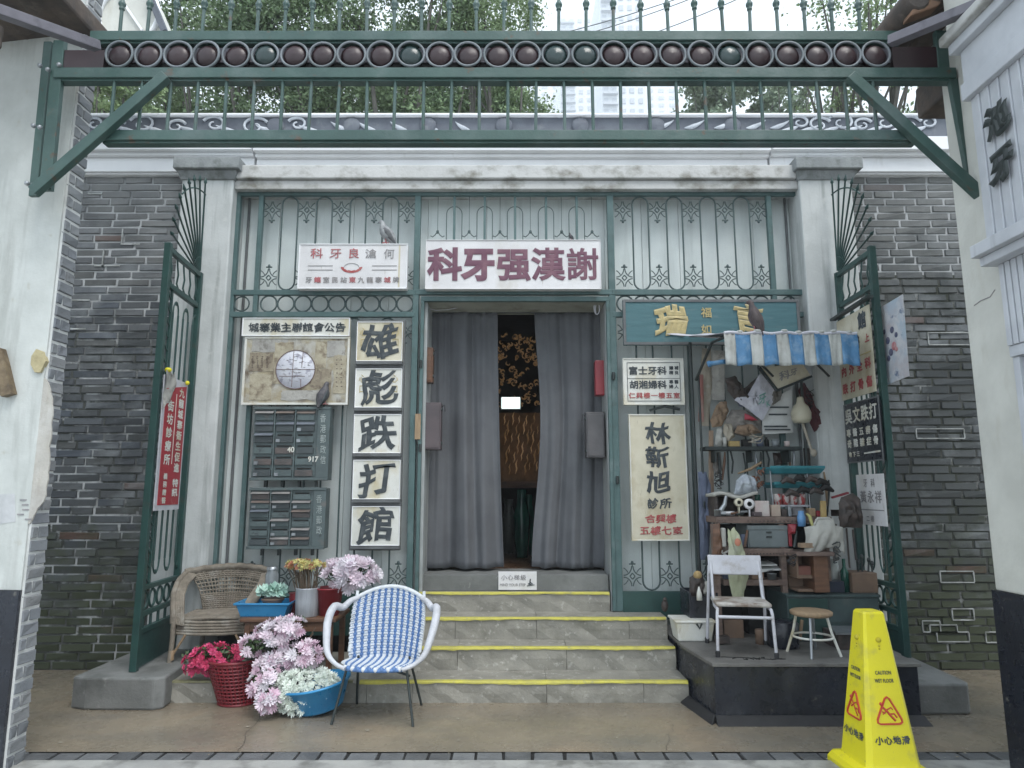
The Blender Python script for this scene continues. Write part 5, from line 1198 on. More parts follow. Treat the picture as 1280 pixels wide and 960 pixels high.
# ================================================================ COBBLER PLATFORM
pf = thing('black_platform', 'low black painted platform carrying the cobbler stall', 'platform', (2.0, 5.3, 0))
m_pftop = M('grey platform top', (.16,.155,.145), (.11,.105,.10), 5, .6, bump=.3, stain=((.05,.05,.05), 6, .55, .75))
g = MB(); g.prismz([(1.345, 4.775), (2.70, 4.775), (2.72, 6.08), (1.28, 6.08), (1.28, 5.3)], 0, .352); g.build('body', m_black, pf, .006)
g = MB(); g.prismz([(1.33, 4.755), (2.715, 4.755), (2.725, 6.085), (1.27, 6.085), (1.262, 5.3)], .353, .376); g.build('top_board', m_pftop, pf, .004)
g = MB(); g.hexa([(1.335, 4.70, 0), (2.73, 4.70, 0), (2.73, 4.773, 0), (1.335, 4.773, 0)], [(1.34, 4.765, .05), (2.71, 4.765, .05), (2.71, 4.773, .05), (1.34, 4.773, .05)]); g.build('rubber_skirt', m_rubber, pf, .003)
g = MB(); g.hexa([(1.20, 5.28, .0), (1.30, 4.72, 0), (1.343, 4.775, 0), (1.27, 5.3, 0)], [(1.255, 5.28, .05), (1.33, 4.77, .05), (1.343, 4.776, .05), (1.275, 5.3, .05)]); g.build('rubber_skirt', m_rubber, pf, .003)
g = MB()      # black scrawl on the top board
rnd = random.Random(5); 
for k in range(7):
    X = 1.52+.05*k; g.tube([(X+rnd.uniform(-.02, .03), 4.84+rnd.uniform(0, .08), .377) for _ in range(4)], .006, 4, flat=.3)
g.tube([(1.44, 4.93, .377), (1.6, 4.91, .377), (1.75, 4.86, .377), (1.86, 4.87, .377)], .005, 4, flat=.3); g.build('painted_scrawl', m_dark, pf)

ZP = .376
# ---- helper furniture
def slab(mb, x0, x1, y0, y1, z0, z1): mb.box(x0, x1, y0, y1, z0, z1)
# folding chair
def folding_chair():
    cx, cy = xx(930, 800, 5.05), 5.10
    t = thing('folding_chair', 'white steel folding chair with worn brown seat on the black platform', 'chair', (cx, cy, ZP), rz=R_(-9))
    def bl(g, n, m, b=0): return g.build(n, m, t, b, local=True)
    W = .205; g = MB()
    g.grid(lambda u, v: (-W-.01+(2*W+.02)*u, .16+.03*v-.012*math.sin(PI*u), .555+.15*v), 12, 4); o = bl(g, 'backrest', m_whiteplastic); s_ = o.modifiers.new('t', 'SOLIDIFY'); s_.thickness = .018; bb = o.modifiers.new('b', 'BEVEL'); bb.width = .02; bb.limit_method = 'ANGLE'; bb.segments = 3
    m_seat = M('worn seat cushion', (.20,.15,.12), (.34,.29,.25), 9, .6, stain=((.50,.48,.45), 8, .42, .6))
    g = MB(); g.box(-.21, .21, -.19, .16, .355, .385); bl(g, 'seat', m_seat, .012)
    m_w = m_whiteplastic
    for sx in (-1, 1):
        g = MB(); g.tube([(sx*.19, .185, .66), (sx*.195, .10, .40), (sx*.20, -.02, .34), (sx*.20, -.19, .34), (sx*.205, -.20, .30), (sx*.215, -.215, .01)], .0125, 8); bl(g, 'front_leg', m_w)
        g = MB(); g.tube([(sx*.205, .20, .62), (sx*.225, .20, .30), (sx*.235, .28, .01)], .0125, 8); bl(g, 'rear_leg', m_w)
        g = MB(); g.lathe([(.017, 0), (.019, .035), (.013, .045)], (sx*.2155, -.2155, 0), 10); bl(g, 'rubber_foot', m_rubber)
        g = MB(); g.lathe([(.017, 0), (.019, .035), (.013, .045)], (sx*.2355, .28, 0), 10); bl(g, 'rubber_foot', m_rubber)
    g = MB(); g.tube([(-.20, -.205, .285), (.20, -.205, .285)], .012, 8); bl(g, 'stretcher', m_w)
folding_chair(); [setattr(o, 'scale', (.90, .9, .93)) for o in C.objects if o.name.startswith('folding_chair')]
def stool():
    cx, cy = xx(1016, 800, 5.02), 5.02
    t = thing('round_stool', 'small round stool with worn wooden top and steel legs on the platform', 'stool', (cx, cy, ZP), rz=.3)
    g = MB(); g.lathe([(0, .262), (.125, .262), (.14, .27), (.142, .29), (.13, .297), (0, .298)], (0, 0, 0), 28); g.build('seat', m_wood2, t, local=True)
    for k in range(4):
        a = PI/4+k*PI/2; c, s_ = math.cos(a), math.sin(a)
        g = MB(); g.tube([(.10*c, .10*s_, .262), (.125*c, .125*s_, .15), (.175*c, .175*s_, .0)], .010, 8); g.build('leg', m_signw if k % 2 else m_steel, t, local=True)
    g = MB(); g.tube([(.132*math.cos(2*PI*i/24), .132*math.sin(2*PI*i/24), .12) for i in range(24)], .008, 6, True); g.build('foot_ring', m_signw, t, local=True)
stool()

# ---- woven blue chair
def woven_chair():
    cx, cy = -.895, 4.93
    t = thing('woven_armchair', 'blue and white woven plastic chair with white hoop arms and thin black legs', 'chair', (cx, cy, 0), rz=R_(-4))
    def bl(g, n, m, **k): return g.build(n, m, t, local=True, **k)
    # surface: back (v up) and seat
    def back(u, v, d=0):   # u -1..1, v 0..1
        w_ = .245+.02*math.sin(PI*v*.8)
        x = w_*u; y = .14+.10*v-.10*u*u*(1-.3*v)-d*.9; z = .352+.458*v-.045*v*v*u*u*1.8-.015*(1-v)*u*u+d*.2
        return Vector((x, y, z))
    def seat(u, v, d=0):   # v 0 back .. 1 front
        w_ = .245+.015*math.sin(PI*v)
        sc_ = 1-.42*max(0, v-.55)**1.2*(abs(u)**3)
        return Vector((w_*u*sc_, .14-.10*u*u*(1-v)-.375*v+.06*v*u*u, .352+.012*v-.015*math.sin(PI*v)*(1-u*u)-.06*max(0, v-.85)+d))
    m_wb = M('blue weaving cord', (.10,.20,.42), (.085,.17,.36), 20, .45, bump=.1); m_ww = M('white weaving cord', (.66,.69,.72), (.56,.59,.62), 20, .45, bump=.1, stain=((.40,.40,.38), 12, .6, .8))
    for nm, fn, nv in (('woven_back', back, 26), ('woven_seat', seat, 20)):
        g = MB(); nu = 23
        g.cur = 0; g.grid(lambda a, b_: fn(-1+2*a, b_, -.003), 20, 20)
        for i in range(nu):
            for j in range(nv):
                a0, a1 = -1+2*(i+.06)/nu, -1+2*(i+.94)/nu; b0, b1 = (j+.06)/nv, (j+.94)/nv
                odd = j % 2 == 0; wcol = i % 2 == 0
                g.cur = 1 if wcol else 0
                cw = (a1-a0)*(.55 if odd else .10)*(1 if wcol else -.8)
                a0 -= cw*.5; a1 += cw*.5
                h_ = .007 if wcol == odd else .002
                e = .25
                am0, am1 = a0+(a1-a0)*e, a1-(a1-a0)*e; bm0, bm1 = b0+(b1-b0)*e, b1-(b1-b0)*e
                o_ = [fn(a0, b0, -.003), fn(a1, b0, -.003), fn(a1, b1, -.003), fn(a0, b1, -.003)]; q = [fn(am0, bm0, h_), fn(am1, bm0, h_), fn(am1, bm1, h_), fn(am0, bm1, h_)]
                g.raw(o_+q, [(4,5,6,7), (0,1,5,4), (1,2,6,5), (2,3,7,6), (3,0,4,7)])
        bl(g, nm, [m_wb, m_ww], kind='stuff')
    # the hoop: arms sweep from the back's top down to the seat front
    m_tape = M('white wrapped tape', (.55,.56,.60), (.46,.47,.50), 16, .5, bump=.5, bsc=90, stain=((.36,.35,.33), 12, .6, .8))
    top = [back(-1+2*i/12, 1.0) for i in range(13)]
    g = MB(); g.tube([p+Vector((0, .005, .006)) for p in top], .015, 8); bl(g, 'top_rail', m_ww)
    fr = [seat(-1+2*i/12, 1.0) for i in range(13)]
    g = MB(); g.tube([p+Vector((0, -.006, -.01)) for p in fr], .013, 8); bl(g, 'seat_rail', m_wb)
    for i in range(12):
        g = MB(); p = seat(-1+2*(i+.5)/12, 1.0); g.ball((p.x, p.y-.008, p.z-.004), .017, .014, .018, 8, 6); bl(g, 'cord_wrap', m_ww if i % 2 == 0 else m_wb)
    for sx in (-1, 1):
        e_ = back(sx, 1.0); g = MB(); pts = [(e_.x-sx*.03, e_.y+.012, e_.z+.018), (e_.x+sx*.02, e_.y-.02, e_.z-.002), (sx*.325, .12, e_.z-.045), (sx*.365, .05, .70), (sx*.375, -.04, .63), (sx*.355, -.12, .52), (sx*.325, -.17, .43), (sx*.26, -.20, .375), (sx*.19, -.22, .35)]
        sp_ = smooth(pts, 4); g.tube(sp_, [.014+.014*math.sin(PI*min(1, i/(len(sp_)-1)*1.15)) for i in range(len(sp_))], 10); bl(g, 'arm', m_tape)
        g = MB(); g.tube([(sx*.25, .06, .395), (sx*.255, .16, .58), (sx*.245, .2, .79)], .012, 8); bl(g, 'back_post', m_ww)
        g = MB(); g.tube([(sx*.20, -.13, .35), (sx*.27, -.21, 0)], .009, 6); bl(g, 'leg', m_iron)
        g = MB(); g.tube([(sx*.18, .05, .37), (sx*.235, .24, 0)], .009, 6); bl(g, 'leg', m_iron)
    g = MB(); g.tube([(-.19, -.05, .33), (0, -.05, .33), (.21, -.05, .27)], .008, 6); g.tube([(-.20, -.13, .345), (.2, -.13, .345)], .008, 6); bl(g, 'cross_bar', m_iron)
woven_chair()

# ---- wicker armchair
def wicker_chair():
    cx, cy = xx(277, 790, 5.75), 5.74
    t = thing('wicker_armchair', 'weathered grey brown wicker armchair beside the left gate', 'chair', (cx, cy, SZ1), rz=R_(4))
    def bl(g, n, m=m_wicker, **k): return g.build(n, m, t, local=True, **k)
    # back panel: bowed, flaring out towards the rolled rim
    def bk(a, v):          # a -1..1, v 0 seat .. 1 rim
        w_ = .20+.06*v+.085*v**4
        return Vector((w_*a, .20+.05*v-.12*a*a*(.5+.7*v), .385+.335*v-.03*a*a*v*v))
    g = MB()
    for j in range(22):
        v = j/21; open_ = 9 <= j <= 15
        if open_ and j % 2: continue
        g.tube([(lambda p, d: (p.x, p.y+d, p.z))(bk(-1+2*i/40, v), .004*(1 if (i+j) % 2 else -1)) for i in range(41)], .0085, 5, flat=.8)
    for i in range(23):
        g.tube([bk(-1+2*i/22, v/6) for v in range(7)], .0065, 5)
    bl(g, 'woven_back', kind='stuff')
    g = MB(); g.tube([bk(-1+2*i/24, 1.02)+Vector((0, 0, .004*math.sin(i*2))) for i in range(25)], .026, 8); bl(g, 'rim')
    for sx in (-1, 1):
        e = bk(sx, 1.0)
        # flat woven arm sweeping forward and down to the front leg
        def arm(u, v): 
            p = [(e.x, e.y, e.z), (e.x+sx*.015, e.y-.12, e.z-.055), (e.x-sx*.01, e.y-.25, e.z-.125), (e.x-sx*.045, e.y-.33, e.z-.22), (e.x-sx*.06, e.y-.35, e.z-.34)]
            k = min(3, int(u*4)); f = u*4-k; a, b_ = Vector(p[k]), Vector(p[k+1]); q = a+(b_-a)*f
            return q+Vector((-sx*.075*v, 0, -.02*v))
        g = MB()
        for k in range(7): g.tube([arm(i/14, k/6) for i in range(15)], .011 if k else .024, 6)
        bl(g, 'arm', kind='stuff')
        g = MB(); lx = e.x-sx*.065; g.tube([(lx, e.y-.35, .40), (lx, e.y-.355, .2), (lx+sx*.01, e.y-.36, 0)], .019, 8); bl(g, 'leg')
        g = MB(); g.tube([(sx*.20, .20, .40), (sx*.23, .22, 0)], .018, 8); bl(g, 'leg')
        g = MB(); g.tube([(lx, e.y-.345, .10), (lx-sx*.09, e.y-.345, .26)], .010, 6); bl(g, 'strut', m_wood2)
        g = MB(); g.lathe([(.022, 0), (.023, .07), (.021, .072)], (lx, e.y-.352, .08), 8); bl(g, 'leg_binding', m_wood2)
    g = MB()
    for j in range(15):
        y = -.19+.40*j/14; g.tube([(-.275, y, .365+.008*(j % 2)), (0, y, .378), (.275, y, .365+.008*((j+1) % 2))], .0165, 6)
    bl(g, 'seat', kind='stuff')
    g = MB()
    for j in range(5): g.tube([(-.28, -.21, .27+.022*j), (-.1, -.225, .262+.022*j), (.1, -.225, .262+.022*j), (.28, -.21, .27+.022*j)], .013, 6)
    bl(g, 'seat_apron')
wicker_chair()

# ---- small table
tz = SZ1+.41
TX0, TX1 = xx(300, 780, 5.35), xx(420, 780, 5.35)
t = thing('wood_table', 'low brown wooden table carrying the flower pots and blue tray', 'table', ((TX0+TX1)/2, 5.55, SZ1))
g = MB(); g.box(TX0, TX1, 5.34, 5.80, tz-.03, tz); g.build('table_top', m_wood, t, .006)
g = MB(); g.box(TX0+.03, TX1-.03, 5.365, 5.385, tz-.10, tz-.031); g.build('apron', m_wood, t, .003)
for a in (TX0+.03, TX1-.07):
    for y in (5.36, 5.74): g = MB(); g.box(a, a+.04, y, y+.04, SZ1, tz-.031); g.build('leg', m_wood, t, .003)
g = MB(); g.box(TX0+.07, TX1-.07, 5.37, 5.39, SZ1+.12, SZ1+.15); g.build('stretcher', m_wood, t)
# blue tray
X0, X1 = xx(296, 752, 5.42), xx(363, 752, 5.42); Xc, Wt = (X0+X1)/2, (X1-X0)/2
t = thing('blue_tray', 'bright blue plastic tray on the wooden table', 'tray', (Xc, 5.5, tz)); g = MB()
o_ = lambda w_, d_, z: [(Xc-w_, 5.5-d_, z), (Xc+w_, 5.5-d_, z), (Xc+w_, 5.5+d_, z), (Xc-w_, 5.5+d_, z)]
L_ = [o_(Wt*.82, .09, tz), o_(Wt*.95, .115, tz+.085), o_(Wt*1.04, .13, tz+.09), o_(Wt*1.04, .13, tz+.105), o_(Wt*.97, .12, tz+.105), o_(Wt*.80, .085, tz+.012)]
g.raw([p for q in L_ for p in q], [(i*4+j, i*4+(j+1) % 4, (i+1)*4+(j+1) % 4, (i+1)*4+j) for i in range(5) for j in range(4)]+[(3,2,1,0), (20,21,22,23)]); g.build('tray_body', m_blue, t, .004)
# jade green cabbage flowers heaped over the tray
t = thing('pale_green_plant', 'pale jade green leafy rosette plant above the blue tray', 'plant', (Xc+.05, 5.52, tz+.09))
m_jade = M('pale jade leaf', (.48,.66,.57), (.32,.52,.44), 12, .5, bump=.05)
rnd = random.Random(2)
lf = MB(); lf.grid(lambda u, v: ((u-.5)*.05*math.sin(PI*min(1, v*.9+.12))*1.3, -.05*v, .012*v*v*2+.010*math.cos((u-.5)*6)), 4, 4); lf = lf.mesh('leaf', m_jade)
px_c = xx(342, 732, 5.5); zc = zz(738, 5.5)
for k in range(46):
    a = rnd.uniform(0, 6.28); e = rnd.uniform(-.2, 1.3); c0 = (px_c+rnd.choice((-.07, 0, .07))+rnd.uniform(-.02, .02), 5.50+rnd.uniform(-.03, .03), zc-.02+rnd.uniform(-.02, .035))
    inst('leaf', lf, t, c0, (-e, 0, a), (1.1, 1.1, 1.1))
g = MB(); g.lathe([(.05, 0), (.07, .03), (.09, .06)], (px_c, 5.5, tz+.06), 14); g.build('bowl', M('brown pot', (.22,.15,.12), (.16,.11,.09)), t)
# glass jar behind
X, Z = at(340, 722, 5.68); t = thing('glass_jar', 'clear glass jar with grey lid behind the jade plant', 'jar', (X, 5.68, tz)); g = MB(); h = Z-tz+.06
g.lathe([(.0, 0), (.05, 0), (.052, h*.9), (.04, h*.97), (.04, h)], (X, 5.68, tz), 16); g.build('jar_body', m_glass, t); g = MB(); g.lathe([(.044, 0), (.044, .025), (0, .026)], (X, 5.68, tz+h+.001), 16); g.build('lid', m_steel, t)
# tin pot with dry stems and yellow heads
X = xx(384, 750, 5.45); t = thing('tin_pot', 'silver tin pot on the wooden table holding dry stems', 'pot', (X, 5.45, tz)); hp = zz(734, 5.45)-tz
g = MB(); g.lathe([(0, 0), (.082, 0), (.085, .005), (.088, hp*.5), (.090, hp-.01), (.094, hp), (.085, hp), (.08, .02), (0, .02)], (X, 5.45, tz), 24); g.build('can', M('matt tin', (.48,.50,.53), (.34,.36,.39), 6, .45, metal=.3, st=(6,6,.5)), t)
t = thing('dry_bouquet', 'bunch of dry brown stems with yellow and orange flower heads in the tin pot', 'flowers', (X, 5.45, tz+hp-.05), 'cut flowers for sale')
m_stem = M('dry stem', (.14,.10,.07), (.09,.07,.045), 20, .8); m_yf = M('yellow petals', (.56,.55,.22), (.50,.44,.18), 20, .7, rnd=.2); m_of = M('orange petals', (.50,.22,.12), (.42,.16,.10), 20, .7, rnd=.2)
top0 = zz(706, 5.45)
g = MB()
for k in range(60):
    a, r = rnd.uniform(0, 6.28), rnd.uniform(0, .07); r2 = rnd.uniform(0, .15); dx = -.03
    g.tube([(X+r*math.cos(a), 5.45+r*math.sin(a)*.8, tz+hp*.5), (X+dx*.4+(r+r2)*.6*math.cos(a), 5.45+(r+r2)*.4*math.sin(a), (tz+hp+top0)/2), (X+dx+r2*math.cos(a)*1.1, 5.45+r2*math.sin(a)*.6, top0+rnd.uniform(-.03, .02))], .0032, 4)
g.build('stems', m_stem, t, kind='stuff')
def blossom_mesh(name, mat, r, npet, rows, cup=.5, wd=.32, seed=1):
    rn = random.Random(seed); g = MB()
    for row in range(rows):
        n_ = max(4, int(npet*(1-.22*row))); rr = r*(1-.26*row); el = cup+row*.42
        for k in range(n_):
            a = 2*PI*k/n_+row*.5+rn.uniform(-.15, .15); e = el+rn.uniform(-.15, .15); L = rr*rn.uniform(.85, 1.1)
            d = Vector((math.cos(a)*math.cos(e), math.sin(a)*math.cos(e), math.sin(e))); s_ = Vector((-math.sin(a), math.cos(a), 0))
            p0 = d*L*.1; p1 = d*L*.65+Vector((0, 0, -.08*L)); p2 = d*L+Vector((0, 0, .1*L)); w_ = L*wd
            g.face([p0, p1+s_*w_*.55, p2+s_*w_*.25, p2-s_*w_*.25, p1-s_*w_*.55])
    return g.mesh(name, mat)
def bunch(t, metas, centre, rad, n_, sc_=(.8, 1.2), seed=1, face=(0, -.75, .65), shell_=.75):
    rn = random.Random(seed); c = Vector(centre)
    k = 0
    while k < n_:
        d = Vector((rn.uniform(-1, 1), rn.uniform(-1, 1), rn.uniform(-1, 1)))
        if not .2 < d.length < 1 or d.dot(Vector(face)) < -.15: continue
        d = d.normalized()*rn.uniform(shell_, 1)
        p = c+Vector((d.x*rad[0], d.y*rad[1], d.z*rad[2]))
        nrm = (d.normalized()*.8+Vector(face)*.5+Vector((rn.uniform(-.4, .4), rn.uniform(-.4, .4), rn.uniform(-.4, .4)))).normalized()
        q = nrm.to_track_quat('Z', 'Y').to_euler(); s_ = rn.uniform(*sc_)
        inst('blossom', rn.choice(metas), t, tuple(p), q, (s_, s_, s_)); k += 1
def leafball(t, centre, rad, n_, mat, L=.05, seed=1):
    rn = random.Random(seed); g = MB(); c = Vector(centre)
    for k in range(n_):
        d = Vector((rn.gauss(0, 1), rn.gauss(0, 1), rn.gauss(0, 1))).normalized()*rn.uniform(.4, 1.0)
        p = c+Vector((d.x*rad[0], d.y*rad[1], d.z*rad[2])); a = Vector((rn.uniform(-1, 1), rn.uniform(-1, 1), rn.uniform(-.6, 1))).normalized(); b_ = a.cross(Vector((rn.uniform(-1, 1), rn.uniform(-1, 1), rn.uniform(-1, 1)))).normalized()
        g.face([p-a*L*.5, p+b_*L*.2, p+a*L*.5, p-b_*L*.2])
    g.build('leaves', mat, t, kind='stuff')
m_pk = M('pale pink petals', (.78,.69,.75), (.72,.60,.67), 22, .7, bump=0, rnd=.12); m_pk2 = M('near white petals', (.78,.75,.78), (.70,.63,.70), 22, .7, bump=0, rnd=.10)
m_pk3 = M('mauve pink petals', (.70,.52,.62), (.66,.46,.56), 22, .7, bump=0, rnd=.15); m_wh = M('cream white petals', (.76,.80,.74), (.66,.72,.65), 22, .7, bump=0, rnd=.10)
m_mag = M('crimson pink petals', (.56,.05,.13), (.46,.035,.11), 22, .6, bump=0, rnd=.2); m_mag2 = M('rose petals', (.66,.10,.22), (.56,.05,.16), 22, .6, bump=0, rnd=.2)
B_y = [blossom_mesh('blossom', m_yf, .026, 8, 2, .3, .4, 3), blossom_mesh('blossom', m_yf, .024, 9, 2, .2, .4, 5), blossom_mesh('blossom', m_yf, .028, 7, 2, .4, .4, 6), blossom_mesh('blossom', m_of, .026, 8, 2, .3, .4, 4)]
c_ = (X-.03, 5.45, top0+.0); bunch(t, B_y, c_, (.165, .08, .035), 80, seed=3, face=(0, -.4, .9))
B_pk = [blossom_mesh('blossom', m, .058, 15, 3, .25, .28, i) for i, m in enumerate((m_pk, m_pk2, m_pk, m_pk2))]
B_pk_s = [blossom_mesh('blossom', m, .045, 13, 3, .25, .3, i+9) for i, m in enumerate((m_pk, m_pk2, m_pk3))]
B_wh = [blossom_mesh('blossom', m_wh, .030, 11, 3, .3, .3, i+20) for i in range(3)]
B_mg = [blossom_mesh('blossom', m, .034, 8, 3, .15, .5, i+30) for i, m in enumerate((m_mag, m_mag2, m_mag))]
# red bucket and pale pink spider flowers above it
X = xx(412, 746, 5.5); t = thing('red_bucket', 'small red plastic bucket at the table end behind the tin pot', 'bucket', (X, 5.5, tz)); g = MB(); hb = zz(734, 5.5)-tz
g.lathe([(0, 0), (.075, 0), (.105, hb), (.112, hb), (.112, hb-.012), (.098, hb), (.07, .01), (0, .01)], (X, 5.5, tz), 22); g.build('bucket_body', m_redplastic, t)
X2, Z2_ = at(438, 716, 5.48); t = thing('pink_bouquet', 'bunch of pale pink spidery chrysanthemums behind the woven chair', 'flowers', (X, 5.5, tz+hb-.04), 'cut flowers for sale')
g = MB()
for k in range(26): a = rnd.uniform(0, 6.28); g.tube([(X+.06*math.cos(a), 5.5+.05*math.sin(a), tz+.02), (X+(X2-X)*.6, 5.5, Z2_-.1), (X2+rnd.uniform(-.2, .2), 5.48+rnd.uniform(-.05, .05), Z2_+rnd.uniform(-.04, .04))], .003, 4)
g.build('stems', m_stem, t, kind='stuff')
leafball(t, (X2, 5.50, Z2_-.03), (.22, .08, .10), 120, m_leaf, .05, 4)
bunch(t, B_pk, (X2, 5.48, Z2_-.01), (.235, .11, .12), 52, (.8, 1.15), 5)
# small red pot left of the tin
X = xx(372, 748, 5.6); t = thing('red_bucket', 'narrow red pot squeezed between the blue tray and the tin pot', 'bucket', (X, 5.6, tz)); g = MB(); g.lathe([(0, 0), (.05, 0), (.07, .15), (.06, .15), (0, .14)], (X, 5.6, tz), 16); g.build('bucket_body', m_redplastic, t)
# crimson basket with crimson azaleas
gx_, gy_ = on_ground(289, 884)[:2]; gy_ += .13
t = thing('crimson_basket', 'crimson slatted plastic basket standing on the wet ground', 'basket', (gx_, gy_, 0)); g = MB()
rb, rt, hb = .135, .19, .30; lean = Vector((-.05, 0, 0))
for k in range(34):
    a = 2*PI*k/34; c, s_ = math.cos(a), math.sin(a); g.tube([(gx_+rb*c, gy_+rb*s_, .01), (gx_+rt*c-.045, gy_+rt*s_, hb)], .0075, 5)
g.build('basket_slats', m_basket, t, kind='stuff')
g = MB()
for i in range(13):
    h = i/12; r = rb+(rt-rb)*h; g.tube([(gx_+r*math.cos(2*PI*j/28)*1.01-.045*h, gy_+r*1.01*math.sin(2*PI*j/28), .008+(hb-.008)*h) for j in range(28)], .007 if i not in (0, 12) else .011, 5, True)
g.build('basket_hoops', m_basket, t, kind='stuff')
g = MB(); g.lathe([(0, .01), (rb*.93, .01), (rt*.9, hb*.92), (0, hb*.9)], (gx_-.02, gy_, 0), 20); g.build('liner', M('dark red liner', (.13,.012,.02), (.10,.01,.015)), t)
t = thing('crimson_flowers', 'crimson pink azalea flowers spilling over the crimson basket', 'flowers', (gx_, gy_, .25), 'cut flowers for sale')
cf = at(268, 822, gy_); leafball(t, (cf[0], gy_, cf[1]), (.24, .13, .10), 260, m_leaf, .045, 6)
bunch(t, B_mg, (cf[0]+.02, gy_, cf[1]-.01), (.235, .15, .105), 70, (.75, 1.15), 7, shell_=.7)
c2 = at(243, 832, gy_-.05); bunch(t, B_mg, (c2[0], gy_-.05, c2[1]), (.09, .06, .06), 12, (.7, 1), 8)
# blue basin with white mound
bx_, by_ = on_ground(390, 899)[:2]; by_ += .17
t = thing('blue_basin', 'round blue plastic basin tilted on the ground before the flowers', 'basin', (bx_, by_, 0), rz=0)
g = MB(); g.lathe([(0, .0), (.15, .0), (.165, .012), (.225, .165), (.24, .17), (.24, .182), (.22, .182), (.15, .02), (0, .02)], (0, 0, 0), 36); o = g.build('basin_shell', m_blue, t, local=True); o.rotation_euler = (R_(3), R_(-9), 0); o.location = (0, 0, .022)
t = thing('white_flowers', 'low mound of tiny cream white flowers filling the blue basin', 'flowers', (bx_, by_, .12), 'cut flowers for sale')
cf = at(382, 856, by_); leafball(t, (cf[0]-.0, by_, cf[1]-.03), (.20, .14, .07), 200, m_leaf, .03, 16)
bunch(t, B_wh, (cf[0], by_-.03, cf[1]-.03), (.25, .17, .15), 360, (.75, 1.2), 11, face=(-.15, -.5, .85), shell_=.82)
# big pink bunch in a dark pot
gx2, gy2 = xx(362, 870, 5.12), 5.14
t = thing('dark_pot', 'dark plastic pot hidden under the tall pink and white flowers', 'pot', (gx2, gy2, 0)); g = MB(); g.lathe([(0, 0), (.12, 0), (.16, .30), (.14, .30), (0, .28)], (gx2, gy2, 0), 20); g.build('pot_body', m_black, t)
t = thing('tall_bouquet', 'tall loose bunch of pink and white flowers beside the woven chair', 'flowers', (gx2, gy2, .28), 'cut flowers for sale')
for k, (px, py, rx, rz_, n_, set_) in enumerate(((345, 795, .17, .10, 34, B_pk_s), (362, 782, .12, .07, 20, B_pk_s), (340, 832, .17, .10, 34, B_pk_s), (378, 822, .13, .12, 30, B_pk_s), (316, 806, .07, .06, 10, B_pk_s), (328, 852, .10, .08, 18, B_pk_s), (336, 873, .085, .06, 16, B_pk_s))):
    Y = 5.10-.02*k-(.12 if k > 4 else 0); c = at(px, py, Y); leafball(t, (c[0], Y+.03, c[1]), (rx, .08, rz_), 70, m_leaf, .05, 30+k); bunch(t, set_, (c[0], Y, c[1]), (rx, .10, rz_), n_, (.75, 1.15), 40+k, shell_=.6)
g = MB()
for k in range(30):
    px, py = rnd.uniform(310, 395), rnd.uniform(780, 850); c = at(px, py, 5.1); g.tube([(gx2+rnd.uniform(-.08, .08), gy2, .25), ((gx2+c[0])/2, 5.12, (.25+c[1])/2), (c[0], 5.1, c[1])], .003, 4)
g.build('stems', m_stem, t, kind='stuff')
t = thing('leafy_sprigs', 'grey green leafy sprigs between the crimson and the pink flowers', 'foliage', (xx(325, 815, 5.2), 5.2, .2))
c = at(322, 815, 5.18); leafball(t, (c[0], 5.18, c[1]), (.10, .06, .12), 240, M('grey green leaf', (.16,.19,.15), (.09,.12,.09), 20), .06, 66)
# ================================================================ COBBLER STALL
# frame of thin steel posts
st = thing('stall_frame', 'thin dark steel frame holding the cobbler awning', 'frame', (2.0, 5.6, ZP))
def ftube(name, pts, r=.014, m=m_iron): g = MB(); g.tube(pts, r, 8); g.build(name, m, st)
YA = 5.24
xa_, za_ = at(905, 417, YA); xb_, zb_ = at(1071, 417, YA)
XLp = xx(868, 560, 5.85)
ftube('stall_post', [(XLp, 5.85, ZP), (XLp, 5.85, zz(428, 5.85))]); ftube('stall_post', [(xx(877, 560, 5.8), 5.80, ZP), (xx(877, 560, 5.8), 5.80, zz(470, 5.8))], .010)
ftube('stall_post', [(2.52, 5.86, ZP), (2.52, 5.86, za_)], .012)
c0 = at(870, 475, 5.8); ftube('awning_strut', [(c0[0], 5.80, c0[1]), (xx(890, 428, 5.4), 5.40, zz(428, 5.4)), (xa_+.02, YA+.02, za_-.02)], .012)
ftube('awning_bar', [(xa_, YA+.02, za_-.012), (xb_, YA+.02, za_-.012)], .012); ftube('awning_bar', [(XLp, 5.85, za_+.12), (xa_, YA+.02, za_-.012)], .010)
for px, py0, py1 in ((948, 458, 470), (1018, 455, 468)):
    a, b_ = at(px, 452, YA+.1), at(px+18, 470, 5.6); ftube('awning_strut', [(a[0], YA+.1, a[1]), (b_[0], 5.6, b_[1])], .010, m_iron)
# awning cloth: white sheet with a striped blue valance
aw_ = thing('striped_awning', 'blue and white striped plastic awning over the cobbler stall', 'awning', ((xa_+xb_)/2, YA, za_))
m_ab = M('awning blue', (.085,.23,.42), (.06,.18,.34), 9, .5, bump=.9, bsc=22, stain=((.20,.32,.46), 12, .5, .7)); m_aw = M('awning white', (.50,.51,.49), (.40,.41,.39), 9, .55, bump=.9, bsc=22, stain=((.30,.29,.26), 6, .52, .78))
zlow = zz(457.5, YA)
stripes = [905, 919, 938, 953, 971, 986, 1003, 1018, 1036, 1051, 1072]
NS = len(stripes)-1
def val(px, v): 
    x = xx(px, 430, YA); s_ = (px-905)/167
    y = YA-.035*v+.012*math.sin(px*.35)*v+.006*math.sin(px*.9+v*4)
    return (x-.012*v*(s_), y, za_+(zlow-za_)*v+.006*math.sin(px*.21)+(.012*s_ if v < .5 else .0))
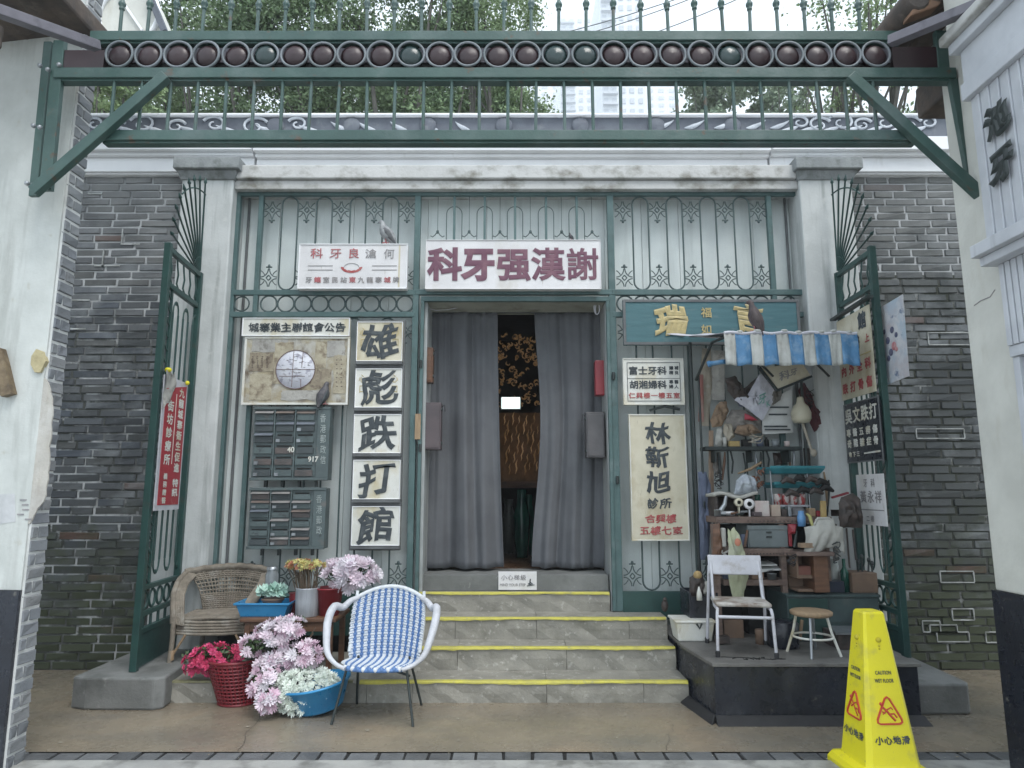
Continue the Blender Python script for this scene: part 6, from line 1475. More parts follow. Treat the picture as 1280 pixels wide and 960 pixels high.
for i in range(NS):
    g = MB(); a, b_ = stripes[i], stripes[i+1]
    g.grid(lambda u, v: val(a+(b_-a)*u, v), 6, 8); o = g.build('valance_stripe', m_ab if i % 2 else m_aw, aw_); s_ = o.modifiers.new('t', 'SOLIDIFY'); s_.thickness = .003
# top sheet from the rear upper edge to the valance
m_sheet = M('white awning sheet', (.60,.60,.66), (.50,.50,.56), 6, .5, bump=.2)
r0 = at(833, 418.5, 5.88)
def top(u, v):   # u along x, v from rear to front
    fx = xa_+(xb_-xa_)*u; rx = r0[0]+(xb_+.12-r0[0])*u
    x = rx+(fx-rx)*v; y = 5.88+(YA-5.88)*v; z = r0[1]+.005+(za_-r0[1])*v-.035*math.sin(PI*v)*(.6+.4*math.sin(u*9))+.006*math.sin(u*31)
    return (x, y, z)
g = MB(); g.grid(top, 40, 12); o = g.build('top_sheet', m_sheet, aw_); s_ = o.modifiers.new('t', 'SOLIDIFY'); s_.thickness = .004
g = MB(); g.tube([top(i/30, 1.0) for i in range(31)], .013, 6); g.build('front_hem', m_sheet, aw_)
g = MB()
for k in range(8): p = top(rnd.random(), 1); g.ball((p[0], p[1], p[2]+.012), .03, .02, .014, 6, 4)
g.build('debris_on_edge', m_aw, aw_)
a, b_ = at(886, 455, 5.45), at(906, 452, 5.3); g = MB(); g.tube([(a[0], 5.45, a[1]), (b_[0], 5.3, b_[1])], .02, 6); g.tube([(a[0], 5.452, a[1]+.02), (a[0]+.01, 5.44, a[1]-.02)], .02, 6); g.build('rolled_edge', m_ab, aw_)

YK = 5.98   # things hung on the screen
def hang(name, label, cat, pts, Y, mat, th=.03, fold=.01, nf=3, group=None):
    """a cloth or bag with a pixel outline (clockwise), thickness th and a puffed front"""
    q = [(at(px, py, Y)[0], at(px, py, Y)[1]) for px, py in pts]; n = len(q)
    cx, cz = sum(p[0] for p in q)/n, sum(p[1] for p in q)/n
    g = MB(); R = 7; vs = []
    dense = []
    for i in range(n):
        a, b_ = q[i], q[(i+1) % n]
        for k in range(5): dense.append((a[0]+(b_[0]-a[0])*k/5, a[1]+(b_[1]-a[1])*k/5))
    N = len(dense); r2 = random.Random(hash(label) % 999 if 0 else len(label)*7+N)
    ph = r2.uniform(0, 6)
    for r in range(R+1):
        f = 1-r/R
        for (x, z) in dense:
            jx = .012*mn.noise(Vector((x*22, ph, z*22))); jz = .012*mn.noise(Vector((x*22, ph+9, z*22)))
            k_ = min(1, th*25)
            X, Z = cx+(x-cx)*f+jx*k_, cz+(z-cz)*f+jz*k_
            cre = abs(mn.noise(Vector((X*18+Z*7, ph, Z*9)))) ; cr2 = mn.noise(Vector((X*34, ph, Z*20)))
            d = th*(1-f**3)*(.75+.5*cr2)+fold*math.sin((X-cx)*90/nf+ph+(Z-cz)*12)*(1-f*.4)-cre*th*.9*(1-f*.5)
            vs.append((X, Y-max(d, -.004), Z))
    fs = [(r*N+i, r*N+(i+1) % N, (r+1)*N+(i+1) % N, (r+1)*N+i) for r in range(R) for i in range(N)]
    g.raw(vs, fs, True); g.raw([(x, Y+.006, z) for x, z in dense]+vs[:N], [tuple(range(N))]+[(i, (i+1) % N, N+(i+1) % N, N+i) for i in range(N)])
    return tag(g.build(name, mat), label, cat, group)
m_tan = M('tan canvas', (.30,.21,.14), (.20,.14,.095), 14, .85, bump=1.0, bsc=20); m_dbrown = M('dark brown leather', (.07,.052,.046), (.035,.03,.028), 14, .6, bump=1.0, bsc=20); m_lil = M('lilac white cloth', (.60,.60,.66), (.48,.48,.55), 10, .85, bump=1.0, bsc=16)
m_beige = M('beige board', (.36,.32,.26), (.28,.25,.20), 6, .8, stain=((.46,.45,.42), 7, .55, .7)); m_greyrag = M('grey beige rag', (.26,.24,.22), (.14,.13,.12), 14, .9, bump=1.0, bsc=18)
hang('hanging_strip', 'long cream and rust cloth strip hanging at the left of the stall', 'cloth', [(878, 435), (889, 436), (890, 480), (886, 533), (876, 532), (875, 470)], YK, m_beige, .02)
hang('hanging_strip', 'faded red strap hanging over the cream cloth strip', 'strap', [(874, 468), (879, 468), (880, 527), (873, 527)], YK-.03, M('faded red cloth', (.34,.14,.12), (.28,.20,.17)), .012)
hang('hanging_board', 'pale grey paper sheet hanging beside the cream cloth strip', 'sheet', [(890, 438), (906, 438), (906, 500), (890, 500)], YK, m_old3, .008, .003)
hang('hanging_bag', 'tan canvas bag hanging with a black strap in the stall', 'bag', [(900, 502), (908, 502), (911, 514), (903, 532), (890, 534), (888, 526), (893, 512)], YK-.05, m_tan, .06)
hang('hanging_bag', 'black leather bag hanging left of the white cloth', 'bag', [(907, 473), (918, 470), (926, 480), (938, 500), (936, 508), (920, 502), (910, 488)], YK-.06, m_dbrown, .07)
hang('hanging_bag', 'dark umbrella bundle hanging behind the white cloth', 'bag', [(926, 490), (948, 470), (951, 476), (934, 502), (926, 500)], YK-.03, m_dbrown, .05)
hang('hanging_bag', 'dark navy pouch between the black bag and the white cloth', 'pouch', [(918, 498), (936, 497), (940, 510), (925, 508)], YK-.05, m_bluecloth, .05)
wc_ = hang('white_cloth', 'large white plastic sheet with faint green print hung on a slant', 'cloth', [(949, 468), (966, 470), (972, 492), (953, 526), (936, 512), (918, 500), (921, 497), (938, 508), (935, 494)], YK-.08, m_lil, .04, .006)
a = pixplane(956, 500, YK-.13); mb = MB(); letters(mb, a, [('牙', -.02, .01, .07, .09, .02, .4), ('K', .03, -.03, .04, .06, .02, .4)], 0, .002); mb.build('green_print', M('faint green print', (.12,.32,.27), (.2,.38,.34)), wc_, kind='stuff')
paper_ = hang('paper_sheet', 'white paper with grey printed lines pinned below the tilted board', 'paper', [(966, 498), (990, 486), (991, 541), (953, 543), (953, 526)], YK-.04, m_paper, .01, .003)
for k, (x0, x1, yy) in enumerate(((962, 986, 509), (961, 984, 518), (955, 984, 533), (956, 988, 537))):
    X0, X1, Z0, Z1 = rect(x0, yy-.9, x1, yy+.9, YK-.06); g = MB(); g.box(X0, X1, YK-.063, YK-.058, Z0, Z1); g.build('printed_line', m_ink, paper_)
hang('rag', 'crumpled grey beige rags piled above the stall shelf', 'cloth', [(914, 512), (930, 512), (950, 520), (954, 540), (930, 546), (908, 540), (906, 528)], YK-.04, m_greyrag, .08, .02)
hang('rag', 'tan rag lying at the bottom of the rag pile', 'cloth', [(922, 532), (940, 530), (952, 540), (936, 545), (918, 541)], YK-.09, m_tan, .05)
hang('rag', 'pale beige pouch hanging left of the rag pile', 'cloth', [(905, 530), (914, 530), (919, 546), (910, 552), (904, 541)], YK-.09, M('pale beige cloth', (.42,.38,.31), (.34,.30,.24)), .05)
hang('red_cloth', 'small red cloth showing under the slanted white sheet', 'cloth', [(931, 517), (941, 521), (948, 525), (940, 526), (931, 524)], YK-.13, M('red cloth', (.38,.03,.05), (.30,.03,.05)), .02)
hang('maroon_bag', 'long maroon bag hanging by the right pillar', 'bag', [(1005, 478), (1012, 490), (1018, 505), (1026, 515), (1028, 535), (1018, 540), (1008, 520), (998, 488)], YK-.05, m_maroon_cloth, .07)
# tilted framed board
c = [at(948, 460, 5.72), at(1002, 455, 5.72), at(1013, 471, 5.72), at(970, 488.5, 5.72)]
t = thing('tilted_board', 'cream framed board leaning at an angle under the awning', 'board', (c[3][0], 5.72, c[3][1])); g = MB(); g.prism([(p[0], p[1]) for p in c], 5.70, 5.73); g.build('face', m_cream, t)
for i in (0, 2, 3):
    if i == 0: continue
    a, b_ = c[i], c[(i+1) % 4]; g = MB(); g.bar((a[0], 5.70, a[1]), (b_[0], 5.70, b_[1]), .03, .02); g.build('frame_edge', m_iron, t)
mb = MB(); pl = pixplane(985, 468, 5.698); letters(mb, pl, [('科', -.03, -.01, .09, .08, .02, .3)], 0, .002); mb.build('character', m_greyink, t); mb = MB(); letters(mb, pl, [('牙', .05, .02, .06, .06, .02, .3)], 0, .002); mb.build('character', m_greyink, t)
# hanging jug lamp
X, Z = at(1001, 512, 5.75); t = thing('hanging_lamp', 'pale translucent bell shaped shade hanging on a stick in the stall', 'lamp', (X, 5.75, Z)); g = MB()
s_ = .0068
g.lathe([(0, -17*s_), (9*s_, -16.5*s_), (11.5*s_, -12*s_), (12*s_, -4*s_), (9*s_, 4*s_), (5*s_, 8*s_), (4*s_, 14*s_), (3*s_, 16*s_), (0, 16.5*s_)], (X, 5.75, Z), 18); g.build('shade', M('parchment plastic', (.50,.46,.36), (.40,.38,.28), 8, .4), t)
a, b_, c_ = at(1003, 528, 5.76), at(1014, 562, 5.76), at(1017, 566, 5.76); g = MB(); g.tube([(a[0], 5.76, a[1]), (b_[0], 5.76, b_[1])], .012, 6); g.ball((c_[0], 5.76, c_[1]), .03, .02, .035, 8, 6); g.build('stick', m_beige, t)
# shelf with brackets and jars
t = thing('wall_shelf', 'narrow dark shelf across the stall under the rags', 'shelf', (xx(940, 560, 5.85), 5.95, zz(562, 5.85)))
X0, X1, Z0, Z1 = rect(882, 558, 1003, 562.5, 5.82); g = MB(); g.box(X0, X1, 5.82, 6.0, Z0, Z1); g.build('shelf_board', m_iron, t, .002)
for px in (892, 938, 984): X = xx(px, 560, 5.9); g = MB(); g.box(X-.008, X+.008, 5.85, 6.0, Z0-.10, Z0-.001); g.build('bracket', m_iron, t)
zs = Z1
def onshelf(name, label, cat, x0, x1, h_px, mat, shape='box', Y=5.86, z=None, d=.06, bev=.004):
    z = zs if z is None else z; X0, X1 = xx(x0, 555, Y), xx(x1, 555, Y); h = h_px*(6.0/852)
    g = MB()
    if shape == 'box': g.box(X0, X1, Y, Y+d, z+.001, z+h)
    else: r = (X1-X0)/2; g.lathe([(0, .001), (r, .001), (r, h*.7), (r*.45, h*.82), (r*.45, h), (0, h)] if shape == 'bottle' else [(0, .001), (r*.9, .001), (r, h), (r*.85, h), (r*.8, .01), (0, .01)], ((X0+X1)/2, Y+d/2, z), 14)
    return tag(g.build(name, mat, bevel=bev if shape == 'box' else 0), label, cat)
onshelf('carton', 'flat yellow ochre carton at the left of the stall shelf', 'carton', 912, 925, 7, M('ochre card', (.44,.32,.13), (.36,.26,.10)))
onshelf('carton', 'dark open tin beside the yellow carton on the shelf', 'tin', 929, 940, 9, m_dark)
onshelf('jar', 'dark blue glass jar in the middle of the stall shelf', 'jar', 947, 956, 11, m_bluecloth, 'bottle')
onshelf('jar', 'black bottle next to the blue jar on the shelf', 'bottle', 957, 963, 12, m_dark, 'bottle')
onshelf('jar', 'clear tumbler right of the black bottle on the shelf', 'tumbler', 966, 976, 9, m_glass, 'cup')
onshelf('cup', 'small pinkish white cup at the right of the stall shelf', 'cup', 982, 989, 7, M('pink white china', (.60,.50,.48), rough=.3), 'cup')
onshelf('can', 'thin white candle can at the left end of the shelf', 'can', 905, 910, 12, m_bag, 'cup')
# sticks below the shelf
a, b_ = at(922, 592, 5.9), at(952, 578, 5.85); g = MB(); g.tube([(a[0], 5.9, a[1]), ((a[0]+b_[0])/2, 5.86, (a[1]+b_[1])/2-.01), (b_[0], 5.85, b_[1])], [.006, .014, .012], 8); tag(g.build('wooden_stick', m_wood2), 'curved pale wooden stick hanging below the stall shelf', 'stick')
for (px, y0, y1, lab) in ((913, 563, 592, 'thin dark hook bar hanging below the left of the shelf'), (929, 566, 600, 'black wire loop hanging below the shelf middle'), (958, 563, 585, 'thin dark strap hanging below the shelf right part')):
    a, b_ = at(px, y0, 5.95), at(px+2, y1, 5.95); g = MB(); g.tube([(a[0], 5.95, a[1]), (b_[0]+.01, 5.94, (a[1]+b_[1])/2), (b_[0], 5.95, b_[1])], .008, 6); tag(g.build('hook', m_iron), lab, 'hook')
# apron
hang('blue_apron', 'faded blue grey apron hanging on the stall post', 'cloth', [(873, 590), (883, 590), (888, 606), (890, 650), (884, 700), (876, 700), (874, 650)], 5.80, m_bluecloth, .05, .015, 2)

# ---- work desk
YD0, YD1 = 5.50, 5.92
dk = thing('work_desk', 'battered brown two tier work desk of the cobbler stall', 'desk', (xx(965, 700, YD0), YD1, ZP))
def dbox(name, x0, y0, x1, y1, Ya, Yb, mat, bev=.003):
    X0, X1, Z0, Z1 = rect(x0, y0, x1, y1, Ya); g = MB(); g.box(X0, X1, Ya, Yb, Z0, Z1); return g.build(name, mat, dk, bev)
m_desk = M('battered desk wood', (.20,.14,.115), (.13,.09,.075), 7, .7, bump=.4, st=(1,1,4), stain=((.30,.25,.21), 9, .56, .75), stain2=((.05,.04,.035), 12, .58, .75))
dbox('desk_top', 895, 646, 1040, 654, YD0, YD1, m_desk); dbox('desk_shelf', 921, 686, 992, 695, YD0-.03, YD1, m_desk); dbox('desk_shelf', 905, 725, 985, 732, YD0, YD1, m_desk)
for (a, b_) in ((893, 901), (978, 985), (1030, 1040)): dbox('desk_leg', a, 655, b_, 805 if a < 1000 else 800, YD0+.01, YD0+.06, m_desk)
dbox('desk_back', 900, 655, 1035, 800, YD1-.02, YD1, m_dark)
g = MB()
for k in range(16):
    X, Z = at(926+k*4.1, 690.5, YD0-.03); g.ball((X, YD0-.032, Z-.01), .006, .004, .006, 6, 4)
    X, Z = at(935+k*5, 651.5, YD0); g.ball((X, YD0-.002, Z), .006, .004, .006, 6, 4)
g.build('stud_row', m_dbrown, dk, kind='stuff')
zt_ = zz(646, YD0)
def box3(name, label, cat, x0, y0, x1, y1, Ya, d, mat, bev=.004, group=None, z0=None):
    X0, X1, Z0, Z1 = rect(x0, y0, x1, y1, Ya); g = MB(); g.box(X0, X1, Ya, Ya+d, Z0 if z0 is None else z0, Z1); return tag(g.build(name, mat, bevel=bev), label, cat, group)
# steel drawer unit
t = thing('drawer_unit', 'grey enamel two drawer box set in the cobbler desk', 'drawer box', (xx(959, 670, YD0), YD0, zz(686, YD0)))
X0, X1, Z0, Z1 = rect(934.5, 656.5, 985, 685, YD0+.02); g = MB(); g.box(X0, X1, YD0+.02, YD0+.3, Z0, Z1); g.build('casing', m_meshgrey, t, .003)
zm_ = Z1-.035
g = MB(); g.box(X0+.008, X1-.008, YD0+.008, YD0+.0195, Z0+.008, zm_-.004); g.build('drawer_front', m_meshgrey, t, .002); g = MB(); g.box(X0+.004, X1-.004, YD0+.006, YD0+.0195, zm_, Z1-.002); g.build('lid_strip', m_meshgrey, t, .002)
for zq in (Z0+.08, Z0+.115): g = MB(); g.box((X0+X1)/2-.018, (X0+X1)/2+.025, YD0-.004, YD0+.007, zq, zq+.014); g.build('handle', m_iron, t, .002)
# low box with white lid full of rolls and iron
t = thing('open_box', 'open fronted dark box with white lid holding tape rolls and an iron', 'box', (xx(918, 630, 5.6), 5.6, zt_))
X0, X1, Z0, Z1 = rect(894, 619, 944, 645, 5.58); Z0 = zt_+.001
g = MB(); g.box(X0, X0+.02, 5.58, 5.85, Z0, Z1-.001); g.box(X1-.02, X1, 5.58, 5.85, Z0, Z1-.001); g.box(X0+.021, X1-.021, 5.8, 5.85, Z0, Z1-.001); g.build('box_shell', m_dbrown, t)
g = MB(); g.grid(lambda u, v: (X0-.02+(X1-X0+.04)*u, 5.56+.3*v, Z1+.012+.02*math.sin(u*8)*math.sin(v*3+1)), 12, 6); o = g.build('lid_cloth', m_bag, t); s_ = o.modifiers.new('t', 'SOLIDIFY'); s_.thickness = .025
for (px, py, r, lab, mt) in ((937, 630, .042, 'white tape roll in the open box, the larger one', m_white), (924, 628, .034, 'cream tape roll beside the larger white roll', m_cream)):
    X, Z = at(px, py, 5.55); g = MB(); g.lathe([(r*.45, 0), (r, 0), (r, .04), (r*.45, .04), (r*.45, 0)], (X, 5.55, Z), 18, 'y'); g.box(X-.004, X+.004, 5.555, 5.585, zt_, Z-r+.003); tag(g.build('tape_roll', mt), lab, 'tape roll')
a, b_, c_ = at(899, 641, 5.56), at(908, 620, 5.56), at(914, 636, 5.56); g = MB(); g.tube([(a[0], 5.56, a[1]), ((a[0]+b_[0])/2+.015, 5.56, (a[1]+b_[1])/2), (b_[0], 5.57, b_[1])], [.022, .018, .012], 8); g.tube([(a[0], 5.55, a[1]-.005), (c_[0]+.02, 5.55, a[1]-.005)], .02, 8, flat=.6); tag(g.build('shoe_last', m_steel), 'grey cast iron shoe last standing in the open box', 'tool')
for i, (px, py) in enumerate(((912, 641), (925, 643), (930, 640), (903, 644), (918, 642))): X, Z = at(px, py, 5.54); g = MB(); g.tube([(X-.03, 5.54, Z), (X+.03, 5.55, Z+random.uniform(-.01, .01))], .010, 6); tag(g.build('hand_tool', (m_white, m_iron, m_steel, m_iron, m_wood)[i]), ('white handled tool lying in front of the open box', 'black rasp lying below the tape rolls', 'steel file lying below the larger tape roll', 'black awl at the left corner of the open box', 'brown handled knife in front of the open box')[i], 'tool')
box3('carton', 'white carton with pink stains standing left on the desk', 'carton', 944, 626, 962, 645, 5.56, .1, M('white card', (.56,.53,.50), (.50,.40,.38), 9, .8), z0=zt_+.001)
box3('carton', 'beige carton standing beside the white carton on the desk', 'carton', 965, 631, 976, 646, 5.54, .08, M('beige card', (.42,.34,.28), (.36,.28,.23), 9, .8), z0=zt_+.001)
X, Z = at(950, 622, 5.6); g = MB(); g.lathe([(0, -.05), (.03, -.05), (.03, .02), (.012, .03), (.012, .05), (0, .05)], (X, 5.68, Z), 14); tag(g.build('green_bottle', m_gg), 'dark green capped bottle rising behind the white carton', 'bottle')
for i, px in enumerate((972, 982, 992, 1002)):
    X = xx(px, 625, 5.66); z0 = zz(631, 5.66); g = MB(); g.lathe([(0, 0), (.03, 0), (.031, .085), (.026, .09), (0, .09)], (X, 5.66, z0), 14)
    tag(g.build('shoe_polish_can', M('red and white can', (.40,.06,.06), (.56,.50,.48), 18, .5, st=(1,1,.6), lo=.48, hi=.52)), ('red and white can at the left end of the row on the desk shelf', 'second red and white can from the left in the row', 'third red and white can from the left in the row', 'red and white can at the right end of the row')[i], 'can', 'row of red and white cans')
box3('can_shelf', 'thin white rack shelf under the row of cans', 'shelf', 964, 631, 1012, 633.5, 5.63, .12, m_whiteplastic, .002)
# teal tray rack
t = thing('tray_rack', 'two tier teal plastic tray rack on wire legs at the desk back', 'tray rack', (xx(1000, 600, 5.6), 5.6, zt_))
for (x0, y0, x1, y1, d) in ((963, 584, 1032, 592, .3), (968, 604, 1030, 610, .28)):
    X0, X1, Z0, Z1 = rect(x0, y0, x1, y1, 5.55); g = MB()
    g.hexa([(X0+.03, 5.58, Z0), (X1-.03, 5.58, Z0), (X1-.03, 5.55+d, Z0), (X0+.03, 5.55+d, Z0)], [(X0, 5.55, Z1-.01), (X1, 5.55, Z1-.01), (X1, 5.57+d, Z1-.01), (X0, 5.57+d, Z1-.01)])
    for q in ((X0, X1, 5.55, 5.56), (X0, X1, 5.56+d, 5.57+d)): g.box(q[0], q[1], q[2], q[3], Z1-.009, Z1+.012)
    g.build('tray', m_tealp, t, .004)
for px in (966, 1012): X = xx(px, 620, 5.6); g = MB(); g.tube([(X, 5.6, zt_), (X-.01, 5.6, zz(588, 5.6))], .006, 6); g.build('wire_leg', m_steel, t)
rn = random.Random(12)
for i, (px, py) in enumerate(((1000, 600), (1015, 601), (1028, 604), (985, 602), (1005, 614), (1020, 615), (1033, 612), (990, 618))):
    X, Z = at(px, py, 5.52); g = MB(); g.tube([(X-.055, 5.52, Z-.01), (X-.02, 5.51, Z+.02), (X+.03, 5.52, Z+.005), (X+.06, 5.53, Z-.012)], [.015, .026, .022, .012], 8, flat=.9)
    tag(g.build('old_shoe', m_dbrown if i % 2 else m_dark), ('black worn shoe at the left of the upper teal tray', 'brown worn shoe in the middle of the upper teal tray', 'black worn shoe at the right end of the upper teal tray', 'brown worn shoe deep in the left of the upper teal tray', 'black worn shoe in the middle below the upper teal tray', 'brown worn shoe right of the middle on the lower tray', 'black worn shoe sticking out right of the lower tray', 'brown worn shoe at the left of the lower tray')[i], 'shoe', 'worn shoes piled on the teal rack')
# plastic bag, brown curly scrap
hang('plastic_bag', 'crumpled pale bluish plastic bag on top of the open box', 'bag', [(921, 600), (932, 592), (944, 598), (948, 618), (918, 618)], 5.62, M('thin plastic', (.42,.46,.50), (.34,.37,.42), 14, .3, bump=.6), .08, .015, 1)
g = MB()
for k in range(14): X, Z = at(rn.uniform(941, 957), rn.uniform(588, 616), 5.7); r = .02; g.tube([(X+r*math.cos(q), 5.7-.01*q, Z+r*math.sin(q)) for q in (0, 1, 2, 3, 4)], .008, 5)
tag(g.build('leather_scraps', M('brown leather scrap', (.22,.10,.06), (.12,.06,.04)), kind=None), 'bundle of curly brown leather scraps beside the teal trays', 'leather scraps')
# red bits, blue bottle, cap, white bag with stick
box3('red_tool', 'red handled tool hanging right of the grey drawer box', 'tool', 986, 655, 990, 683, YD0-.01, .02, m_redplastic)
hang('red_cloth', 'red cloth knotted on the desk post beside the drawer box', 'cloth', [(986, 655), (996, 655), (993, 667), (987, 668)], YD0-.02, m_redplastic, .03)
X, Z = at(1003, 658, 5.45); g = MB(); g.lathe([(0, 0), (.03, 0), (.032, .07), (.022, .10), (.022, .12), (0, .12)], (X, 5.46, Z), 14); tag(g.build('blue_bottle', M('sky blue bottle', (.12,.28,.52), (.10,.24,.46), rough=.3)), 'sky blue plastic bottle on the desk beside the white bag', 'bottle')
X, Z = at(997, 640, 5.6); g = MB(); g.lathe([(.09, 0), (.09, .012), (.065, .015), (.06, .04), (.035, .06), (0, .065)], (X, 5.6, zt_+.01), 18); tag(g.build('grey_cap', M('grey felt', (.15,.15,.16), (.11,.11,.12), rough=.9)), 'grey flat cap lying on the desk', 'cap')
t = thing('tote_bag', 'limp white canvas bag sagging over the desk end', 'bag', (xx(1029, 672, 5.36), 5.4, zz(690, 5.36)))
def tote(u, v):
    Y0 = 5.40; x0 = 1005+2*math.sin(v*3); x1 = 1053+2*v; px = x0+(x1-x0)*u; py = 657+6*math.sin(u*PI*1.0)*-.5+(-6*(1-v) if .25 < u < .75 else 2*(1-v))+(690-657)*v+3*math.sin(u*7)*v
    X, Z = at(px, py, Y0); return (X, Y0-.05*math.sin(PI*u)*math.sin(PI*(.15+.8*v))-.012*math.sin(u*22+v*6)*v, Z)
g = MB(); g.grid(tote, 26, 14); o = g.build('bag_body', m_bag, t); s_ = o.modifiers.new('t', 'SOLIDIFY'); s_.thickness = .006; s_.offset = -1
g = MB()
for x0, x1, yt in ((1018, 1042, 648),): a, b_, c_ = at(x0, 656, 5.37), at((x0+x1)/2, yt, 5.37), at(x1, 656, 5.37); g.tube([(a[0], 5.37, a[1]), (a[0]+.03, 5.37, b_[1]), (c_[0]-.03, 5.37, b_[1]), (c_[0], 5.37, c_[1])], .012, 6, flat=.4)
g.build('bag_handle', m_bag, t)
a, b_ = at(1030, 660, 5.42), at(1028.5, 626, 5.42); g = MB(); g.bar((a[0], 5.42, a[1]), (b_[0], 5.42, b_[1]), .04, .03); tag(g.build('wood_offcut', M('yellow pine', (.42,.30,.12), (.34,.24,.10)), bevel=.004), 'yellow pine stick poking out of the white canvas bag', 'stick')
a, b_, c_ = at(1016, 658, 5.4), at(1012, 645, 5.4), at(1008, 642, 5.4); g = MB(); g.tube([(a[0], 5.4, a[1]), (b_[0], 5.4, b_[1]), (c_[0], 5.4, c_[1])], [.012, .014, .008], 6); tag(g.build('yellow_strap', m_yf), 'yellow strap curling out of the white canvas bag', 'strap')
# yellow green hanging plastic bag behind the folding chair
hang('plastic_bag', 'yellow green plastic bag with red print hanging behind the folding chair', 'bag', [(910, 661), (914, 665), (918, 659), (923, 668), (929, 684), (934, 702), (936, 722), (930, 738), (927, 757), (919, 755), (914, 738), (909, 712), (911, 685)], 5.42, M('yellow green plastic', (.46,.48,.32), (.38,.40,.27), 8, .5, bump=.4, stain=((.56,.57,.50), 6, .5, .7)), .05, .012, 2)
X, Z = at(923, 678, 5.35); g = MB(); g.ball((X, 5.365, Z), .025, .004, .03, 8, 6); tag(g.build('red_print', M('salmon print', (.55,.22,.14))), 'salmon red mark printed on the yellow green bag', 'print')
box3('bottle_group', 'blue and brown bottle wedged left of the grey drawer box', 'bottle', 927, 668, 934, 684, 5.52, .05, m_bluecloth, .01); box3('white_packet', 'white packet on the left desk post', 'packet', 902, 660, 908, 684, 5.48, .04, m_bag, .01)
# brown carton stand right, flat blue box, jar, green bottle, clay pot, metal cabinet
t = thing('wooden_crate', 'upright brown wooden crate with an open side under the white bag', 'crate', (xx(1018, 716, 5.4), 5.4, zz(742, 5.4)))
X0, X1, Z0, Z1 = rect(999, 690, 1037, 741, 5.36); g = MB(); g.box(X0+.12, X1, 5.37, 5.60, Z0, Z1-.03); g.build('crate_side', m_wood, t, .004); g = MB(); g.box(X0-.02, X1+.05, 5.34, 5.62, Z1-.0295, Z1); g.build('crate_top', m_desk, t, .004)
g = MB(); g.box(X0, X0+.118, 5.58, 5.60, Z0, Z1-.03); g.box(X0, X0+.118, 5.40, 5.579, Z0+.10, Z0+.125); g.box(X0, X0+.015, 5.40, 5.579, Z0+.126, Z1-.03); g.box(X0+.0, X0+.118, 5.40, 5.579, Z0, Z0+.02); g.build('crate_shelf', m_brown, t, .003)
g = MB(); g.box(X0+.018, X0+.11, 5.41, 5.57, Z0+.126, Z0+.19); g.build('crate_content', M('red brown box', (.20,.08,.06)), t)
cb = thing('metal_cabinet', 'dark teal metal cabinet behind the round stool', 'cabinet', (xx(1045, 780, 5.45), 5.6, ZP))
X0, X1, Z0, Z1 = rect(985, 743, 1100, 800, 5.42); Z0 = ZP+.001
m_cab = M('dark teal cabinet', (.055,.085,.085), (.04,.06,.062), 5, .5, bump=.15, stain=((.12,.13,.13), 7, .58, .8))
g = MB(); g.box(X0, X1, 5.42, 5.85, Z0, Z1-.022); g.build('cabinet_body', m_cab, cb, .004); g = MB(); g.box(X0-.01, X1+.012, 5.405, 5.86, Z1-.021, Z1); g.build('cabinet_top', m_cab, cb, .004)
xm = xx(1036, 770, 5.42); g = MB(); g.box(X0+.01, xm-.006, 5.412, 5.4195, Z0+.01, Z1-.03); g.build('cabinet_door', M('dark green door', (.02,.06,.05), (.015,.045,.04)), cb, .002); g = MB(); g.box(xm+.006, X1-.01, 5.412, 5.4195, Z0+.14, Z1-.03); g.build('cabinet_door', m_cab, cb, .002)
zc = Z1
def oncab(name, label, cat, x0, x1, hpx, mat, shape='box', Y=5.5, d=.12):
    X0, X1 = xx(x0, 735, Y), xx(x1, 735, Y); h = hpx*5.72/852; g = MB()
    if shape == 'box': g.box(X0, X1, Y, Y+d, zc+.001, zc+h); return tag(g.build(name, mat, bevel=.006), label, cat)
    r = (X1-X0)/2; pr = {'jar': [(0, .001), (r, .001), (r, h*.78), (r*.9, h*.8), (r*.95, h), (0, h)], 'bottle': [(0, .001), (r, .001), (r, h*.6), (r*.4, h*.75), (r*.4, h), (0, h)], 'pot': [(0, .001), (r*.85, .001), (r, h), (r*.9, h), (r*.8, .02), (0, .02)]}[shape]
    g.lathe(pr, ((X0+X1)/2, Y+d/2, zc), 18); return tag(g.build(name, mat), label, cat)
oncab('flat_box', 'flat navy blue tin box on the teal cabinet', 'box', 1018, 1056, 13, M('navy tin', (.035,.045,.07), (.03,.035,.055), rough=.4))
oncab('plastic_jar', 'frosted white jar on the cabinet behind the navy box', 'jar', 1040, 1055, 36, M('frosted jar', (.45,.48,.46), (.36,.39,.37), rough=.3), 'jar', 5.62, .14)
oncab('green_bottle', 'green bottle between the white jar and the brown planter', 'bottle', 1055, 1065, 38, m_gg, 'bottle', 5.5, .08)
oncab('brown_planter', 'brown square planter full of tools at the cabinet end', 'planter', 1066, 1098, 23, m_brown, 'box', 5.48, .2)
for i, (px, dx, h) in enumerate(((1072, 1, 20), (1078, -1, 26), (1084, 2, 22), (1090, 0, 18))):
    a, b_ = at(px, 722, 5.56), at(px+dx, 722-h, 5.56); g = MB(); g.tube([(a[0], 5.56, a[1]-.06), (b_[0], 5.56, b_[1])], .008, 6); g.ball((b_[0], 5.56, b_[1]), .016, .01, .022, 8, 6); tag(g.build('tool_handle', m_iron), ('dark tool handle at the left of the brown planter', 'tallest dark tool handle in the brown planter', 'dark tool handle right of the tallest one in the planter', 'shortest dark tool handle at the planter end')[i], 'tool')
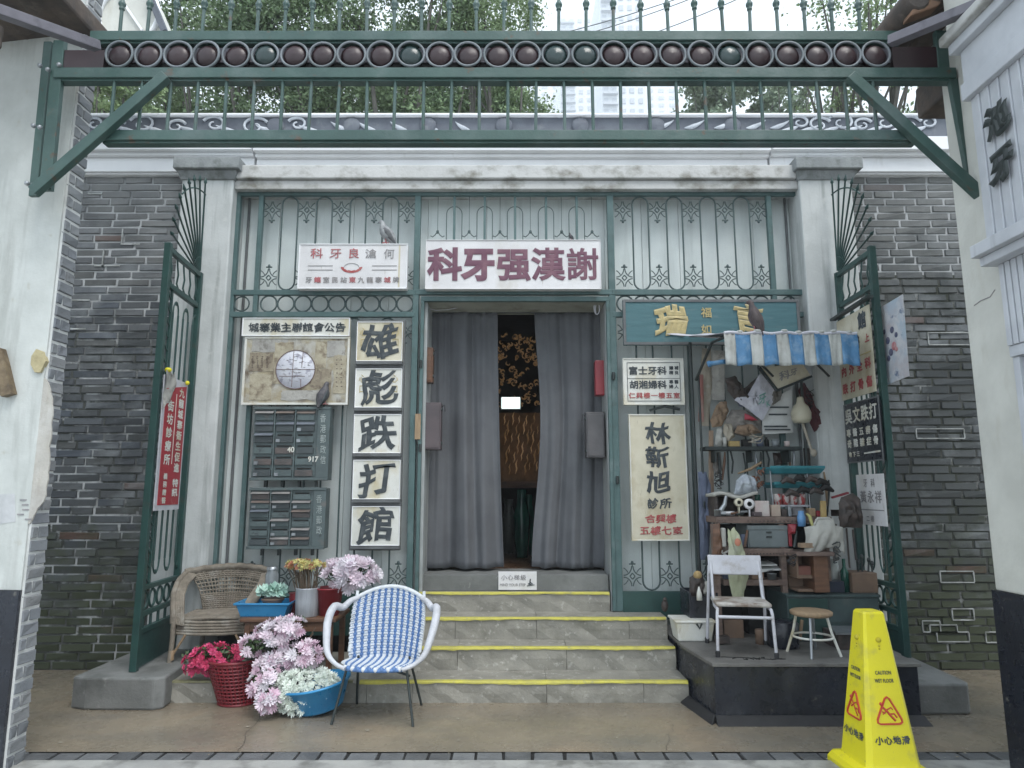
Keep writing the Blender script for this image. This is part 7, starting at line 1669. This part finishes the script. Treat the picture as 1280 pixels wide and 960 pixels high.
# dark leather bag on the gate
hang('leather_bag', 'dark brown leather bag hanging at the right end of the desk', 'bag', [(1052, 622), (1066, 616), (1076, 624), (1079, 655), (1076, 660), (1050, 659), (1049, 630)], 5.42, m_dbrown, .07, .012, 1)
a, b_ = at(1040, 622, 5.5), at(1060, 616, 5.5); g = MB(); g.bar((a[0], 5.5, a[1]), (b_[0], 5.5, b_[1]), .03, .015); tag(g.build('red_ruler', M('dark red plastic', (.22,.03,.04))), 'dark red ruler behind the brown leather bag', 'ruler')
for i, (px, y0, y1) in enumerate(((1058, 660, 710), (1066, 662, 700))): a, b_ = at(px, y0, 5.45), at(px+4, y1, 5.45); g = MB(); g.tube([(a[0], 5.45, a[1]), (b_[0], 5.45, b_[1])], .008, 6); tag(g.build('bag_strap', m_dbrown), ('long loose strap hanging below the leather bag', 'shorter strap hanging below the leather bag')[i], 'strap')
# black drum, grey tile, white container, black boxes at left, clutter under the desk
X, Z = at(983, 812, 5.2); g = MB(); g.lathe([(0, 0), (.105, 0), (.112, .01), (.112, .17), (.10, .185), (0, .19)], (X, 5.25, ZP), 22); tag(g.build('black_drum', m_black), 'squat black drum behind the round stool', 'drum')
c = [at(1040, 783, 5.3), at(1068, 783, 5.3), at(1068, 792, 5.2), at(1050, 792, 5.2)]; zq = zz(789, 5.25); g = MB(); g.hexa([(xx(1046, 788, 5.1), 5.12, zq), (xx(1070, 788, 5.1), 5.12, zq), (xx(1068, 784, 5.4), 5.40, zq), (xx(1038, 784, 5.4), 5.40, zq)], [(xx(1046, 788, 5.1), 5.12, zq+.012), (xx(1070, 788, 5.1), 5.12, zq+.012), (xx(1068, 784, 5.4), 5.40, zq+.012), (xx(1038, 784, 5.4), 5.40, zq+.012)])
t = thing('low_bench', 'low dark box topped by a pale grey board behind the caution cone', 'box', (xx(1058, 800, 5.3), 5.3, ZP)); g.build('board', m_steel, t)
g = MB(); g.box(xx(1047, 788, 5.15), xx(1074, 788, 5.15), 5.15, 5.40, ZP+.001, zq-.001); g.build('box_body', m_dbrown, t, .004)
t = thing('white_container', 'dirty white lidded container at the left corner of the platform', 'container', (xx(868, 790, 5.4), 5.4, ZP))
X0, X1, Z0, Z1 = rect(845, 775, 893, 806, 5.42); g = MB(); g.hexa([(X0+.02, 5.42, ZP+.001), (X1-.02, 5.42, ZP+.001), (X1-.02, 5.62, ZP+.001), (X0+.02, 5.62, ZP+.001)], [(X0, 5.40, Z1-.02), (X1, 5.40, Z1-.02), (X1, 5.64, Z1-.02), (X0, 5.64, Z1-.02)]); g.build('container_body', m_signw, t, .01)
g = MB(); g.box(X0-.01, X1+.01, 5.39, 5.65, Z1-.019, Z1); g.build('lid', m_signw, t, .006); g = MB(); g.tube([(X0+.15, 5.385, Z1-.02), (X0+.17, 5.375, Z1-.055), (X0+.19, 5.385, Z1-.02)], .008, 6); g.build('clasp', m_iron, t)
t = thing('black_box', 'open black box stuffed with rags and paper at the left of the stall', 'box', (xx(870, 740, 5.5), 5.5, zz(772, 5.5)))
X0, X1, Z0, Z1 = rect(862, 741, 898, 773, 5.5); g = MB(); g.box(X0, X0+.015, 5.5, 5.8, Z0, Z1); g.box(X1-.015, X1, 5.5, 5.8, Z0, Z1); g.box(X0+.016, X1-.016, 5.785, 5.8, Z0, Z1); g.box(X0+.016, X1-.016, 5.5, 5.51, Z0, Z1-.03); g.box(X0+.016, X1-.016, 5.511, 5.784, Z0, Z0+.015); g.build('box_shell', m_meshgrey if 0 else m_black, t, .002)
for (pts, mt, lab) in (([(862, 722), (876, 714), (882, 730), (880, 748), (862, 748)], m_dbrown, 'dark cloth bulging out of the black box'), ([(876, 728), (888, 726), (890, 744), (876, 746)], m_bag, 'white paper sticking out of the black box'), ([(886, 722), (894, 722), (894, 750), (886, 750)], m_bluecloth, 'blue cloth at the right of the black box')): hang('rag', lab, 'cloth', pts, 5.56, mt, .05)
X, Z = at(872, 719, 5.55); g = MB(); g.ball((X, 5.55, Z), .035, .03, .035, 10, 7); tag(g.build('sponge', M('tan sponge', (.42,.30,.14), (.34,.24,.11), 20, .9, bump=.6)), 'round tan sponge on top of the black box', 'sponge')
X, Z = at(874, 742, 5.46); g = MB(); g.lathe([(0, -.05), (.022, -.05), (.02, 0), (.006, .05), (0, .055)], (X, 5.46, Z), 10); tag(g.build('white_nozzle', m_signw), 'small white nozzle bottle in front of the black box', 'bottle')
for (x0, y0, x1, y1, Y, mt, lab) in ((906, 700, 932, 724, 5.62, m_dbrown, 'dark parcel on the middle desk shelf'), (940, 700, 976, 722, 5.7, m_dark, 'black case deep on the middle desk shelf'), (905, 775, 930, 800, 5.55, m_brown, 'brown box on the platform under the desk'), (936, 760, 962, 800, 5.7, m_dark, 'black case on the platform under the desk'), (860, 752, 872, 768, 5.85, m_iron, 'iron block beside the left stall post')):
    box3('parcel', lab, 'box', x0, y0, x1, y1, Y, .15, mt, .006)
for i, (px, py, a) in enumerate(((955, 707, .1), (962, 711, -.15), (950, 714, .25))):
    X, Z = at(px, py, 5.56); g = MB(); g.hexa([(X-.08, 5.52, Z-.01*i), (X+.09, 5.52, Z+a*.05), (X+.08, 5.68, Z+.02), (X-.09, 5.68, Z+.01)], [(X-.08, 5.52, Z-.01*i+.008), (X+.09, 5.52, Z+a*.05+.008), (X+.08, 5.68, Z+.028), (X-.09, 5.68, Z+.018)]); tag(g.build('magazine', m_paper), ('white magazine lying on the desk shelf', 'white magazine with curled corner in the shelf pile', 'lowest white magazine in the shelf pile')[i], 'magazine')
X, Z = at(831, 757, 5.85); g = MB(); g.ball((X, 5.85, Z), .03, .03, .05, 8, 6); g.ball((X, 5.84, Z+.05), .018, .018, .018, 8, 6); tag(g.build('small_figure', m_dbrown), 'small dark brown lump beside the green base panel', 'ornament')

# more odds and ends hung about the stall
for (pts, mt, nm, lab, cat, dY, th) in (
 ([(896, 536), (902, 534), (905, 548), (903, 558), (894, 556)], m_bag, 'rag', 'pale rag stuffed at the left end of the shelf', 'cloth', .05, .05),
 ([(886, 538), (892, 538), (893, 640), (886, 642)], M('rust stained strip', (.34,.24,.17), (.24,.18,.14), 12, .85, bump=.8, bsc=20), 'hanging_strip', 'rust stained long strip hanging below the left end of the shelf', 'cloth', .01, .012),
 ([(968, 480), (978, 484), (976, 500), (966, 506), (962, 496)], m_greyrag, 'rag', 'grey rag folded under the tilted board', 'cloth', .07, .04),
 ([(1004, 560), (1012, 560), (1014, 584), (1006, 585)], m_dbrown, 'hanging_bag', 'small dark pouch hanging right of the shelf end', 'pouch', .03, .04),
 ([(893, 566), (901, 565), (903, 588), (896, 594), (891, 584)], m_greyrag, 'rag', 'grey rag hanging under the shelf beside the stained strip', 'cloth', .04, .03),
 ([(966, 566), (976, 566), (978, 580), (968, 582)], m_dbrown, 'hanging_bag', 'dark sole leather piece hanging below the shelf', 'leather', .03, .02),
 ([(892, 655), (900, 654), (903, 690), (898, 720), (891, 718)], m_wood, 'hanging_strip', 'brown hide strip hanging down the left desk post', 'leather', .5, .03),
 ([(1040, 655), (1046, 655), (1049, 700), (1042, 702)], m_greyrag, 'hanging_strip', 'grey strip hanging right of the white canvas bag', 'cloth', .4, .03)):
    hang(nm, lab, cat, pts, YK-dY, mt, th, .008, 2)
rn = random.Random(31)
for i, (px, y0, y1, tilt, mt) in enumerate(((898, 566, 606, 3, m_iron), (906, 565, 600, -3, m_wood), (944, 564, 596, 2, m_steel), (951, 565, 590, -1, m_iron), (985, 564, 584, 3, m_wood), (992, 563, 583, 0, m_steel), (1030, 590, 640, 5, m_wood2), (1036, 600, 645, -2, m_iron))):
    a, b_ = at(px, y0, 5.9), at(px+tilt, y1, 5.9); g = MB(); g.tube([(a[0], 5.9, a[1]), ((a[0]*2+b_[0])/3, 5.89, (a[1]*2+b_[1])/3), (b_[0], 5.9, b_[1])], [.007, .012, .008], 6)
    tag(g.build('hanging_tool', mt), ('leftmost black tool hung below the shelf', 'brown handled tool hung left of the curved stick', 'steel tool hung right of the curved stick', 'black tool hung beside the leather scraps', 'brown handled tool hung above the teal trays', 'steel tool hung at the right end of the shelf', 'pale wooden handle standing right of the teal trays', 'black iron rod standing behind the leather bag')[i], 'tool')
for i, (x0, x1, h_, mt, lab) in enumerate(((1012, 1020, 10, m_wood2, 'small pale wooden block on the desk before the yellow stick'), (1021, 1028, 7, m_redplastic, 'small red box on the desk behind the white canvas bag'), (978, 984, 9, m_dbrown, 'dark brown tin on the desk right of the beige carton'), (986, 990, 13, m_steel, 'narrow steel tin on the desk beside the grey cap'))):
    X0, X1 = xx(x0, 645, 5.53), xx(x1, 645, 5.53); g = MB(); g.box(X0, X1, 5.53, 5.60, zt_+.001, zt_+h_*.0066); tag(g.build('small_box', mt, bevel=.004), lab, 'box')
for i, (px, Y, r, h_, mt, lab) in enumerate(((912, 5.62, .03, .09, m_steel, 'steel tin on the desk shelf behind the folding chair'), (975, 5.3, .05, .05, m_dbrown, 'flat dark tin on the platform beside the black drum'), (948, 5.35, .035, .10, m_brown, 'brown jar on the platform under the desk'))):
    X = xx(px, 760, Y); z0 = zz(725, YD0)+.001 if i == 0 else ZP; g = MB(); g.lathe([(0, 0), (r, 0), (r, h_), (r*.9, h_+.005), (0, h_+.005)], (X, Y, z0), 14); tag(g.build('tin', mt), lab, 'tin')

# tangled cords and small junk that fills the stall
rn = random.Random(77)
for i, (px, py, w_, h_, mt, lab) in enumerate(((898, 600, 7, 20, m_rubber, 'tangle of black cord hanging left below the shelf'), (946, 548, 12, 8, m_beige, 'loose beige string lying in front of the shelf jars'), (1012, 500, 6, 26, m_rubber, 'black cord looping from the maroon bag'), (1046, 690, 6, 26, m_iron, 'black cord dangling below the leather bag'), (905, 700, 5, 24, m_bag, 'white string hanging from the left desk post'), (990, 700, 8, 12, m_rubber, 'black cord coiled against the crate'))):
    g = MB(); Y = 5.80 if py < 640 else 5.33; pts = []
    for k in range(16): X, Z = at(px+w_*math.sin(k*1.9+i)*(.5+.5*rn.random()), py-h_/2+h_*k/15+3*math.sin(k*2.3), Y); pts.append((X, Y+.01*math.sin(k*2.7), Z))
    g.tube(smooth(pts, 3), .0045, 4); tag(g.build('cord', mt), lab, 'cord')
junk = [('tin', 'cyl', 897, 645, 5.53, .026, .05, m_steel, 'tiny steel tin at the left corner of the desk top'), ('tin', 'cyl', 1044, 645, 5.55, .03, .05, m_dbrown, 'dark tin at the right corner of the desk top'),
 ('small_box', 'box', 948, 645, 5.51, .035, .03, m_ebox, 'small brown grey box before the white carton'), ('small_box', 'box', 1010, 685, 5.36, .05, .035, m_tan, 'tan box wedged beside the white canvas bag'),
 ('brush', 'rod', 934, 684, 5.5, .012, .13, m_wood, 'brown brush handle leaning on the grey drawer box'), ('brush', 'rod', 996, 684, 5.46, .012, .12, m_iron, 'black brush handle behind the red cloth'),
 ('tin', 'cyl', 915, 686, 5.5, .03, .06, m_redplastic, 'red tin on the desk shelf behind the yellow green bag'), ('tin', 'cyl', 965, 724, 5.52, .035, .045, m_steel, 'low steel tin on the lower desk shelf'),
 ('small_box', 'box', 948, 724, 5.52, .05, .05, m_brown, 'brown carton on the lower desk shelf'), ('small_box', 'box', 915, 724, 5.53, .055, .07, m_bluecloth, 'dark blue box on the lower desk shelf'),
 ('wood_scrap', 'rod', 1003, 800, 5.3, .014, .14, m_wood2, 'pale wood scrap standing by the black drum'), ('small_box', 'box', 905, 805, 5.3, .05, .05, m_dbrown, 'dark box on the platform behind the chair legs')]
for nm, kd, px, py, Y, r, h_, mt, lab in junk:
    X, Z = at(px, py, Y); g = MB()
    if kd == 'cyl': g.lathe([(0, 0), (r, 0), (r, h_*.9), (r*1.05, h_*.9), (r*1.05, h_), (0, h_)], (X, Y, Z), 12)
    elif kd == 'box': g.hexa([(X-r, Y, Z), (X+r, Y+.01, Z), (X+r, Y+.08, Z), (X-r, Y+.07, Z)], [(X-r*.95, Y, Z+h_), (X+r, Y+.01, Z+h_*1.05), (X+r, Y+.08, Z+h_), (X-r, Y+.07, Z+h_)])
    else: g.tube([(X-.02, Y, Z), (X+.015, Y+.02, Z+h_)], [r, r*.8], 7)
    tag(g.build(nm, mt, bevel=.003 if kd == 'box' else 0), lab, nm.replace('_', ' '))

# ================================================================ BEYOND: trees, towers, wires
def tree(name, label, base, h, crown, nleaf, leaf, mat, seed, group=None, branches=9, clumps=26):
    rn = random.Random(seed); bx, by = base
    t = thing(name, label, 'tree', (bx, by, 0), group)
    g = MB(); cx, cy, cz, rx, ry, rz_ = crown
    g.tube([(bx, by, 0), (bx+.1, by, h*.35), (bx-.05+(cx-bx)*.3, by, h*.6), (bx+(cx-bx)*.8, by, h*.85)], [h*.026, h*.019, h*.012, h*.006], 9)
    ends = []
    for k in range(branches):
        a = rn.uniform(0, 6.28); q = rn.uniform(.35, .95); z0 = h*rn.uniform(.35, .6); P0 = Vector((bx, by, z0)); P1 = Vector((cx+rx*q*math.cos(a), cy+ry*q*math.sin(a), cz+rz_*rn.uniform(-.6, .8)))
        mid = (P0+P1)/2+Vector((rn.uniform(-.3, .3), 0, rn.uniform(-.2, .4))); g.tube([P0, mid, P1], [h*.012, h*.007, h*.002], 6); ends.append(P1)
        for j in range(3):
            P2 = mid+(P1-mid)*rn.uniform(.2, .9)+Vector((rn.uniform(-1, 1)*rx*.3, rn.uniform(-1, 1)*ry*.3, rn.uniform(-.3, 1)*rz_*.35)); g.tube([mid+(P1-mid)*.3, P2], [h*.005, h*.0015], 5); ends.append(P2)
    g.build('trunk', m_bark, t)
    g = MB(); cl = []
    for k in range(clumps):
        d = Vector((rn.gauss(0, 1), rn.gauss(0, 1), rn.gauss(0, 1))).normalized()*rn.uniform(.25, 1)**.6
        cl.append((Vector((cx+d.x*rx, cy+d.y*ry, cz+d.z*rz_)), rn.uniform(.12, .27)))
    cl += [(e, .16) for e in ends]
    vs, fs = [], []
    for k in range(nleaf):
        c, s_ = rn.choice(cl); d = Vector((rn.gauss(0, 1), rn.gauss(0, 1), rn.gauss(0, .7)))*s_*.62
        p = c+Vector((d.x*rx, d.y*ry, d.z*rz_)); L = leaf*rn.uniform(.6, 1.3)
        a = Vector((rn.uniform(-1, 1), rn.uniform(-1, 1), rn.uniform(-1, .4))).normalized(); b_ = a.cross(Vector((rn.uniform(-1, 1), rn.uniform(-1, 1), rn.uniform(-1, 1)))).normalized()
        n_ = len(vs); vs += [p-a*L*.5, p+b_*L*.28, p+a*L*.5, p-b_*L*.28]; fs.append((n_, n_+1, n_+2, n_+3))
    g.raw(vs, fs); g.build('crown', mat, t)
    return t
m_bark = M('dark bark', (.13,.125,.11), (.09,.088,.08), 6, .9, bump=.5)
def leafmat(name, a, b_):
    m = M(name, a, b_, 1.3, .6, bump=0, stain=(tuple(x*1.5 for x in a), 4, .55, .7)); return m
lm1 = leafmat('banyan leaves', (.19,.27,.14), (.11,.18,.09)); lm2 = leafmat('fresh leaves', (.25,.34,.17), (.17,.25,.12)); lm3 = leafmat('distant leaves', (.24,.31,.21), (.18,.25,.17))  # colours brightened to stand in for light from behind and for haze
def cr(px, py, Y, rpx, rpy, ry): X, Z = at(px, py, Y); s_ = Y/852*1.03; return (X, Y, Z, rpx*s_, ry, rpy*s_)
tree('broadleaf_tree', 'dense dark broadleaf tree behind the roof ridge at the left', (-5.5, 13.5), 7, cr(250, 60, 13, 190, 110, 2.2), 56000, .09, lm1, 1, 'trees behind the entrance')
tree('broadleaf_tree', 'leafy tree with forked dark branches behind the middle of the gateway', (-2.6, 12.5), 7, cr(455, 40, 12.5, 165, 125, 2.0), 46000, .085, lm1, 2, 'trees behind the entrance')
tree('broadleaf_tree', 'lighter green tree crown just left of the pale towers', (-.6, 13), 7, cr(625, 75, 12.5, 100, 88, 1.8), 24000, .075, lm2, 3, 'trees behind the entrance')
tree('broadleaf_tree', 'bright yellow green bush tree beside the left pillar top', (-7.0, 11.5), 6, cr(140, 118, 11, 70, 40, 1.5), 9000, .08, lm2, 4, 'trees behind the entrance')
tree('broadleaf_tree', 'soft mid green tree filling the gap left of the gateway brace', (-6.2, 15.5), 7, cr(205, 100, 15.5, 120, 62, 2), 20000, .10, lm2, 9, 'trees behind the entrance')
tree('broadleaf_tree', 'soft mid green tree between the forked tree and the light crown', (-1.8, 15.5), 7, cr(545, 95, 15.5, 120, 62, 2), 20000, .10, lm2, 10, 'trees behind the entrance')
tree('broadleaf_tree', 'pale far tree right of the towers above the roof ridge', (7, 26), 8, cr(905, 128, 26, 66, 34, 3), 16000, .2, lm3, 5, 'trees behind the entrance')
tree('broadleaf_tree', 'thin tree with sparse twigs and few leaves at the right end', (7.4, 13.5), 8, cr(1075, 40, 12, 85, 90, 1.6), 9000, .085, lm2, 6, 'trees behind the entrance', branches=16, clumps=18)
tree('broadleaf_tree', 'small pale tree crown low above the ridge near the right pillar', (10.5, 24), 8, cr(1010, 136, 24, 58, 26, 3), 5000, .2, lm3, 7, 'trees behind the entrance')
m_tower = M('pale tower render', (.70,.73,.76), (.66,.69,.72), .05, .8, bump=0); m_towerw = M('tower glass', (.42,.46,.50), (.48,.51,.55), .1, .6, bump=0)
def tower(x0, x1, ytop, Y, label, cols, rowh):
    X0, X1 = xx(x0, 100, Y), xx(x1, 100, Y); Zt = zz(ytop, Y); t = thing('apartment_tower', label, 'tower', ((X0+X1)/2, Y+10, 0), 'pale apartment towers in the distance')
    g = MB(); g.box(X0, X1, Y, Y+25, 0, Zt); g.build('wall', m_tower, t)
    g = MB(); cw = (X1-X0)/cols; z = Zt-3
    zl = zz(150, Y)
    while z > zl-8:
        for c in range(cols):
            g.box(X0+cw*(c+.22), X0+cw*(c+.72), Y-.25, Y-.01, z-1.5, z)
        if cols > 3:
            g.box(X0+cw*.1, X0+cw*1.8, Y-1.3, Y-.26, z-2.3, z-1.6)
        z -= rowh
    g.build('windows', m_towerw, t, kind='stuff'); 
tower(752, 806, -30, 170, 'tallest pale apartment tower with rows of balconies', 5, 3.1); tower(700, 742, 15, 230, 'far pale tower rising left of the balcony tower', 4, 3.2); tower(806, 846, 40, 260, 'plain pale tower right of the balcony tower', 3, 3.3); tower(660, 702, 60, 300, 'lowest pale far tower partly behind the tree', 3, 3.4)
for i, ((a, b_), (c, d)) in enumerate((((700, 52), (960, -42)), ((730, 70), (985, -30)), ((620, 60), (900, -20)))):
    A, B_ = at(a, b_, 30), at(c, d, 26); g = MB(); g.tube([(A[0]+(B_[0]-A[0])*k/8, 30-4*k/8, A[1]+(B_[1]-A[1])*k/8-.25*math.sin(PI*k/8)) for k in range(-4, 13)], .022, 5)
    tag(g.build('overhead_wire', m_ink), ('upper thin overhead wire crossing the white sky', 'middle thin overhead wire crossing the white sky', 'lowest thin overhead wire crossing the white sky')[i], 'wire', 'overhead wires')
# pale haze of the humid air
hz = MB(); hz.box(-135, 135, -62, 340, -1.2, 150); ho = hz.build('haze', None); ho['kind'] = 'stuff'
mh = bpy.data.materials.new('humid air'); mh.use_nodes = True; mh.node_tree.nodes.clear()
pv = mh.node_tree.nodes.new('ShaderNodeVolumePrincipled'); pv.inputs['Density'].default_value = .0022; pv.inputs['Color'].default_value = (.93,.96,1,1); ou = mh.node_tree.nodes.new('ShaderNodeOutputMaterial'); mh.node_tree.links.new(pv.outputs[0], ou.inputs['Volume'])
ho.data.materials.clear(); ho.data.materials.append(mh)
